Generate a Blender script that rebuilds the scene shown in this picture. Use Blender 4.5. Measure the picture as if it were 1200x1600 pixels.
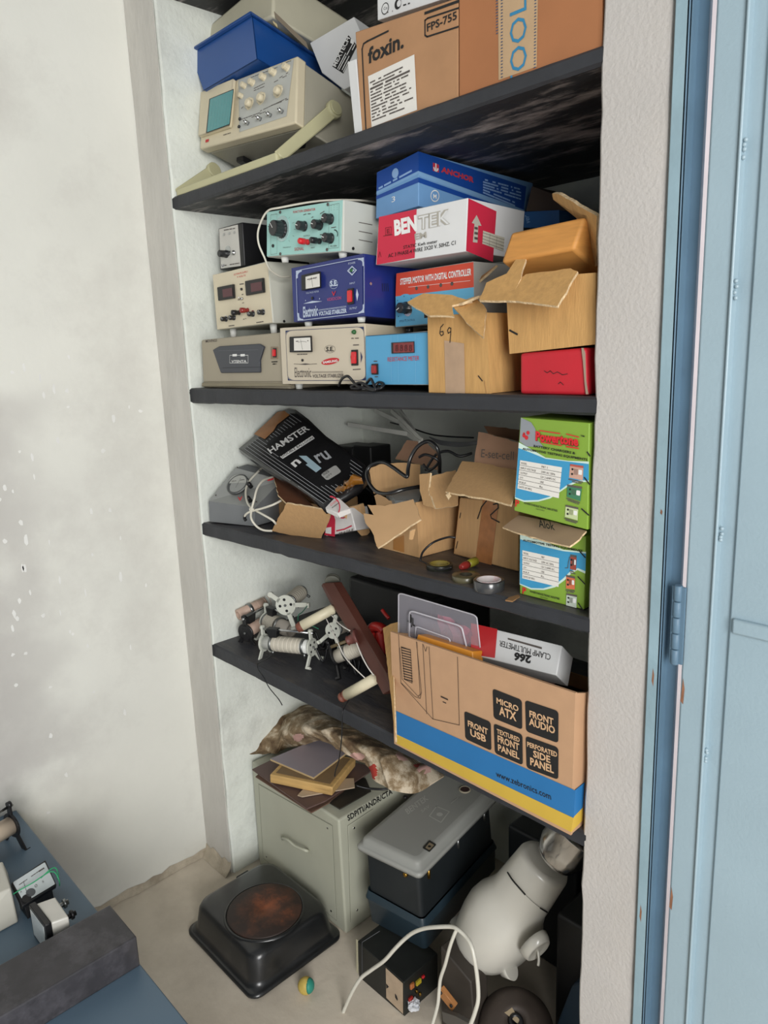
import bpy, bmesh, math, random
from mathutils import Vector, Matrix
from mathutils import noise as mnoise
for o in list(bpy.data.objects): bpy.data.objects.remove(o, do_unlink=True)
random.seed(7)
V = Vector
SC = bpy.context.scene
COL = SC.collection
# ------------------------------------------------------------------ camera
YAW, PITCH, ROLL, FPX, CAMH = -.815, -.213, -.037, 1149.0, 1.5
def _cam():
    sy, cy, sp, cp = math.sin(YAW), math.cos(YAW), math.sin(PITCH), math.cos(PITCH)
    f = V((sy*cp, cy*cp, sp)); r = V((cy, -sy, 0)); u = r.cross(f)
    c, s = math.cos(ROLL), math.sin(ROLL)
    return r*c+u*s, r*-s+u*c, f
CR, CU, CF = _cam()
CC = V((0, 0, CAMH))
cd = bpy.data.cameras.new('camera'); cam = bpy.data.objects.new('camera', cd); COL.objects.link(cam)
m = Matrix((CR, CU, -CF)).transposed().to_4x4(); m.translation = CC; cam.matrix_world = m
cd.sensor_fit = 'VERTICAL'; cd.sensor_height = 36; cd.lens = 36*FPX/1600; cd.clip_start = .02
SC.camera = cam
# ------------------------------------------------------------------ light and exposure
vs = SC.view_settings; vs.view_transform = 'Standard'; vs.look = 'None'; vs.exposure = 0.0; vs.gamma = 1; vs.use_curve_mapping = False
w = bpy.data.worlds.new('daylight'); SC.world = w; w.use_nodes = True
w.node_tree.nodes['Background'].inputs[0].default_value = (.93, .97, 1, 1)
w.node_tree.nodes['Background'].inputs[1].default_value = .27
def area(name, loc, target, sx, sy, power, col):
    l = bpy.data.lights.new(name, 'AREA'); l.shape = 'RECTANGLE'; l.size = sx; l.size_y = sy; l.energy = power; l.color = col
    o = bpy.data.objects.new(name, l); COL.objects.link(o); o.location = loc
    o.rotation_euler = (V(target)-V(loc)).to_track_quat('-Z', 'Y').to_euler(); return o
area('window_daylight', (2.1, -1.1, 2.0), (-1.5, .7, 1.0), 1.5, 1.5, 100, (1, .985, .95))
area('low_fill_light', (1.5, -.7, 1.0), (-1.87, .25, .6), .9, 1.1, 26, (.95, .96, 1))  # added low fill light that brightens the lower left wall and floor
area('outdoor_daylight', (.9, 2.0, 1.7), (-.47, 1.1, 1.2), .8, 2.0, 26, (1, .97, .97))

# ------------------------------------------------------------------ helpers
def P(px, py, x=None, y=None, z=None):
    """point of a surface (x, y or z = constant, metres) that the photograph shows at a pixel"""
    d = CF+CR*((px-600)/FPX)-CU*((py-800)/FPX)
    i, v = (0, x) if x is not None else ((1, y) if y is not None else (2, z))
    return CC+d*((v-CC[i])/d[i])
def pix(p):
    d = V(p)-CC; k = FPX/d.dot(CF); return 600+k*d.dot(CR), 800-k*d.dot(CU)
def hexc(h):
    c = [int(h[i:i+2], 16)/255 for i in (0, 2, 4)]
    return [x/12.92 if x <= .04045 else ((x+.055)/1.055)**2.4 for x in c]
MC = {}
def M(name, h, rough=.55, metal=0, var=.07, scale=14, bump=0, bscale=60, stretch=None, coat=0, alt=None, altlo=.45, althi=.7):
    """procedural material: a base colour with noise variation, an optional second colour in patches, optional bump"""
    if name in MC: return MC[name]
    mt = bpy.data.materials.new(name); mt.use_nodes = True; nt = mt.node_tree; N = nt.nodes; L = nt.links
    b = N['Principled BSDF']; c = hexc(h)
    tc = N.new('ShaderNodeTexCoord'); src = tc.outputs['Object']
    if stretch:
        mp = N.new('ShaderNodeMapping'); mp.inputs['Scale'].default_value = stretch; L.new(src, mp.inputs[0]); src = mp.outputs[0]
    no = N.new('ShaderNodeTexNoise'); no.inputs['Scale'].default_value = scale; no.inputs['Detail'].default_value = 5; L.new(src, no.inputs['Vector'])
    rp = N.new('ShaderNodeValToRGB'); L.new(no.outputs[0], rp.inputs[0])
    rp.color_ramp.elements[0].position = .3; rp.color_ramp.elements[1].position = .7
    rp.color_ramp.elements[0].color = [x*(1-var) for x in c]+[1]; rp.color_ramp.elements[1].color = [min(1, x*(1+var)) for x in c]+[1]
    out = rp.outputs[0]
    if alt:
        n2 = N.new('ShaderNodeTexNoise'); n2.inputs['Scale'].default_value = scale*.45; n2.inputs['Detail'].default_value = 8; n2.inputs['Roughness'].default_value = .7; L.new(src, n2.inputs['Vector'])
        r2 = N.new('ShaderNodeValToRGB'); L.new(n2.outputs[0], r2.inputs[0]); r2.color_ramp.elements[0].position = altlo; r2.color_ramp.elements[1].position = althi
        mx = N.new('ShaderNodeMix'); mx.data_type = 'RGBA'; L.new(r2.outputs[0], mx.inputs[0]); L.new(out, mx.inputs[6]); mx.inputs[7].default_value = hexc(alt)+[1]; out = mx.outputs[2]
    L.new(out, b.inputs['Base Color']); b.inputs['Roughness'].default_value = rough; b.inputs['Metallic'].default_value = metal
    if coat: b.inputs['Coat Weight'].default_value = coat; b.inputs['Coat Roughness'].default_value = .15
    if bump:
        n3 = N.new('ShaderNodeTexNoise'); n3.inputs['Scale'].default_value = bscale; n3.inputs['Detail'].default_value = 6; L.new(src, n3.inputs['Vector'])
        bp = N.new('ShaderNodeBump'); bp.inputs['Strength'].default_value = bump; bp.inputs['Distance'].default_value = .004; L.new(n3.outputs[0], bp.inputs['Height']); L.new(bp.outputs[0], b.inputs['Normal'])
    MC[name] = mt; return mt
def world_matrix(o):
    return (world_matrix(o.parent) @ o.matrix_basis) if o.parent else o.matrix_basis.copy()
def tag(o, label, cat, group=None):
    o['label'] = label; o['category'] = cat
    if group: o['group'] = group
    return o
def thing(name, label, cat, loc, rz=0, group=None):
    o = bpy.data.objects.new(name, None); COL.objects.link(o); o.location = loc; o.rotation_euler = (0, 0, rz); o.empty_display_size = .05
    return tag(o, label, cat, group)
_tc = {}
def textmesh(s, bold):
    k = (s, bold)
    if k not in _tc:
        cu = bpy.data.curves.new('t', 'FONT'); cu.body = s; cu.offset = bold; cu.resolution_u = 2
        ob = bpy.data.objects.new('t', cu); me = ob.to_mesh()
        vs_ = [v.co.copy() for v in me.vertices]; fs = [tuple(p.vertices) for p in me.polygons]
        ob.to_mesh_clear(); bpy.data.objects.remove(ob); bpy.data.curves.remove(cu)
        x0 = min(v.x for v in vs_); x1 = max(v.x for v in vs_); y0 = min(v.y for v in vs_); y1 = max(v.y for v in vs_)
        _tc[k] = ([((v.x-x0)/(x1-x0), (v.y-y0)/(y1-y0)) for v in vs_], fs)
    return _tc[k]
class MB:
    """collects shapes in world space and links them as one mesh object"""
    def __init__(s): s.bm = bmesh.new(); s.mats = []
    def mi(s, m):
        if m not in s.mats: s.mats.append(m)
        return s.mats.index(m)
    def face(s, pts, m, smooth=False):
        try: f = s.bm.faces.new([s.bm.verts.new(p) for p in pts])
        except ValueError: return
        f.material_index = s.mi(m); f.smooth = smooth; return f
    def grid(s, rows, m, closed_u=False, smooth=True):
        vv = [[s.bm.verts.new(p) for p in r] for r in rows]; i_ = s.mi(m); n = len(rows[0])
        for a in range(len(rows)-1):
            for b in range(n if closed_u else n-1):
                f = s.bm.faces.new((vv[a][b], vv[a][(b+1) % n], vv[a+1][(b+1) % n], vv[a+1][b])); f.material_index = i_; f.smooth = smooth
        return vv
    def hexa(s, c, m, bev=0, seg=2):
        """c: bottom ring of four, top ring of four"""
        v = [s.bm.verts.new(p) for p in c]; i_ = s.mi(m); fs = []
        for q in ((3, 2, 1, 0), (4, 5, 6, 7), (0, 1, 5, 4), (1, 2, 6, 5), (2, 3, 7, 6), (3, 0, 4, 7)):
            f = s.bm.faces.new([v[k] for k in q]); f.material_index = i_; fs.append(f)
        if bev:
            ed = list({e for f in fs for e in f.edges})
            r = bmesh.ops.bevel(s.bm, geom=ed, offset=bev, segments=seg, affect='EDGES', profile=.6)
            for f in r['faces']: f.material_index = i_; f.smooth = True
    def box(s, x0, x1, y0, y1, z0, z1, m, bev=0, seg=2, M_=None):
        c = [V((x0, y0, z0)), V((x1, y0, z0)), V((x1, y1, z0)), V((x0, y1, z0)), V((x0, y0, z1)), V((x1, y0, z1)), V((x1, y1, z1)), V((x0, y1, z1))]
        if M_: c = [M_ @ p for p in c]
        s.hexa(c, m, bev, seg)
    def slab(s, pts, th, m, bev=0):
        """polygon extruded by vector th"""
        pts = [V(p) for p in pts]; a = [s.bm.verts.new(p) for p in pts]; b = [s.bm.verts.new(p+th) for p in pts]; i_ = s.mi(m); n = len(pts)
        fs = [s.bm.faces.new(a[::-1]), s.bm.faces.new(b)]+[s.bm.faces.new((a[k], a[(k+1) % n], b[(k+1) % n], b[k])) for k in range(n)]
        for f in fs: f.material_index = i_
        if bev:
            r = bmesh.ops.bevel(s.bm, geom=list({e for f in fs for e in f.edges}), offset=bev, segments=2, affect='EDGES')
            for f in r['faces']: f.material_index = i_; f.smooth = True
    def lathe(s, o, ax, prof, m, n=28, sx=1, sy=1, up=None, caps=True):
        """prof: list of (radius, distance along axis)"""
        o = V(o); ax = V(ax).normalized(); u = (V(up) if up else (V((0, 0, 1)) if abs(ax.z) < .9 else V((0, 1, 0))))
        e1 = (u-ax*u.dot(ax)).normalized(); e2 = ax.cross(e1)
        rows = [[o+ax*t+e1*(r*sx*math.cos(2*math.pi*k/n))+e2*(r*sy*math.sin(2*math.pi*k/n)) for k in range(n)] for r, t in prof]
        vv = s.grid(rows, m, True)
        if caps:
            for q, rev in ((vv[0], True), (vv[-1], False)):
                f = s.bm.faces.new(q[::-1] if rev else q); f.material_index = s.mi(m)
    def cyl(s, a, b, r, m, n=20, r2=None, bev=0):
        a = V(a); b = V(b); d = (b-a); L = d.length; r2 = r if r2 is None else r2
        pr = [(r, 0), (r2, L)] if not bev else [(r-bev, 0), (r, bev), (r2, L-bev), (r2-bev, L)]
        s.lathe(a, d, pr, m, n)
    def tube(s, pts, r, m, n=7, res=6, closed=False):
        pts = [V(p) for p in pts]; out = []
        k = len(pts)
        if k > 2 and res > 1:
            rng = range(k) if closed else range(k-1)
            for i in rng:
                g = (lambda j: pts[j % k]) if closed else (lambda j: pts[max(0, min(k-1, j))])
                p0, p1, p2, p3 = g(i-1), g(i), g(i+1), g(i+2)
                for q in range(res):
                    t = q/res; out.append(.5*((2*p1)+(p2-p0)*t+(2*p0-5*p1+4*p2-p3)*t*t+(-p0+3*p1-3*p2+p3)*t**3))
            if not closed: out.append(pts[-1])
        else: out = pts
        rows = []; nrm = None; K = len(out)
        for i, p in enumerate(out):
            t = (out[(i+1) % K]-out[i-1]) if closed else (out[min(K-1, i+1)]-out[max(0, i-1)])
            if t.length < 1e-9: t = V((0, 0, 1))
            t.normalize()
            if nrm is None: nrm = t.orthogonal().normalized()
            nrm = (nrm-t*nrm.dot(t))
            if nrm.length < 1e-6: nrm = t.orthogonal()
            nrm.normalize(); bn = t.cross(nrm)
            rows.append([p+nrm*(r*math.cos(2*math.pi*j/n))+bn*(r*math.sin(2*math.pi*j/n)) for j in range(n)])
        if closed: rows.append(rows[0])
        vv = s.grid(rows, m, True)
        if not closed:
            for q in (vv[0][::-1], vv[-1]):
                f = s.bm.faces.new(q); f.material_index = s.mi(m)
    def sphere(s, c, r, m, sx=1, sy=1, sz=1, n=20):
        c = V(c); rows = [[c+V((sx*r*math.sin(math.pi*a/12)*math.cos(2*math.pi*b/n), sy*r*math.sin(math.pi*a/12)*math.sin(2*math.pi*b/n), -sz*r*math.cos(math.pi*a/12))) for b in range(n)] for a in range(1, 12)]
        vv = s.grid(rows, m, True); bo = s.bm.verts.new(c-V((0, 0, sz*r))); to = s.bm.verts.new(c+V((0, 0, sz*r)))
        for k in range(n):
            for tri in ((bo, vv[0][(k+1) % n], vv[0][k]), (to, vv[-1][k], vv[-1][(k+1) % n])):
                f = s.bm.faces.new(tri); f.material_index = s.mi(m); f.smooth = True
    def text(s, body, a, b, c, m, bold=0.0, off=None):
        """text whose bounding box has bottom-left a, bottom-right b, top-left c"""
        vs_, fs = textmesh(body, bold); u = b-a; v = c-a; n = off if off is not None else V((0, 0, 0)); i_ = s.mi(m)
        vv = [s.bm.verts.new(a+u*x+v*y+n) for x, y in vs_]
        for q in fs:
            try: f = s.bm.faces.new([vv[k] for k in q]); f.material_index = i_
            except ValueError: pass
    def build(s, name, parent=None, origin=None, weld=False):
        if weld: bmesh.ops.remove_doubles(s.bm, verts=s.bm.verts, dist=1e-5)
        bmesh.ops.recalc_face_normals(s.bm, faces=[f for f in s.bm.faces if not f.is_valid or len(f.edges) and any(len(e.link_faces) > 1 for e in f.edges)])
        me = bpy.data.meshes.new(name)
        if parent is None:
            if origin is None:
                xs = [v.co for v in s.bm.verts]; lo = [min(c[i] for c in xs) for i in range(3)]; hi = [max(c[i] for c in xs) for i in range(3)]
                origin = V(((lo[0]+hi[0])/2, (lo[1]+hi[1])/2, lo[2]))
            T = Matrix.Translation(origin)
        else: T = world_matrix(parent)
        s.bm.transform(T.inverted()); s.bm.to_mesh(me); s.bm.free()
        for m_ in s.mats: me.materials.append(m_)
        o = bpy.data.objects.new(name, me); COL.objects.link(o)
        if parent is None: o.location = origin
        else: o.parent = parent
        return o
class Pl:
    """a printed face: plane through o with outward normal n; points on it given as photograph pixels"""
    def __init__(s, o, n): s.o = V(o); s.n = V(n).normalized()
    def p(s, q, off=.0006):
        d = CF+CR*((q[0]-600)/FPX)-CU*((q[1]-800)/FPX); o = s.o+s.n*off
        return CC+d*((o-CC).dot(s.n)/d.dot(s.n))
    def poly(s, mb, pts, m, off=.0006):
        f = mb.face([s.p(q, off) for q in pts], m)
        if f and (f.normal_update() or f.normal.dot(s.n) < 0): f.normal_flip()
    def plate(s, mb, pts, m, th=.003, off=0, bev=0): mb.slab([s.p(q, off) for q in pts], s.n*th, m, bev)
    def text(s, mb, body, bl, br, tl, m, bold=.01, off=.0009): mb.text(body, s.p(bl, off), s.p(br, off), s.p(tl, off), m, bold)
    def rrect(s, mb, q, m, r=.15, off=.0006, th=0):
        """rounded rectangle with corner pixels bl, br, tr, tl"""
        a, b, c, d = [s.p(k, off) for k in q]; pts = []
        for cx, cy, a0 in ((r, r, math.pi), (1-r, r, 1.5*math.pi), (1-r, 1-r, 0), (r, 1-r, .5*math.pi)):
            for k in range(5):
                t = a0+k*math.pi/8; x = cx+r*math.cos(t); y = cy+r*math.sin(t)
                pts.append(a*(1-x)*(1-y)+b*x*(1-y)+c*x*y+d*(1-x)*y)
        if th: mb.slab(pts, s.n*th, m)
        else:
            f = mb.face(pts, m); f.normal_update()
            if f.normal.dot(s.n) < 0: f.normal_flip()
    def line(s, mb, pts, wd, m, off=.0008):
        w_ = [s.p(q, off) for q in pts]
        for a, b in zip(w_, w_[1:]):
            t = (b-a)
            if t.length < 1e-6: continue
            e = s.n.cross(t).normalized()*wd/2; t = t.normalized()*wd*.3
            mb.face([a-e-t, b-e+t, b+e+t, a+e-t], m)
    def disc(s, mb, q, r, m, off=.0008, n=20, th=0):
        c = s.p(q, off); u = s.n.orthogonal().normalized(); v = s.n.cross(u)
        pts = [c+u*r*math.cos(2*math.pi*k/n)+v*r*math.sin(2*math.pi*k/n) for k in range(n)]
        if th: mb.slab(pts, s.n*th, m)
        else: mb.face(pts, m)
    def fine(s, mb, bl, br, h, m, dens=.75, wd=.0007, rng=None, off=.0009):
        """a row of print too small to read: short dashes between two pixels"""
        a = V(bl); b = V(br); t = 0; g = random.Random(int(a.x*7+a.y*13))
        while t < 1:
            l = g.uniform(.02, .07)*60/max(20, (b-a).length); e = min(1, t+l)
            if g.random() < dens: s.line(mb, [a.lerp(b, t), a.lerp(b, e)], h, m, off)
            t = e+l*.35
def ray_face(o, n, q): return Pl(o, n).p(q, 0)
class Box:
    """a box whose front face has corner pixels flb, frb, frt, flt, standing at y0 with a yaw and a lean"""
    def __init__(s, px, y0, yaw=0, lean=0, depth=.2, back=None, ref=0, roll=0):
        n = V((math.sin(yaw)*math.cos(lean), -math.cos(yaw)*math.cos(lean), math.sin(lean)))
        o = P(*px[ref], y=y0); c = [ray_face(o, n, q) for q in px]
        b = V(back) if back else -n*depth
        s.n = n; s.c = c; s.b = b; s.yaw = yaw
        s.k = [c[0], c[1], c[1]+b, c[0]+b, c[3], c[2], c[2]+b, c[3]+b]
        s.F = Pl(o, n)
        k = s.k
        s.R = Pl(k[1], (k[5]-k[1]).cross(b)*-1); s.R = Pl(k[1], s.R.n if s.R.n.x > 0 else -s.R.n)
        s.T = Pl(k[4], V((0, 0, 1)) if False else ((k[5]-k[4]).cross(b)).normalized()); s.T = Pl(k[4], s.T.n if s.T.n.z > 0 else -s.T.n)
        s.L = Pl(k[0], -s.R.n)
        s.base = (k[0]+k[1]+k[2]+k[3])/4
        s.u = (c[1]-c[0]).normalized(); s.v = (c[3]-c[0]).normalized()
    def pt(s, u, v, w=0): return (s.c[0]*(1-u)*(1-v)+s.c[1]*u*(1-v)+s.c[2]*u*v+s.c[3]*(1-u)*v)+s.b*w
    def thing(s, name, label, cat, group=None): return thing(name, label, cat, s.base, s.yaw, group)
    def solid(s, mb, m, bev=.002, seg=2): mb.hexa(s.k, m, bev, seg)
    def feet(s, root, m, h=.012, r=.009, zs=None, name='foot'):
        for u in (.12, .88):
            for w_ in (.1, .88):
                mb = MB(); p = s.pt(u, 0, w_); mb.cyl(p-V((0, 0, h)), p+V((0, 0, .002)), r*.85, m, 14, r2=r); mb.build(name, root)
def knob(F, q, r, ln, m, root, name='knob', r2=None, mark=None, ang=1.0, n=24, ridge=True):
    mb = MB(); c = F.p(q, 0); r2 = r2 or r*.9
    u = F.n.orthogonal().normalized(); v = F.n.cross(u); N_ = n
    prof = [(r, 0), (r, ln*.15), (r2, ln*.25), (r2*.97, ln-.001), (r2*.85, ln)]
    rows = []
    for rr, t in prof:
        rows.append([c+F.n*t+(u*math.cos(2*math.pi*k/N_)+v*math.sin(2*math.pi*k/N_))*rr*(1-.05*(k % 2 if ridge and t > 0 else 0)) for k in range(N_)])
    vv = mb.grid(rows, m, True, smooth=False)
    f = mb.bm.faces.new(vv[-1]); f.material_index = 0
    if mark:
        d = V((math.cos(ang), 0, math.sin(ang))); d = (d-F.n*d.dot(F.n)).normalized(); e = F.n.cross(d)*.0007; o = c+F.n*(ln+.0004)
        mb.face([o-e, o+d*r2*.8-e, o+d*r2*.8+e, o+e], mark)
    return mb.build(name, root)
SHELVES = {1: (1.890, 1.886), 2: (1.429, 1.427), 3: (1.074, 1.088), 4: (.729, .714)}
def shelf_z(i, x): a, b = SHELVES[i]; return a+(b-a)*(x+1.73)/1.16
def settle(b, i):
    """rest the bottom of a box on shelf i"""
    for p in b.k[:4]:
        z_ = shelf_z(i, p.x)+.0006
        if abs(p.z-z_) > .012: print('settle', i, round(p.x, 3), round(p.y, 3), round(p.z-z_, 4))
        p.z = z_
    return b
def cr(ox, oy, s_): return lambda *a: (ox+a[0]/s_, oy+a[1]/s_)
def single(mb, name, label, cat, group=None, **k): return tag(mb.build(name, **k), label, cat, group)
# ------------------------------------------------------------------ setting
XL, XN, XR, XP, YF, YB = -1.873, -1.73, -.57, -.468, .962, 1.55
plaster = M('plaster', 'E4E4DC', .85, var=.05, scale=3, bump=.18, bscale=55, alt='C9C6BF', altlo=.5, althi=.8)
plaster_niche = M('plaster_niche', 'E2E6DE', .85, var=.06, scale=7, bump=.5, bscale=70, alt='B9BBB4', altlo=.55, althi=.8)
plaster_strip = M('plaster_strip', 'CCC9C2', .9, var=.1, scale=9, bump=.4, bscale=90, stretch=(1, 1, .35), alt='B2AFA8', altlo=.5, althi=.8)
plaster_pillar = M('plaster_pillar', 'BDB9B5', .85, var=.05, scale=6, bump=.35, bscale=160, alt='BDB7B0', altlo=.5, althi=.85)
fleck = M('whitewash_fleck', 'ECECE8', .9)
concrete = M('concrete_floor', 'D2C7B6', .75, var=.10, scale=5, bump=.3, bscale=40, alt='B0A493', altlo=.45, althi=.8)
stone = M('black_stone_dusty', '35353A', .5, var=.2, scale=6, bump=.3, bscale=30, stretch=(1.0, 3.5, 3), alt='6E655C', altlo=.47, althi=.72)
stone_u = M('black_stone_smeared', '262628', .6, var=.2, scale=10, bump=.3, bscale=30, stretch=(.8, 3.0, 3), alt='B0A6A2', altlo=.5, althi=.66)
stone_edge = M('black_stone_edge', '2F3136', .6, var=.15, scale=20, bump=.4, bscale=50)
def struct(mb, name, **k):
    o = mb.build(name, **k); o['kind'] = 'structure'; return o
mb = MB(); mb.box(-2.6, 2.2, -2.6, 2.0, -.08, 0, concrete); struct(mb, 'floor')
def wavy_wall(name, x0, x1, y0, y1, z0, z1, m, edge, amp):
    """a plastered block whose edges waver a little; edge says which vertical front edges"""
    mb = MB(); rows = []; n = 90
    for i in range(n+1):
        z = z0+(z1-z0)*i/n; r = lambda s_: amp*(mnoise.noise(V((s_, 0, z*9)))+.7*mnoise.noise(V((s_, 5, z*37)))+.5*mnoise.noise(V((s_, 9, z*90))))
        a = x0+(r(1) if 'l' in edge else 0); b = x1+(r(2) if 'r' in edge else 0); y = y0+(.4*r(3) if edge else 0); c = .004
        rows.append([V((a, y1, z)), V((a, y+c, z)), V((a+c, y, z)), V((b-c, y, z)), V((b, y+c, z)), V((b, y1, z))])
    mb.grid(rows, m, True, smooth=False)
    mb.face(rows[-1], m); mb.face(rows[0][::-1], m)
    return struct(mb, name)
# bare grey patch of the left wall below an uneven line at about 1.45 m
wl = plaster.copy(); wl.name = 'plaster_left'; nt = wl.node_tree; N = nt.nodes; L = nt.links; b = N['Principled BSDF']
src = b.inputs['Base Color'].links[0].from_socket; tc = N.new('ShaderNodeTexCoord'); sp = N.new('ShaderNodeSeparateXYZ'); L.new(tc.outputs['Object'], sp.inputs[0])
nz = N.new('ShaderNodeTexNoise'); nz.inputs['Scale'].default_value = 5; nz.inputs['Detail'].default_value = 7; L.new(tc.outputs['Object'], nz.inputs['Vector'])
def mth(op, a, b_=None):
    n_ = N.new('ShaderNodeMath'); n_.operation = op; n_.use_clamp = op == 'MULTIPLY'
    for i_, v_ in enumerate((a, b_)):
        if v_ is None: continue
        if isinstance(v_, (int, float)): n_.inputs[i_].default_value = v_
        else: L.new(v_, n_.inputs[i_])
    return n_.outputs[0]
def mr(v_, a, b_):
    n_ = N.new('ShaderNodeMapRange'); n_.interpolation_type = 'SMOOTHSTEP'; L.new(v_, n_.inputs[0]); n_.inputs[1].default_value = a; n_.inputs[2].default_value = b_; return n_.outputs[0]
zz_ = mth('ADD', sp.outputs[2], mth('MULTIPLY', nz.outputs[0], .12))
msk = mth('MULTIPLY', mr(zz_, 1.55, 1.47), mr(sp.outputs[1], 1.62, 1.2)); msk = mth('MULTIPLY', msk, mth('MULTIPLY', mr(nz.outputs[0], .3, .62), .75))
mx_ = N.new('ShaderNodeMix'); mx_.data_type = 'RGBA'; L.new(msk, mx_.inputs[0]); L.new(src, mx_.inputs[6]); mx_.inputs[7].default_value = hexc('B9B5B1')+[1]; L.new(mx_.outputs[2], b.inputs['Base Color'])
mb = MB(); mb.box(XL-.12, XL, -2.6, YF+.02, 0, 2.9, wl)
g = random.Random(3)
for k in range(260):
    y = g.gauss(.35, .22); z = g.gauss(1.12, .3)
    if z > 1.52 or z < .35 or y > .9: continue
    h = g.uniform(.003, .014); w_ = g.uniform(.002, .006); pts = []
    for j in range(7):
        a = 2*math.pi*j/7; pts.append(V((XL+.0004, y+w_*math.cos(a)*g.uniform(.6, 1.2), z+h*math.sin(a)*g.uniform(.6, 1.2))))
    mb.face(pts, fleck)
struct(mb, 'wall_left')
wavy_wall('wall_niche_left', XL, XN, YF, 2.0, 0, 2.9, plaster_niche, 'r', .0035)
mb = MB()
rows = []
for i in range(91):
    z = 2.9*i/90; a = XL+.001+.004*mnoise.noise(V((4, 0, z*5))); b = XN-.004+.003*mnoise.noise(V((1, 3, z*30)))
    rows.append([V((a, YF-.006, z)), V((b, YF-.006, z))])
mb.grid(rows, plaster_strip, smooth=False); mb.slab([V((XL, YF-.005, 0)), V((XN-.008, YF-.005, 0)), V((XN-.008, YF-.005, 2.9)), V((XL, YF-.005, 2.9))], V((0, .004, 0)), plaster_strip)
struct(mb, 'trim_1')
mb = MB(); mb.box(XN-.05, XR+.05, YB, YB+.1, 0, 2.9, plaster_niche); struct(mb, 'wall_back')
wavy_wall('wall_right', XR, XP-.003, YF, 2.0, 0, 2.9, plaster_pillar, 'lr', .0035)
# crumbling plaster and dirt where the walls meet the floor
dirt = M('damp_plaster', 'BDB29F', .95, var=.15, scale=25, bump=.8, bscale=80, alt='8F8270', altlo=.45, althi=.75)
mb = MB(); rows = []
for i in range(60):
    y = -.6+(YF+.6)*i/59; h = .014+.016*mnoise.noise(V((y*9, 1, 0)))+.02*mnoise.noise(V((y*31, 4, 0))); h = max(h, .006)*(.5+.9*i/59)
    rows.append([V((XL+.0008, y, h)), V((XL+.003, y, h*.5)), V((XL+.012+.012*mnoise.noise(V((y*20, 8, 0))), y, .0008))])
mb.grid(rows, dirt); rows = []
for i in range(16):
    x = XL+(XN-XL)*i/15; h = .035+.03*mnoise.noise(V((x*31, 4, 0)))
    rows.append([V((x, YF-.0068, h)), V((x, YF-.01, h*.5)), V((x, YF-.03, .0008))])
mb.grid(rows, dirt); struct(mb, 'baseboard_left')
# shelves: four stone slabs and the one above the picture
def shelf(name, zl, zr, tl, tr, lab):
    mb = MB(); n = 40; g = random.Random(name)
    top, fr, bot = [], [], []
    for i in range(n+1):
        u = i/n; x = XN-.006+(XR-XN+.012)*u; z = zl+(zr-zl)*u; t = tl+(tr-tl)*u
        j = .0012*mnoise.noise(V((u*60, zl*9, 0)))
        top.append((V((x, YB, z)), V((x, YF+.004, z+j)), V((x, YF+j, z-.004)), V((x, YF+j*1.5, z-t+.004)), V((x, YF+.005, z-t+j*2)), V((x, YB, z-t))))
    vv = mb.grid([list(r) for r in top], stone, False, False)
    for k, f in enumerate(mb.bm.faces): f.material_index = 0
    e = mb.mi(stone_edge); e2 = mb.mi(stone_u)
    for k, f in enumerate(mb.bm.faces):
        if k % 5 in (1, 2, 3): f.material_index = e
        elif k % 5 == 4: f.material_index = e2
    mb.face(list(top[0]), stone_edge); mb.face(list(top[-1])[::-1], stone_edge)
    return tag(mb.build('stone_shelf'), lab, 'shelf', None)
shelf('s0', 2.36, 2.36, .03, .03, 'topmost dark stone shelf, only its shaded underside seen above the white and cream boxes')
shelf('s1', 1.890, 1.886, .029, .024, 'dark stone shelf carrying the oscilloscope and brown cartons, its underside smeared with plaster')
shelf('s2', 1.429, 1.427, .038, .027, 'dark stone shelf carrying the voltage stabilizers and the red box')
shelf('s3', 1.074, 1.088, .036, .026, 'dark stone shelf carrying the tape rolls and green blue charger boxes')
shelf('s4', .729, .714, .040, .030, 'lowest dark stone shelf, carrying the white coil rheostats and the printed computer case carton')
# steel door and its frame on the right
door_blue = M('door_paint', '9BB1BC', .38, var=.05, scale=5, bump=.12, bscale=200, coat=.25)
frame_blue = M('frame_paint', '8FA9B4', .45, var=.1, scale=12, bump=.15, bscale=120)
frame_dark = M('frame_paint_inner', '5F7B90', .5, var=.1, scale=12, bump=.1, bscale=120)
rust = M('rust', '8A6048', .9, var=.25, scale=60)
mb = MB()
mb.box(XP, -.449, YF-.006, YF+.0, 0, 2.9, frame_blue, .0015)
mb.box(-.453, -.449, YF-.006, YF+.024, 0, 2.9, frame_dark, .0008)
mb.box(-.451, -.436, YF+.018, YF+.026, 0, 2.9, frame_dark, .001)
mb.box(XP, -.450, YF+.028, 1.2, 0, 2.9, M('jamb_plaster', 'E2D8D8', .9))
for z, x, h in ((1.02, -.4585, .02), (.62, -.4615, .022), (1.27, -.457, .006)):
    mb.face([V((x-.0015, YF-.0064, z)), V((x+.001, YF-.0064, z-h*.4)), V((x+.0018, YF-.0064, z+h*.5)), V((x-.0005, YF-.0064, z+h))], rust)
fr = struct(mb, 'door_frame'); fr.name = 'trim_2'
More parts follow.
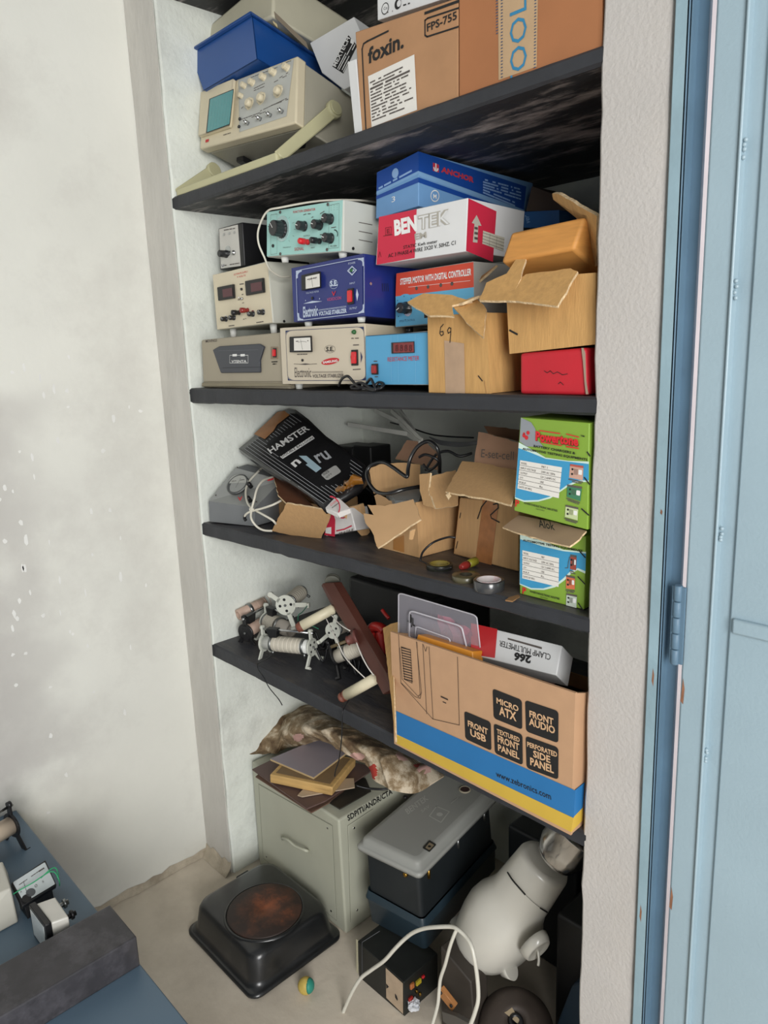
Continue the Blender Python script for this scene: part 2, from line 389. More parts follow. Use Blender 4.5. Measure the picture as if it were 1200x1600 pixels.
# wall glimpsed through the gap
mb = MB(); mb.box(-1.6, 1.2, 2.3, 2.4, 0, 2.9, M('outer_wall', 'E6DDDF', .9)); struct(mb, 'wall_outside')
mb = MB(); DY = YF+.012
mb.box(-.421, -.383, DY-.012, DY+.025, .01, 2.88, door_blue, .004)
mb.box(-.384, -.3805, DY-.016, DY, .01, 2.88, door_blue, .0015)
mb.box(-.381, .75, DY-.002, DY+.02, .01, 2.88, door_blue)
mb.box(-.361, .70, DY-.006, DY, .02, 2.86, door_blue, .002)
mb.box(-.356, .70, DY-.012, DY-.004, 1.118, 1.139, door_blue, .003)
for z in (.31, .92, 1.24, 1.71, 1.55):
    for k in range(4):
        mb.sphere((-.379+.003*random.random(), DY-.012, z+.006*k+.004*random.random()), .0028, door_blue, n=8)
for z, x in ((1.0, -.419), (.66, -.4195)):
    mb.face([V((x, DY-.0125, z)), V((x+.004, DY-.0125, z-.004)), V((x+.005, DY-.0125, z+.02)), V((x+.002, DY-.0125, z+.036))], rust)
dr = struct(mb, 'door_1')
mb = MB()
for k in range(5): mb.cyl((-.4285, YF-.004, 1.055+.0235*k), (-.4285, YF-.004, 1.0775+.0235*k), .006, frame_dark, 14, bev=.001)
mb.box(-.436, -.4285, YF-.006, YF-.003, 1.057, 1.17, frame_dark); mb.box(-.4285, -.418, YF-.006, YF-.002, 1.057, 1.17, frame_dark)
mb.build('hinge', dr)
# ------------------------------------------------------------------ shared materials
card = M('cardboard', 'BF986A', .8, var=.06, scale=30, bump=.15, bscale=120, stretch=(6, 6, .6))
card_b = M('cardboard_brown', 'B08560', .8, var=.06, scale=20, bump=.1, bscale=80)
card_y = M('cardboard_yellow', 'C4995F', .75, var=.1, scale=25, bump=.2, bscale=90, stretch=(5, 5, .7))
card_in = M('cardboard_inside', 'A37B50', .9, var=.1, scale=20)
card_edge = M('cardboard_torn_edge', 'DCC29A', .95, var=.2, scale=120, bump=.8, bscale=200)
card_m = M('cardboard_mauve', 'A8836A', .85, var=.08, scale=20)
kraft = M('packing_tape', 'A7713F', .35, var=.1, scale=40, coat=.3)
clear_tape = M('clear_tape', 'B09276', .3, var=.08, scale=40, coat=.4)
black_p = M('black_plastic', '1A1A1C', .4, var=.15)
knob_m = M('knob_black', '202124', .35, var=.1, coat=.2)
ink = M('ink_black', '1C1B1B', .7); ink_s = M('ink_soft', '5B5450', .8); white_ink = M('ink_white', 'E8E8E6', .6)
red_ink = M('ink_red', 'C4262E', .6); white_p = M('white_plastic', 'DEDFDA', .45, var=.03); red_p = M('red_plastic', 'D3222A', .35, coat=.3)
chrome = M('steel', 'C9CACB', .22, 1.0, var=.05); cream = M('cream_paint', 'DACFB5', .45, var=.03)
beige_p = M('beige_plastic', 'D6CBAF', .5, var=.03); grey_p = M('warm_grey_plastic', 'B2A995', .5, var=.04)
white_card = M('white_card', 'D9DADA', .6, var=.03); paper = M('paper', 'E4E1DA', .8, var=.02)
glass_m = M('display_glass', '4A1418', .15, coat=.6)
navy = M('navy_ink', '26345E', .6)
def slabpx(mb, pts, th, m, bev=0):
    """polygon from (px, py, y) triples, extruded"""
    mb.slab([P(a, b, y=c) for a, b, c in pts], V(th), m, bev)
def screw(F, q, root, r=.003, m=None, name='screw'):
    mb = MB(); c = F.p(q, 0); mb.lathe(c, F.n, [(r, 0), (r, .001), (r*.6, .0022)], m or chrome, 12)
    e = F.n.orthogonal().normalized(); f = F.n.cross(e)*.0005; c += F.n*.0024; mb.face([c-e*r*.6-f, c+e*r*.6-f, c+e*r*.6+f, c-e*r*.6+f], black_p)
    return mb.build(name, root)
def meter(F, q, root, name='panel_meter'):
    """small rectangular needle meter; q = bl, br, tr, tl pixels"""
    mb = MB(); F.plate(mb, q, black_p, .007, bev=.0008); c = V((sum(a for a, b in q)/4, sum(b for a, b in q)/4))
    ins = [tuple(c+(V(k)-c)*.8) for k in q]; F.poly(mb, ins, paper, .0076)
    o = mb.build(name, root)
    L = lambda a, b: tuple(V(a).lerp(V(b), .5))
    bot = L(ins[0], ins[1]); mb = MB(); F.line(mb, [tuple(V(bot)+(c-V(bot))*.15), tuple(V(ins[3]).lerp(V(ins[2]), .28)+(c-V(ins[3]))*.25)], .0007, ink, .0082)
    mb.build('needle', o)
    mb = MB(); tl, tr = V(ins[3]), V(ins[2]); mid = V(bot)
    pts = [tuple(mid+(tl.lerp(tr, t)-mid)*(.62+.1*math.sin(math.pi*t))) for t in (.1, .3, .5, .7, .9)]
    F.line(mb, pts, .0006, ink_s, .008); F.fine(mb, tuple(mid+(tl-mid)*.75), tuple(mid+(tr-mid)*.75), .0016, ink_s, .6, off=.008)
    mb.build('meter_scale', o); return o
def rocker(F, q, root, lit=red_p):
    mb = MB(); F.plate(mb, q, black_p, .003, bev=.0005); c = V((sum(a for a, b in q)/4, sum(b for a, b in q)/4))
    o = mb.build('switch', root); mb = MB(); F.plate(mb, [tuple(c+V(((k[0]-c.x)*.68, (k[1]-c.y)*.75))) for k in q], lit, .007, bev=.001)
    b = mb.build('rocker', o); return o
# ================================================================== TOP SHELF
s = cr(290, 80, 6)
LEAN = .30
sc = Box([(312, 233), (462, 192), (465, 87), (319, 144)], 1.03, 0, LEAN, .34)
t = sc.thing('oscilloscope', 'cream benchtop oscilloscope with teal screen, propped up on its carrying handle', 'oscilloscope')
mb = MB(); k = [p+sc.b*.06 for p in sc.k[:2]]+[sc.k[2], sc.k[3]]+[p+sc.b*.06 for p in sc.k[4:6]]+[sc.k[6], sc.k[7]]
cc = sum(k, V())/8; mb.hexa([cc+(p-cc)*.975 for p in k], M('scope_case', 'A9A595', .5, var=.04), .004); case = mb.build('case', t)
F = sc.F; mb = MB()
mb.hexa(sc.k[:2]+[p+sc.b*.07 for p in sc.k[:2]][::-1]+sc.k[4:6]+[p+sc.b*.07 for p in sc.k[4:6]][::-1], beige_p, .004)
F.poly(mb, [s(500, 760), s(945, 610), s(1015, 75), s(490, 272)], M('scope_panel', 'B9BBB6', .5, var=.03))
for a, b in (((560, 270), (690, 215)), ((720, 205), (860, 150)), ((900, 120), (1000, 85)), ((640, 370), (760, 320)), ((830, 290), (970, 215)), ((620, 620), (760, 560)), ((700, 560), (950, 440)), ((520, 540), (540, 520)), ((520, 640), (700, 575)), ((880, 250), (960, 200)), ((800, 510), (960, 450)), ((640, 350), (740, 300))):
    F.fine(mb, s(*a), s(*b), .0016, ink_s, .8, off=.001)
F.line(mb, [s(500, 765), s(492, 270)], .002, beige_p, .002)
F.fine(mb, s(310, 800), s(420, 765), .0018, ink_s); F.rrect(mb, [s(185, 857), s(215, 848), s(218, 822), s(188, 830)], red_ink, .1, .001); F.text(mb, 'L', s(195, 851), s(206, 847), s(196, 829), beige_p)
fp = mb.build('front_bezel', t)
mb = MB(); F.plate(mb, [s(150, 815), s(440, 720), s(478, 275), s(172, 400)], beige_p, .010, bev=.002)
F.rrect(mb, [s(190, 770), s(415, 690), s(452, 352), s(222, 447)], black_p, .02, .0105); sb = mb.build('screen_bezel', t)
mb = MB(); F.rrect(mb, [s(200, 760), s(410, 683), s(447, 362), s(230, 450)], M('crt_screen', '2F8F92', .2, var=.06, scale=6, coat=.5), .03, .0112)
for i in range(1, 8):
    u = i/8; F.line(mb, [tuple(V(s(200, 760)).lerp(V(s(410, 683)), u)), tuple(V(s(230, 450)).lerp(V(s(447, 362)), u))], .0003, M('graticule', '3A7E86', .3), .0118)
mb.build('screen', sb)
for q, r, l in (((560, 330), .007, .012), ((635, 300), .008, .012), ((740, 250), .008, .012), ((835, 205), .008, .013), ((960, 160), .008, .013), ((530, 425), .006, .01)):
    knob(F, s(*q), r, l, beige_p, fp, 'knob')
for q in ((605, 495), (715, 445), (875, 380)):
    o = knob(F, s(*q), .014, .007, beige_p, fp, 'knob', .013); mb = MB(); c = F.p(s(*q), .007); mb.lathe(c, F.n, [(.009, 0), (.0075, .01), (.006, .011)], beige_p, 18); mb.build('inner_knob', fp)
for q in ((590, 680), (705, 640), (800, 605), (910, 570)):
    mb = MB(); c = F.p(s(*q), 0); mb.cyl(c, c+F.n*.013, .0045, chrome, 14); mb.cyl(c+F.n*.0125, c+F.n*.0135, .0018, black_p, 8); mb.build('connector', fp)
for q in ((515, 640), (508, 712)):
    mb = MB(); c = F.p(s(*q), 0); mb.cyl(c, c+F.n*.004, .0035, black_p, 12); mb.build('socket', fp)
for u, w_ in ((.22, .22), (.83, .16), (.2, .9), (.8, .9)):
    mb = MB(); c = sc.pt(u, 0, w_); nv = -sc.v; mb.slab([c+sc.u*a+sc.b.normalized()*b for a, b in ((-.016, -.014), (.016, -.014), (.016, .014), (-.016, .014))], nv*.014, black_p, .002); mb.build('foot', t)
# handle
hm = M('handle_plastic', 'C2BE98', .5, var=.03)
mb = MB(); pv = sc.R.p((521, 172), .016); pl = sc.L.o+(pv-sc.R.o)-(sc.R.n*.012); pl = V((max(XN+.012, pv.x-(sc.c[1]-sc.c[0]).length-.02), pv.y-.05, pv.z-.05))
e1, e2 = P(447, 247, y=.972), P(287, 300, y=.972); e1.z = e2.z = 1.897; e2.x = pl.x; e1.x = pv.x
for a, b in ((pv, e1), (pl, e2)):
    mb.cyl(a-sc.R.n*.006, a+sc.R.n*.008, .019, hm, 28, bev=.002)
    d = (b-a).normalized(); e = d.cross(sc.R.n).normalized()
    mb.slab([a+e*.014-sc.R.n*.005, b+e*.012-sc.R.n*.005, b-e*.012-sc.R.n*.005, a-e*.014-sc.R.n*.005], sc.R.n*.011, hm, .002)
mb.box(e2.x, e1.x, .966, .988, 1.8885, 1.906, hm, .004); hd = mb.build('handle', t)
mb = MB(); mb.cyl(pv+sc.R.n*.008, pv+sc.R.n*.011, .015, hm, 28, bev=.001); mb.build('hub_cap', hd)
# blue bin on the oscilloscope
blue_p = M('blue_plastic', '1B4C90', .4, var=.05, scale=5, coat=.15)
s1_ = cr(260, 0, 3.4286)
fr_ = [(306, 139), (398, 84), (393, 22), (297, 82)]
bn = Box(fr_, sc.k[4].y-.035, 0, LEAN-.05, .27)
t = bn.thing('storage_bin', 'deep blue plastic storage bin resting on top of the oscilloscope', 'bin')
mb = MB(); k = bn.k; ctr = sum(k[:4], V())/4; low = [ctr+(p-ctr)*.9 for p in k[:4]]
th = .003
mb.hexa(low+[p+(q-p)*.03 for p, q in zip(low, k[4:])], blue_p, .0)
for i in range(4):
    a, b, c, d = low[i], low[(i+1) % 4], k[4+(i+1) % 4], k[4+i]; inn = ((sum(k, V())/8)-(a+b+c+d)/4).normalized(); mb.slab([a, b, c, d], inn*th, blue_p)
for i in range(2):
    for j in range(2):
        mb.lathe(bn.pt(.25+.5*i, .0, .2+.5*j)+bn.b*.0, -bn.v, [(.012, -.002), (.010, .003), (.004, .004)], blue_p, 16)
mb.build('body', t)
mb = MB(); c2 = sum(k[4:], V())/4
for i in range(4):
    a, b = k[4+i], k[4+(i+1) % 4]; o1 = a+(a-c2).normalized()*.012; o2 = b+(b-c2).normalized()*.012; mb.slab([a, b, o2, o1], -bn.v*.007, blue_p, .001)
mb.build('rim', t)
# cream equipment case on the bin
bc = Box([(318, 78), (426, 26), (428, -46), (331, 36)], bn.k[4].y+.035, 0, LEAN-.1, .25)
t = bc.thing('equipment_case', 'cream grey plastic equipment case lying on top of the blue bin', 'case')
mb = MB(); mb.hexa(bc.k, M('case_cream', 'BFBBA6', .5, var=.04), .006); mb.build('body', t)
mb = MB(); bc.R.plate(mb, [(430, 28), (482, 78), (478, 66), (428, 18)], M('case_dark_strip', '8A7F6E', .6), .001); bc.R.rrect(mb, [(424+3, 36), (434, 44), (433, 38), (426, 32)], M('small_tan_label', 'C9B98E', .7), .1, .0025); mb.build('strip', t)
# white meter carton leaning, white slab carton
s = cr(260, 0, 3.4286)
mb = MB(); pl_ = Pl(P(503, 114, y=1.17), V((.1, -1, .15))); pts = [(484, 67), (503, 114), (537, 140), (592, 112), (553, 26)]
mb.slab([pl_.p(q, 0) for q in pts], -pl_.n*.09, white_card, .001)
pl_.rrect(mb, [s(888, 355), s(948, 395), s(1022, 245), s(975, 188)], ink, .03)
pl_.text(mb, 'MEXTECH', s(908, 360), s(985, 205), s(888, 350), white_ink, .02, .0014)
for a, b in (((925, 372), (1000, 232)), ((938, 380), (1010, 240)), ((918, 366), (960, 285)), ((948, 384), (975, 330))): pl_.fine(mb, s(*a), s(*b), .0025, white_ink, .85, off=.0014)
pl_.rrect(mb, [s(985, 230), s(1003, 238), s(1006, 215), s(988, 206)], white_ink, .1, .0014)
mb.build('carton', None); o = bpy.context.scene.objects['carton'] if False else [x for x in COL.objects if x.name == 'carton'][0]
tag(o, 'white carton with a black rectangular label, tipped between blue bin and brown carton', 'carton'); o.name = 'meter_carton'
wb = Box([(554, 209), (566, 204), (556, 92), (543, 97)], .972, 0, 0, .3)
settle(wb, 1); mb = MB(); wb.solid(mb, white_card, .001); single(mb, 'thin_carton', 'thin blank white carton upright against the left side of the brown printed carton', 'carton')
# brown cartons
fx = Box([(565, 204), (716, 151), (716, -4), (555, 50)], .972, 0, 0, .30)
settle(fx, 1)
t = fx.thing('cardboard_box', 'brown carton with a large white specification label, next to the thin white carton', 'box')
mb = MB(); fx.solid(mb, card_b, .002); F = fx.F; s = cr(560, 0, 3)
F.line(mb, [s(35, 605), s(17, 230), s(24, 205), s(42, 193), s(140, 145)], .003, ink)
F.text(mb, 'foxin.', s(45, 302), s(212, 225), s(45, 225), ink, .03)
F.line(mb, [s(312, 62), s(470, 5)], .004, ink)
F.line(mb, [s(470, 42-5), s(325, 85), s(312, 95), s(312, 165), s(322, 172), s(468, 125)], .0025, ink)
F.text(mb, 'FPS-755', s(322, 150), s(462, 90), s(320, 112), ink, .02)
mb.build('carton', t)
mb = MB(); F.poly(mb, [s(62, 596), s(275, 515), s(262, 255), s(45, 358)], paper, .001)
for i in range(13):
    u = i/13; a = V(s(55, 388)).lerp(V(s(66, 580)), u); b = V(s(258, 290)).lerp(V(s(262, 505)), u)
    F.fine(mb, tuple(a), tuple(a.lerp(b, random.uniform(.6, .98))), .0022 if i != 2 else .0032, ink_s, .8, off=.0016)
mb.build('paper_label', t)
oo = Box([(717, 151), (941, 70), (941, -140), (717, -60)], .970, 0, 0, .30)
settle(oo, 1)
t = oo.thing('cardboard_box', 'plain reddish brown carton sealed with blue lettered tape, next to the pillar', 'box')
mb = MB(); oo.solid(mb, M('cardboard_reddish', 'A66E47', .8, var=.06, scale=12), .002); mb.build('carton', t)
F = oo.F; mb = MB(); tp = M('printed_tape', 'B99B77', .35, coat=.3); tb = M('tape_blue', '2F7FA8', .5); tn = M('tape_navy', '44526A', .6)
F.poly(mb, [s(657, 376), s(836, 312), s(842, -60), s(655, -10)], tp, .0006)
F.text(mb, 'TOOLS', s(790, 420), s(788, -95), s(712, 445), tb, .0, .0012)
for x0, x1 in ((672, 672), (826, 830), (650, 648)):
    for i in range(26):
        y = 365-i*15 if x0 != 650 else 160-i*14
        x = x0+(x1-x0)*i/26
        if x0 == 650 and y < -40: break
        F.rrect(mb, [s(x-5, y+1), s(x+5, y-3), s(x+5, y-9), s(x-5, y-5)], tn, .5, .0011); 
mb.build('tape', t)
pk = Box([(590, 32), (700, -4), (700, -90), (589, -50)], 1.0, 0, 0, .2)
mb = MB(); pk.solid(mb, white_card, .001); F = pk.F; F.disc(mb, s(125, 40), .009, ink, .0008); F.disc(mb, s(125, 40), .0075, white_card, .0012); F.text(mb, 'Co', s(118, 48), s(135, 42), s(118, 34), ink, .0, .0016)
F.fine(mb, s(115, 62), s(160, 52), .0018, ink_s); F.disc(mb, s(185, 18), .008, ink, .0008); F.disc(mb, s(190, 16), .005, white_card, .0012); F.fine(mb, s(178, 35), s(240, 15), .002, ink)
single(mb, 'small_carton', 'white carton with small black print lying on top of the brown labelled carton', 'carton')
# ================================================================== SECOND SHELF
def lowz(b): return min(p.z for p in b.k[:4])
Z2 = 1.4285
# grey ups
s = cr(290, 300, 3.5294); s9 = cr(310, 400, 7.0588)
up = Box([(317, 604), (452, 604), (450, 518), (314, 531)], .985, 0, 0, .30)
settle(up, 2)
t = up.thing('power_backup_unit', 'long taupe power unit with a dark grey inset panel, directly on the second shelf', 'ups')
dz = lowz(up)-Z2
mb = MB(); ups_m = M('ups_taupe', 'A59C89', .5, var=.03); mb.hexa(up.k, ups_m, .006, 3)
F = up.F; F.line(mb, [s9(60, 1385), s9(920, 1385)], .0015, M('ups_groove', '7E7663', .7), .001)
F.plate(mb, [s9(50, 1440), s9(1060, 1440), s9(1000, 1400), s9(55, 1395)], M('ups_skirt', '8B826C', .5), .004, bev=.001)
F.text(mb, 'MOVINGS', s9(80, 955), s9(205, 945), s9(80, 925), ink_s, .01); mb.build('case', t)
mb = MB(); dk = M('ups_dark_panel', '41444C', .4, var=.05)
F.plate(mb, [s9(265, 1290), s9(700, 1285), s9(688, 1150), s9(745, 1000), s9(690, 968), s9(245, 995), s9(175, 1035)], dk, .005, bev=.0015)
F.line(mb, [s9(345, 1095), s9(345, 1180), s9(548, 1180), s9(548, 1095)], .0009, white_ink, .0058); F.line(mb, [s9(345, 1095), s9(548, 1095)], .0009, white_ink, .0058)
for x in (400, 488): F.poly(mb, [s9(x-24, 1108), s9(x+24, 1106), s9(x+24, 1080), s9(x-24, 1082)], white_ink, .0062)
F.text(mb, 'VTENTA', s9(365, 1178), s9(530, 1175), s9(365, 1150), white_ink, .02, .0062)
F.line(mb, [s9(220, 1045), s9(660, 1035)], .0006, M('panel_line', '6A6D75', .5), .0058); F.line(mb, [s9(265, 1235), s9(690, 1225)], .0006, ink, .0058); mb.build('inset_panel', t)
mb = MB(); F.plate(mb, [s9(805, 1135), s9(880, 1135), s9(878, 1000), s9(805, 1000)], M('switch_bezel', '8A7A66', .5), .002); mb.build('switch_plate', t)
rocker(F, [s9(832, 1118), s9(872, 1118), s9(870, 1015), s9(832, 1015)], t)
mb = MB(); F.fine(mb, s9(808, 1168), s9(870, 1165), .0022, ink, .9); F.fine(mb, s9(820, 1192), s9(860, 1190), .0022, ink, .9); mb.build('print', t)
def supports(b, root, ztop, m, r=.008, inset=.1):
    for u, w_ in ((inset, .1), (1-inset, .1), (inset, .85), (1-inset, .85)):
        mb = MB(); p = b.pt(u, 0, w_); mb.cyl(V((p.x, p.y, ztop+.0003)), V((p.x, p.y, p.z+.003)), r*.8, m, 14, r2=r); mb.build('foot', root)
# samsung-marked stabilizer
def corner_marks(F, mb, q, m, wd=.0016, r=.18):
    """thin frame line with cut corners inside quad bl, br, tr, tl and a filled block in each corner"""
    B_ = lambda x, y: tuple((V(q[0])*(1-x)*(1-y)+V(q[1])*x*(1-y)+V(q[2])*x*y+V(q[3])*(1-x)*y))
    for cx, cy in ((0, 0), (1, 0), (1, 1), (0, 1)):
        sx = 1 if cx == 0 else -1; sy = 1 if cy == 0 else -1
        pts = [B_(cx, cy), B_(cx+sx*.085, cy)]
        for k in range(5):
            a = k*math.pi/8; pts.append(B_(cx+sx*(.085-.05*math.sin(a)), cy+sy*(.14-.09*math.cos(a)+.0)))
        pts.append(B_(cx, cy+sy*.16)); F.poly(mb, pts, m, .001)
def frame_line(F, mb, q, m, wd, r=.1, off=.0012):
    B_ = lambda x, y: tuple((V(q[0])*(1-x)*(1-y)+V(q[1])*x*(1-y)+V(q[2])*x*y+V(q[3])*(1-x)*y)); pts = []
    for cx, cy, a0 in ((r, r*1.3, math.pi), (1-r, r*1.3, 1.5*math.pi), (1-r, 1-r*1.3, 0), (r, 1-r*1.3, .5*math.pi)):
        for k in range(5): t_ = a0+k*math.pi/8; pts.append(B_(cx+r*math.cos(t_), cy+r*1.3*math.sin(t_)))
    F.line(mb, pts+[pts[0]], wd, m, off)
s = cr(430, 490, 4.8)
sm = Box([(444, 600), (573, 599), (570, 505), (439, 512)], .975, .05, 0, .21)
t = sm.thing('voltage_stabilizer', 'beige voltage stabilizer with a red oval emblem, on the shelf below the blue one', 'stabilizer')
mb = MB(); k = list(sm.k); tan = M('stabilizer_beige', 'BFB39C', .5, var=.03)
mb.hexa([k[0], k[1], k[2], k[3], k[4], k[5], k[6]-V((0, 0, .012)), k[7]-V((0, 0, .012))], tan, .003); mb.build('case', t)
F = sm.F; mb = MB(); F.plate(mb, [s(62, 527), s(686, 527), s(672, 72), s(42, 110)], M('stabilizer_plate', 'CDC2AE', .45, var=.02), .002, -.001)
F2 = Pl(F.o+F.n*.0012, F.n)
q = [s(95, 502), s(680, 500), s(664, 98), s(77, 128)]; corner_marks(F2, mb, q, navy); 
F2.rrect(mb, q, M('stabilizer_plate', 'CDC2AE'), .085, .0013); frame_line(F2, mb, q, navy, .0009, .085, .002)
F3 = Pl(F.o+F.n*.0028, F.n)
F3.text(mb, 'S.E.', s(382, 284), s(438, 282), s(382, 250), ink, .03)
F3.disc(mb, s(410, 266), .0, ink) if False else None
pts = [s(410+40*math.cos(a*.3), 266+28*math.sin(a*.3)) for a in range(22)]; F3.line(mb, pts, .0006, ink_s)
F3.text(mb, 'Electronic', s(147, 478), s(270, 478), s(145, 405), ink_s, .0); F3.text(mb, 'VOLTAGE STABILIZER', s(280, 482), s(515, 478), s(280, 456), ink_s, .02)
F3.line(mb, [s(275, 436), s(508, 434)], .0006, ink_s); F3.line(mb, [s(275, 444), s(508, 442)], .0006, ink_s)
pts = [s(413+66*math.cos(a*math.pi/14)+6*math.sin(-a*math.pi/14), 358-24*math.cos(a*math.pi/14)*.4+25*math.sin(a*math.pi/14)) for a in range(28)]; F3.poly(mb, pts, red_ink, .0006)
F3.text(mb, 'SAMSUNG', s(358, 376), s(468, 362), s(356, 358), white_ink, .03, .0012)
F3.fine(mb, s(165, 306), s(278, 303), .0018, ink_s); F3.fine(mb, s(572, 186), s(625, 184), .0018, ink_s); F3.fine(mb, s(585, 236), s(628, 234), .0018, ink_s, .9); F3.fine(mb, s(583, 420), s(645, 416), .0018, ink_s, .9)
F3.line(mb, [s(140, 378), s(235, 381), s(312, 377)], .0009, ink_s); F3.poly(mb, [s(175, 381), s(225, 385), s(270, 379), s(225, 373)], ink_s)
F3.poly(mb, [s(572, 290), s(564, 325), s(574, 375)], red_ink); F3.poly(mb, [s(640, 285), s(655, 325), s(642, 370)], navy)
mb.build('front_plate', t)
meter(F3, [s(126, 290), s(283, 288), s(278, 166), s(124, 174)], t)
mb = MB(); F3.disc(mb, s(207, 350), .0028, black_p, 0, 14, .002); mb.build('indicator_lamp', t)
mb = MB(); c = F3.p(s(596, 138), 0); mb.lathe(c, F3.n, [(.0045, 0), (.0045, .002), (.003, .006)], M('green_lamp', '1E5B2C', .3), 14); mb.build('indicator_lamp', t)
rocker(F3, [s(578, 390), s(626, 388), s(623, 270), s(577, 272)], t)
supports(sm, t, 1.429, white_p, .009)
# light blue digital meter
rm = Box([(573, 601), (690, 602), (690, 515), (572, 526)], .985, 0, 0, .2)
t = rm.thing('digital_meter', 'light blue digital panel meter box with a dark red display, beside the beige stabilizer', 'meter')
mb = MB(); rm.solid(mb, M('meter_side_grey', 'A8AAA6', .5), .002); mb.build('case', t)
F = rm.F; mb = MB(); lb = M('light_blue_panel', '56A3CE', .45, var=.03); F.plate(mb, [s(687, 532), s(1240, 530), s(1240, 130), s(682, 168)], lb, .0015, -.001)
F = Pl(F.o+F.n*.0007, F.n); F.text(mb, 'RESISTANCE METER', s(843, 360), s(1080, 350), s(843, 328), red_ink, .0); F.line(mb, [s(684, 168), s(1240, 132)], .0012, M('dark_blue', '20506F', .5))
F.fine(mb, s(740, 358), s(765, 357), .0018, ink_s, 1); F.fine(mb, s(748, 474), s(770, 473), .0018, ink_s, 1)
for x in (868, 920, 1050): F.line(mb, [s(x, 160), s(x+4, 515)], .0006, M('drip', '86C2E3', .5))
mb.build('front_plate', t)
mb = MB(); F.plate(mb, [s(878, 300), s(1046, 294), s(1044, 208), s(876, 218)], black_p, .002); F.poly(mb, [s(886, 294), s(1040, 288), s(1038, 214), s(884, 222)], M('red_display', '7A1A20', .25, coat=.4), .0026)
for i in range(4): F.text(mb, '8', s(900+34*i, 284), s(922+34*i, 283), s(900+34*i, 234), M('dark_segments', '4A1216', .4), .0, .0032)
mb.build('display', t)
rocker(F, [s(730, 458), s(777, 457), s(774, 375), s(729, 377)], t, M('dim_red', '9E2A2A', .4)); supports(rm, t, 1.429, black_p, .008)
# twin display supply
s = s9
ps = Box([(340, 516), (427, 505), (417, 408), (332, 430)], 1.02, 0, 0, .24)
t = ps.thing('power_supply', 'cream bench power supply with two small dark displays, on top of the taupe unit', 'power supply')
mb = MB(); mb.hexa(ps.k, M('supply_case', 'C6C6BA', .5, var=.03), .003); ps.R.disc(mb, s(945, 720), .003, black_p, .001, th=.001); mb.build('case', t)
F = ps.F; mb = MB(); F.plate(mb, [s(218, 812), s(820, 737), s(765, 70), s(168, 210)], cream, .003, -.001, .0006); F = Pl(F.o+F.n*.0022, F.n)
F.text(mb, 'ULTIMATE SUPPLY', s(390, 216), s(548, 180), s(388, 196), red_ink, .0); F.text(mb, '9 VOLTS', s(425, 242), s(522, 222), s(424, 224), red_ink, .0)
F.fine(mb, s(455, 312), s(498, 306), .002, ink_s, 1); F.fine(mb, s(478, 425), s(495, 422), .0016, ink_s, 1); F.fine(mb, s(435, 482), s(465, 478), .0018, ink_s, 1); F.fine(mb, s(485, 518), s(500, 515), .0016, ink_s)
F.fine(mb, s(335, 772), s(395, 765), .002, ink_s, 1); F.fine(mb, s(640, 735), s(718, 722), .002, ink_s, 1); F.fine(mb, s(490, 700), s(525, 690), .0016, ink_s); mb.build('front_plate', t)
for q in ([(240, 494), (412, 466), (402, 312), (228, 346)], [(546, 438), (742, 402), (732, 242), (535, 278)]):
    q = [s(*a) for a in q]; mb = MB(); c = V((sum(a[0] for a in q)/4, sum(a[1] for a in q)/4)); F.plate(mb, q, black_p, .006, bev=.0008)
    o = mb.build('display', t); mb = MB(); F.poly(mb, [tuple(c+V(((a[0]-c.x)*.62, (a[1]-c.y)*.6))) for a in q], M('maroon_window', '5B3238', .3), .0068); mb.build('display_window', o)
for q in ((308, 695), (395, 680), (605, 640), (715, 620)):
    mb = MB(); F.disc(mb, s(q[0], q[1]-4), .008, chrome, 0, 18, .0012); o = mb.build('dial_ring', t); knob(F, s(q[0]-2, q[1]), .0065, .014, knob_m, t, 'knob', None, white_ink)
for q, m_ in (((450, 625), black_p), ((545, 600), M('dark_red_plastic', '8B2520', .35, coat=.2))):
    mb = MB(); c = F.p(s(*q), 0); mb.lathe(c, F.n, [(.006, 0), (.005, .004), (.005, .008), (.0062, .009), (.006, .020), (.003, .021)], m_, 16); mb.build('terminal', t)
mb = MB(); c = F.p(s(480, 366), 0); mb.cyl(c, c+F.n*.003, .003, black_p, 12); mb.build('indicator_lamp', t)
mb = MB(); c = F.p(s(487, 470), 0); mb.cyl(c, c+F.n*.004, .003, chrome, 10); mb.cyl(c+F.n*.004, c+F.n*.012+V((0, 0, .003)), .0013, chrome, 8); mb.build('toggle_switch', t)
supports(ps, t, max(p.z for p in up.k)-.0005, white_p, .009, .14)
# blue stabilizer
s = cr(450, 310, 6.3158)
vc = Box([(461, 504), (570, 494), (569, 396), (456, 419)], .99, 0, .06, .19)
t = vc.thing('voltage_stabilizer', 'royal blue voltage stabilizer with white lettering and a red switch', 'stabilizer')
rb = M('royal_blue_paint', '1B2A74', .4, var=.05, coat=.2); mb = MB(); vc.solid(mb, rb, .002)
for i in range(4): vc.R.line(mb, [s(930+18*i, 840), s(935+18*i, 915)], .0014, ink)
vc.R.disc(mb, s(815, 842), .0028, chrome, .001, th=.001); mb.build('case', t)
F = vc.F; mb = MB(); F.plate(mb, [s(65, 1222), s(765, 1155), s(752, 545), s(40, 690)], rb, .002, -.0005, .0005); F = Pl(F.o+F.n*.0016, F.n)
q = [s(95, 1208), s(752, 1128), s(748, 582), s(78, 715)]; wi = M('ink_pale_blue', 'BFCBE0', .5)
corner_marks(F, mb, q, wi); F.rrect(mb, [s(112, 1195), s(738, 1118), s(734, 598), s(95, 730)], rb, .07, .0014); frame_line(F, mb, q, wi, .0012, .07, .0018)
F = Pl(F.o+F.n*.0018, F.n)
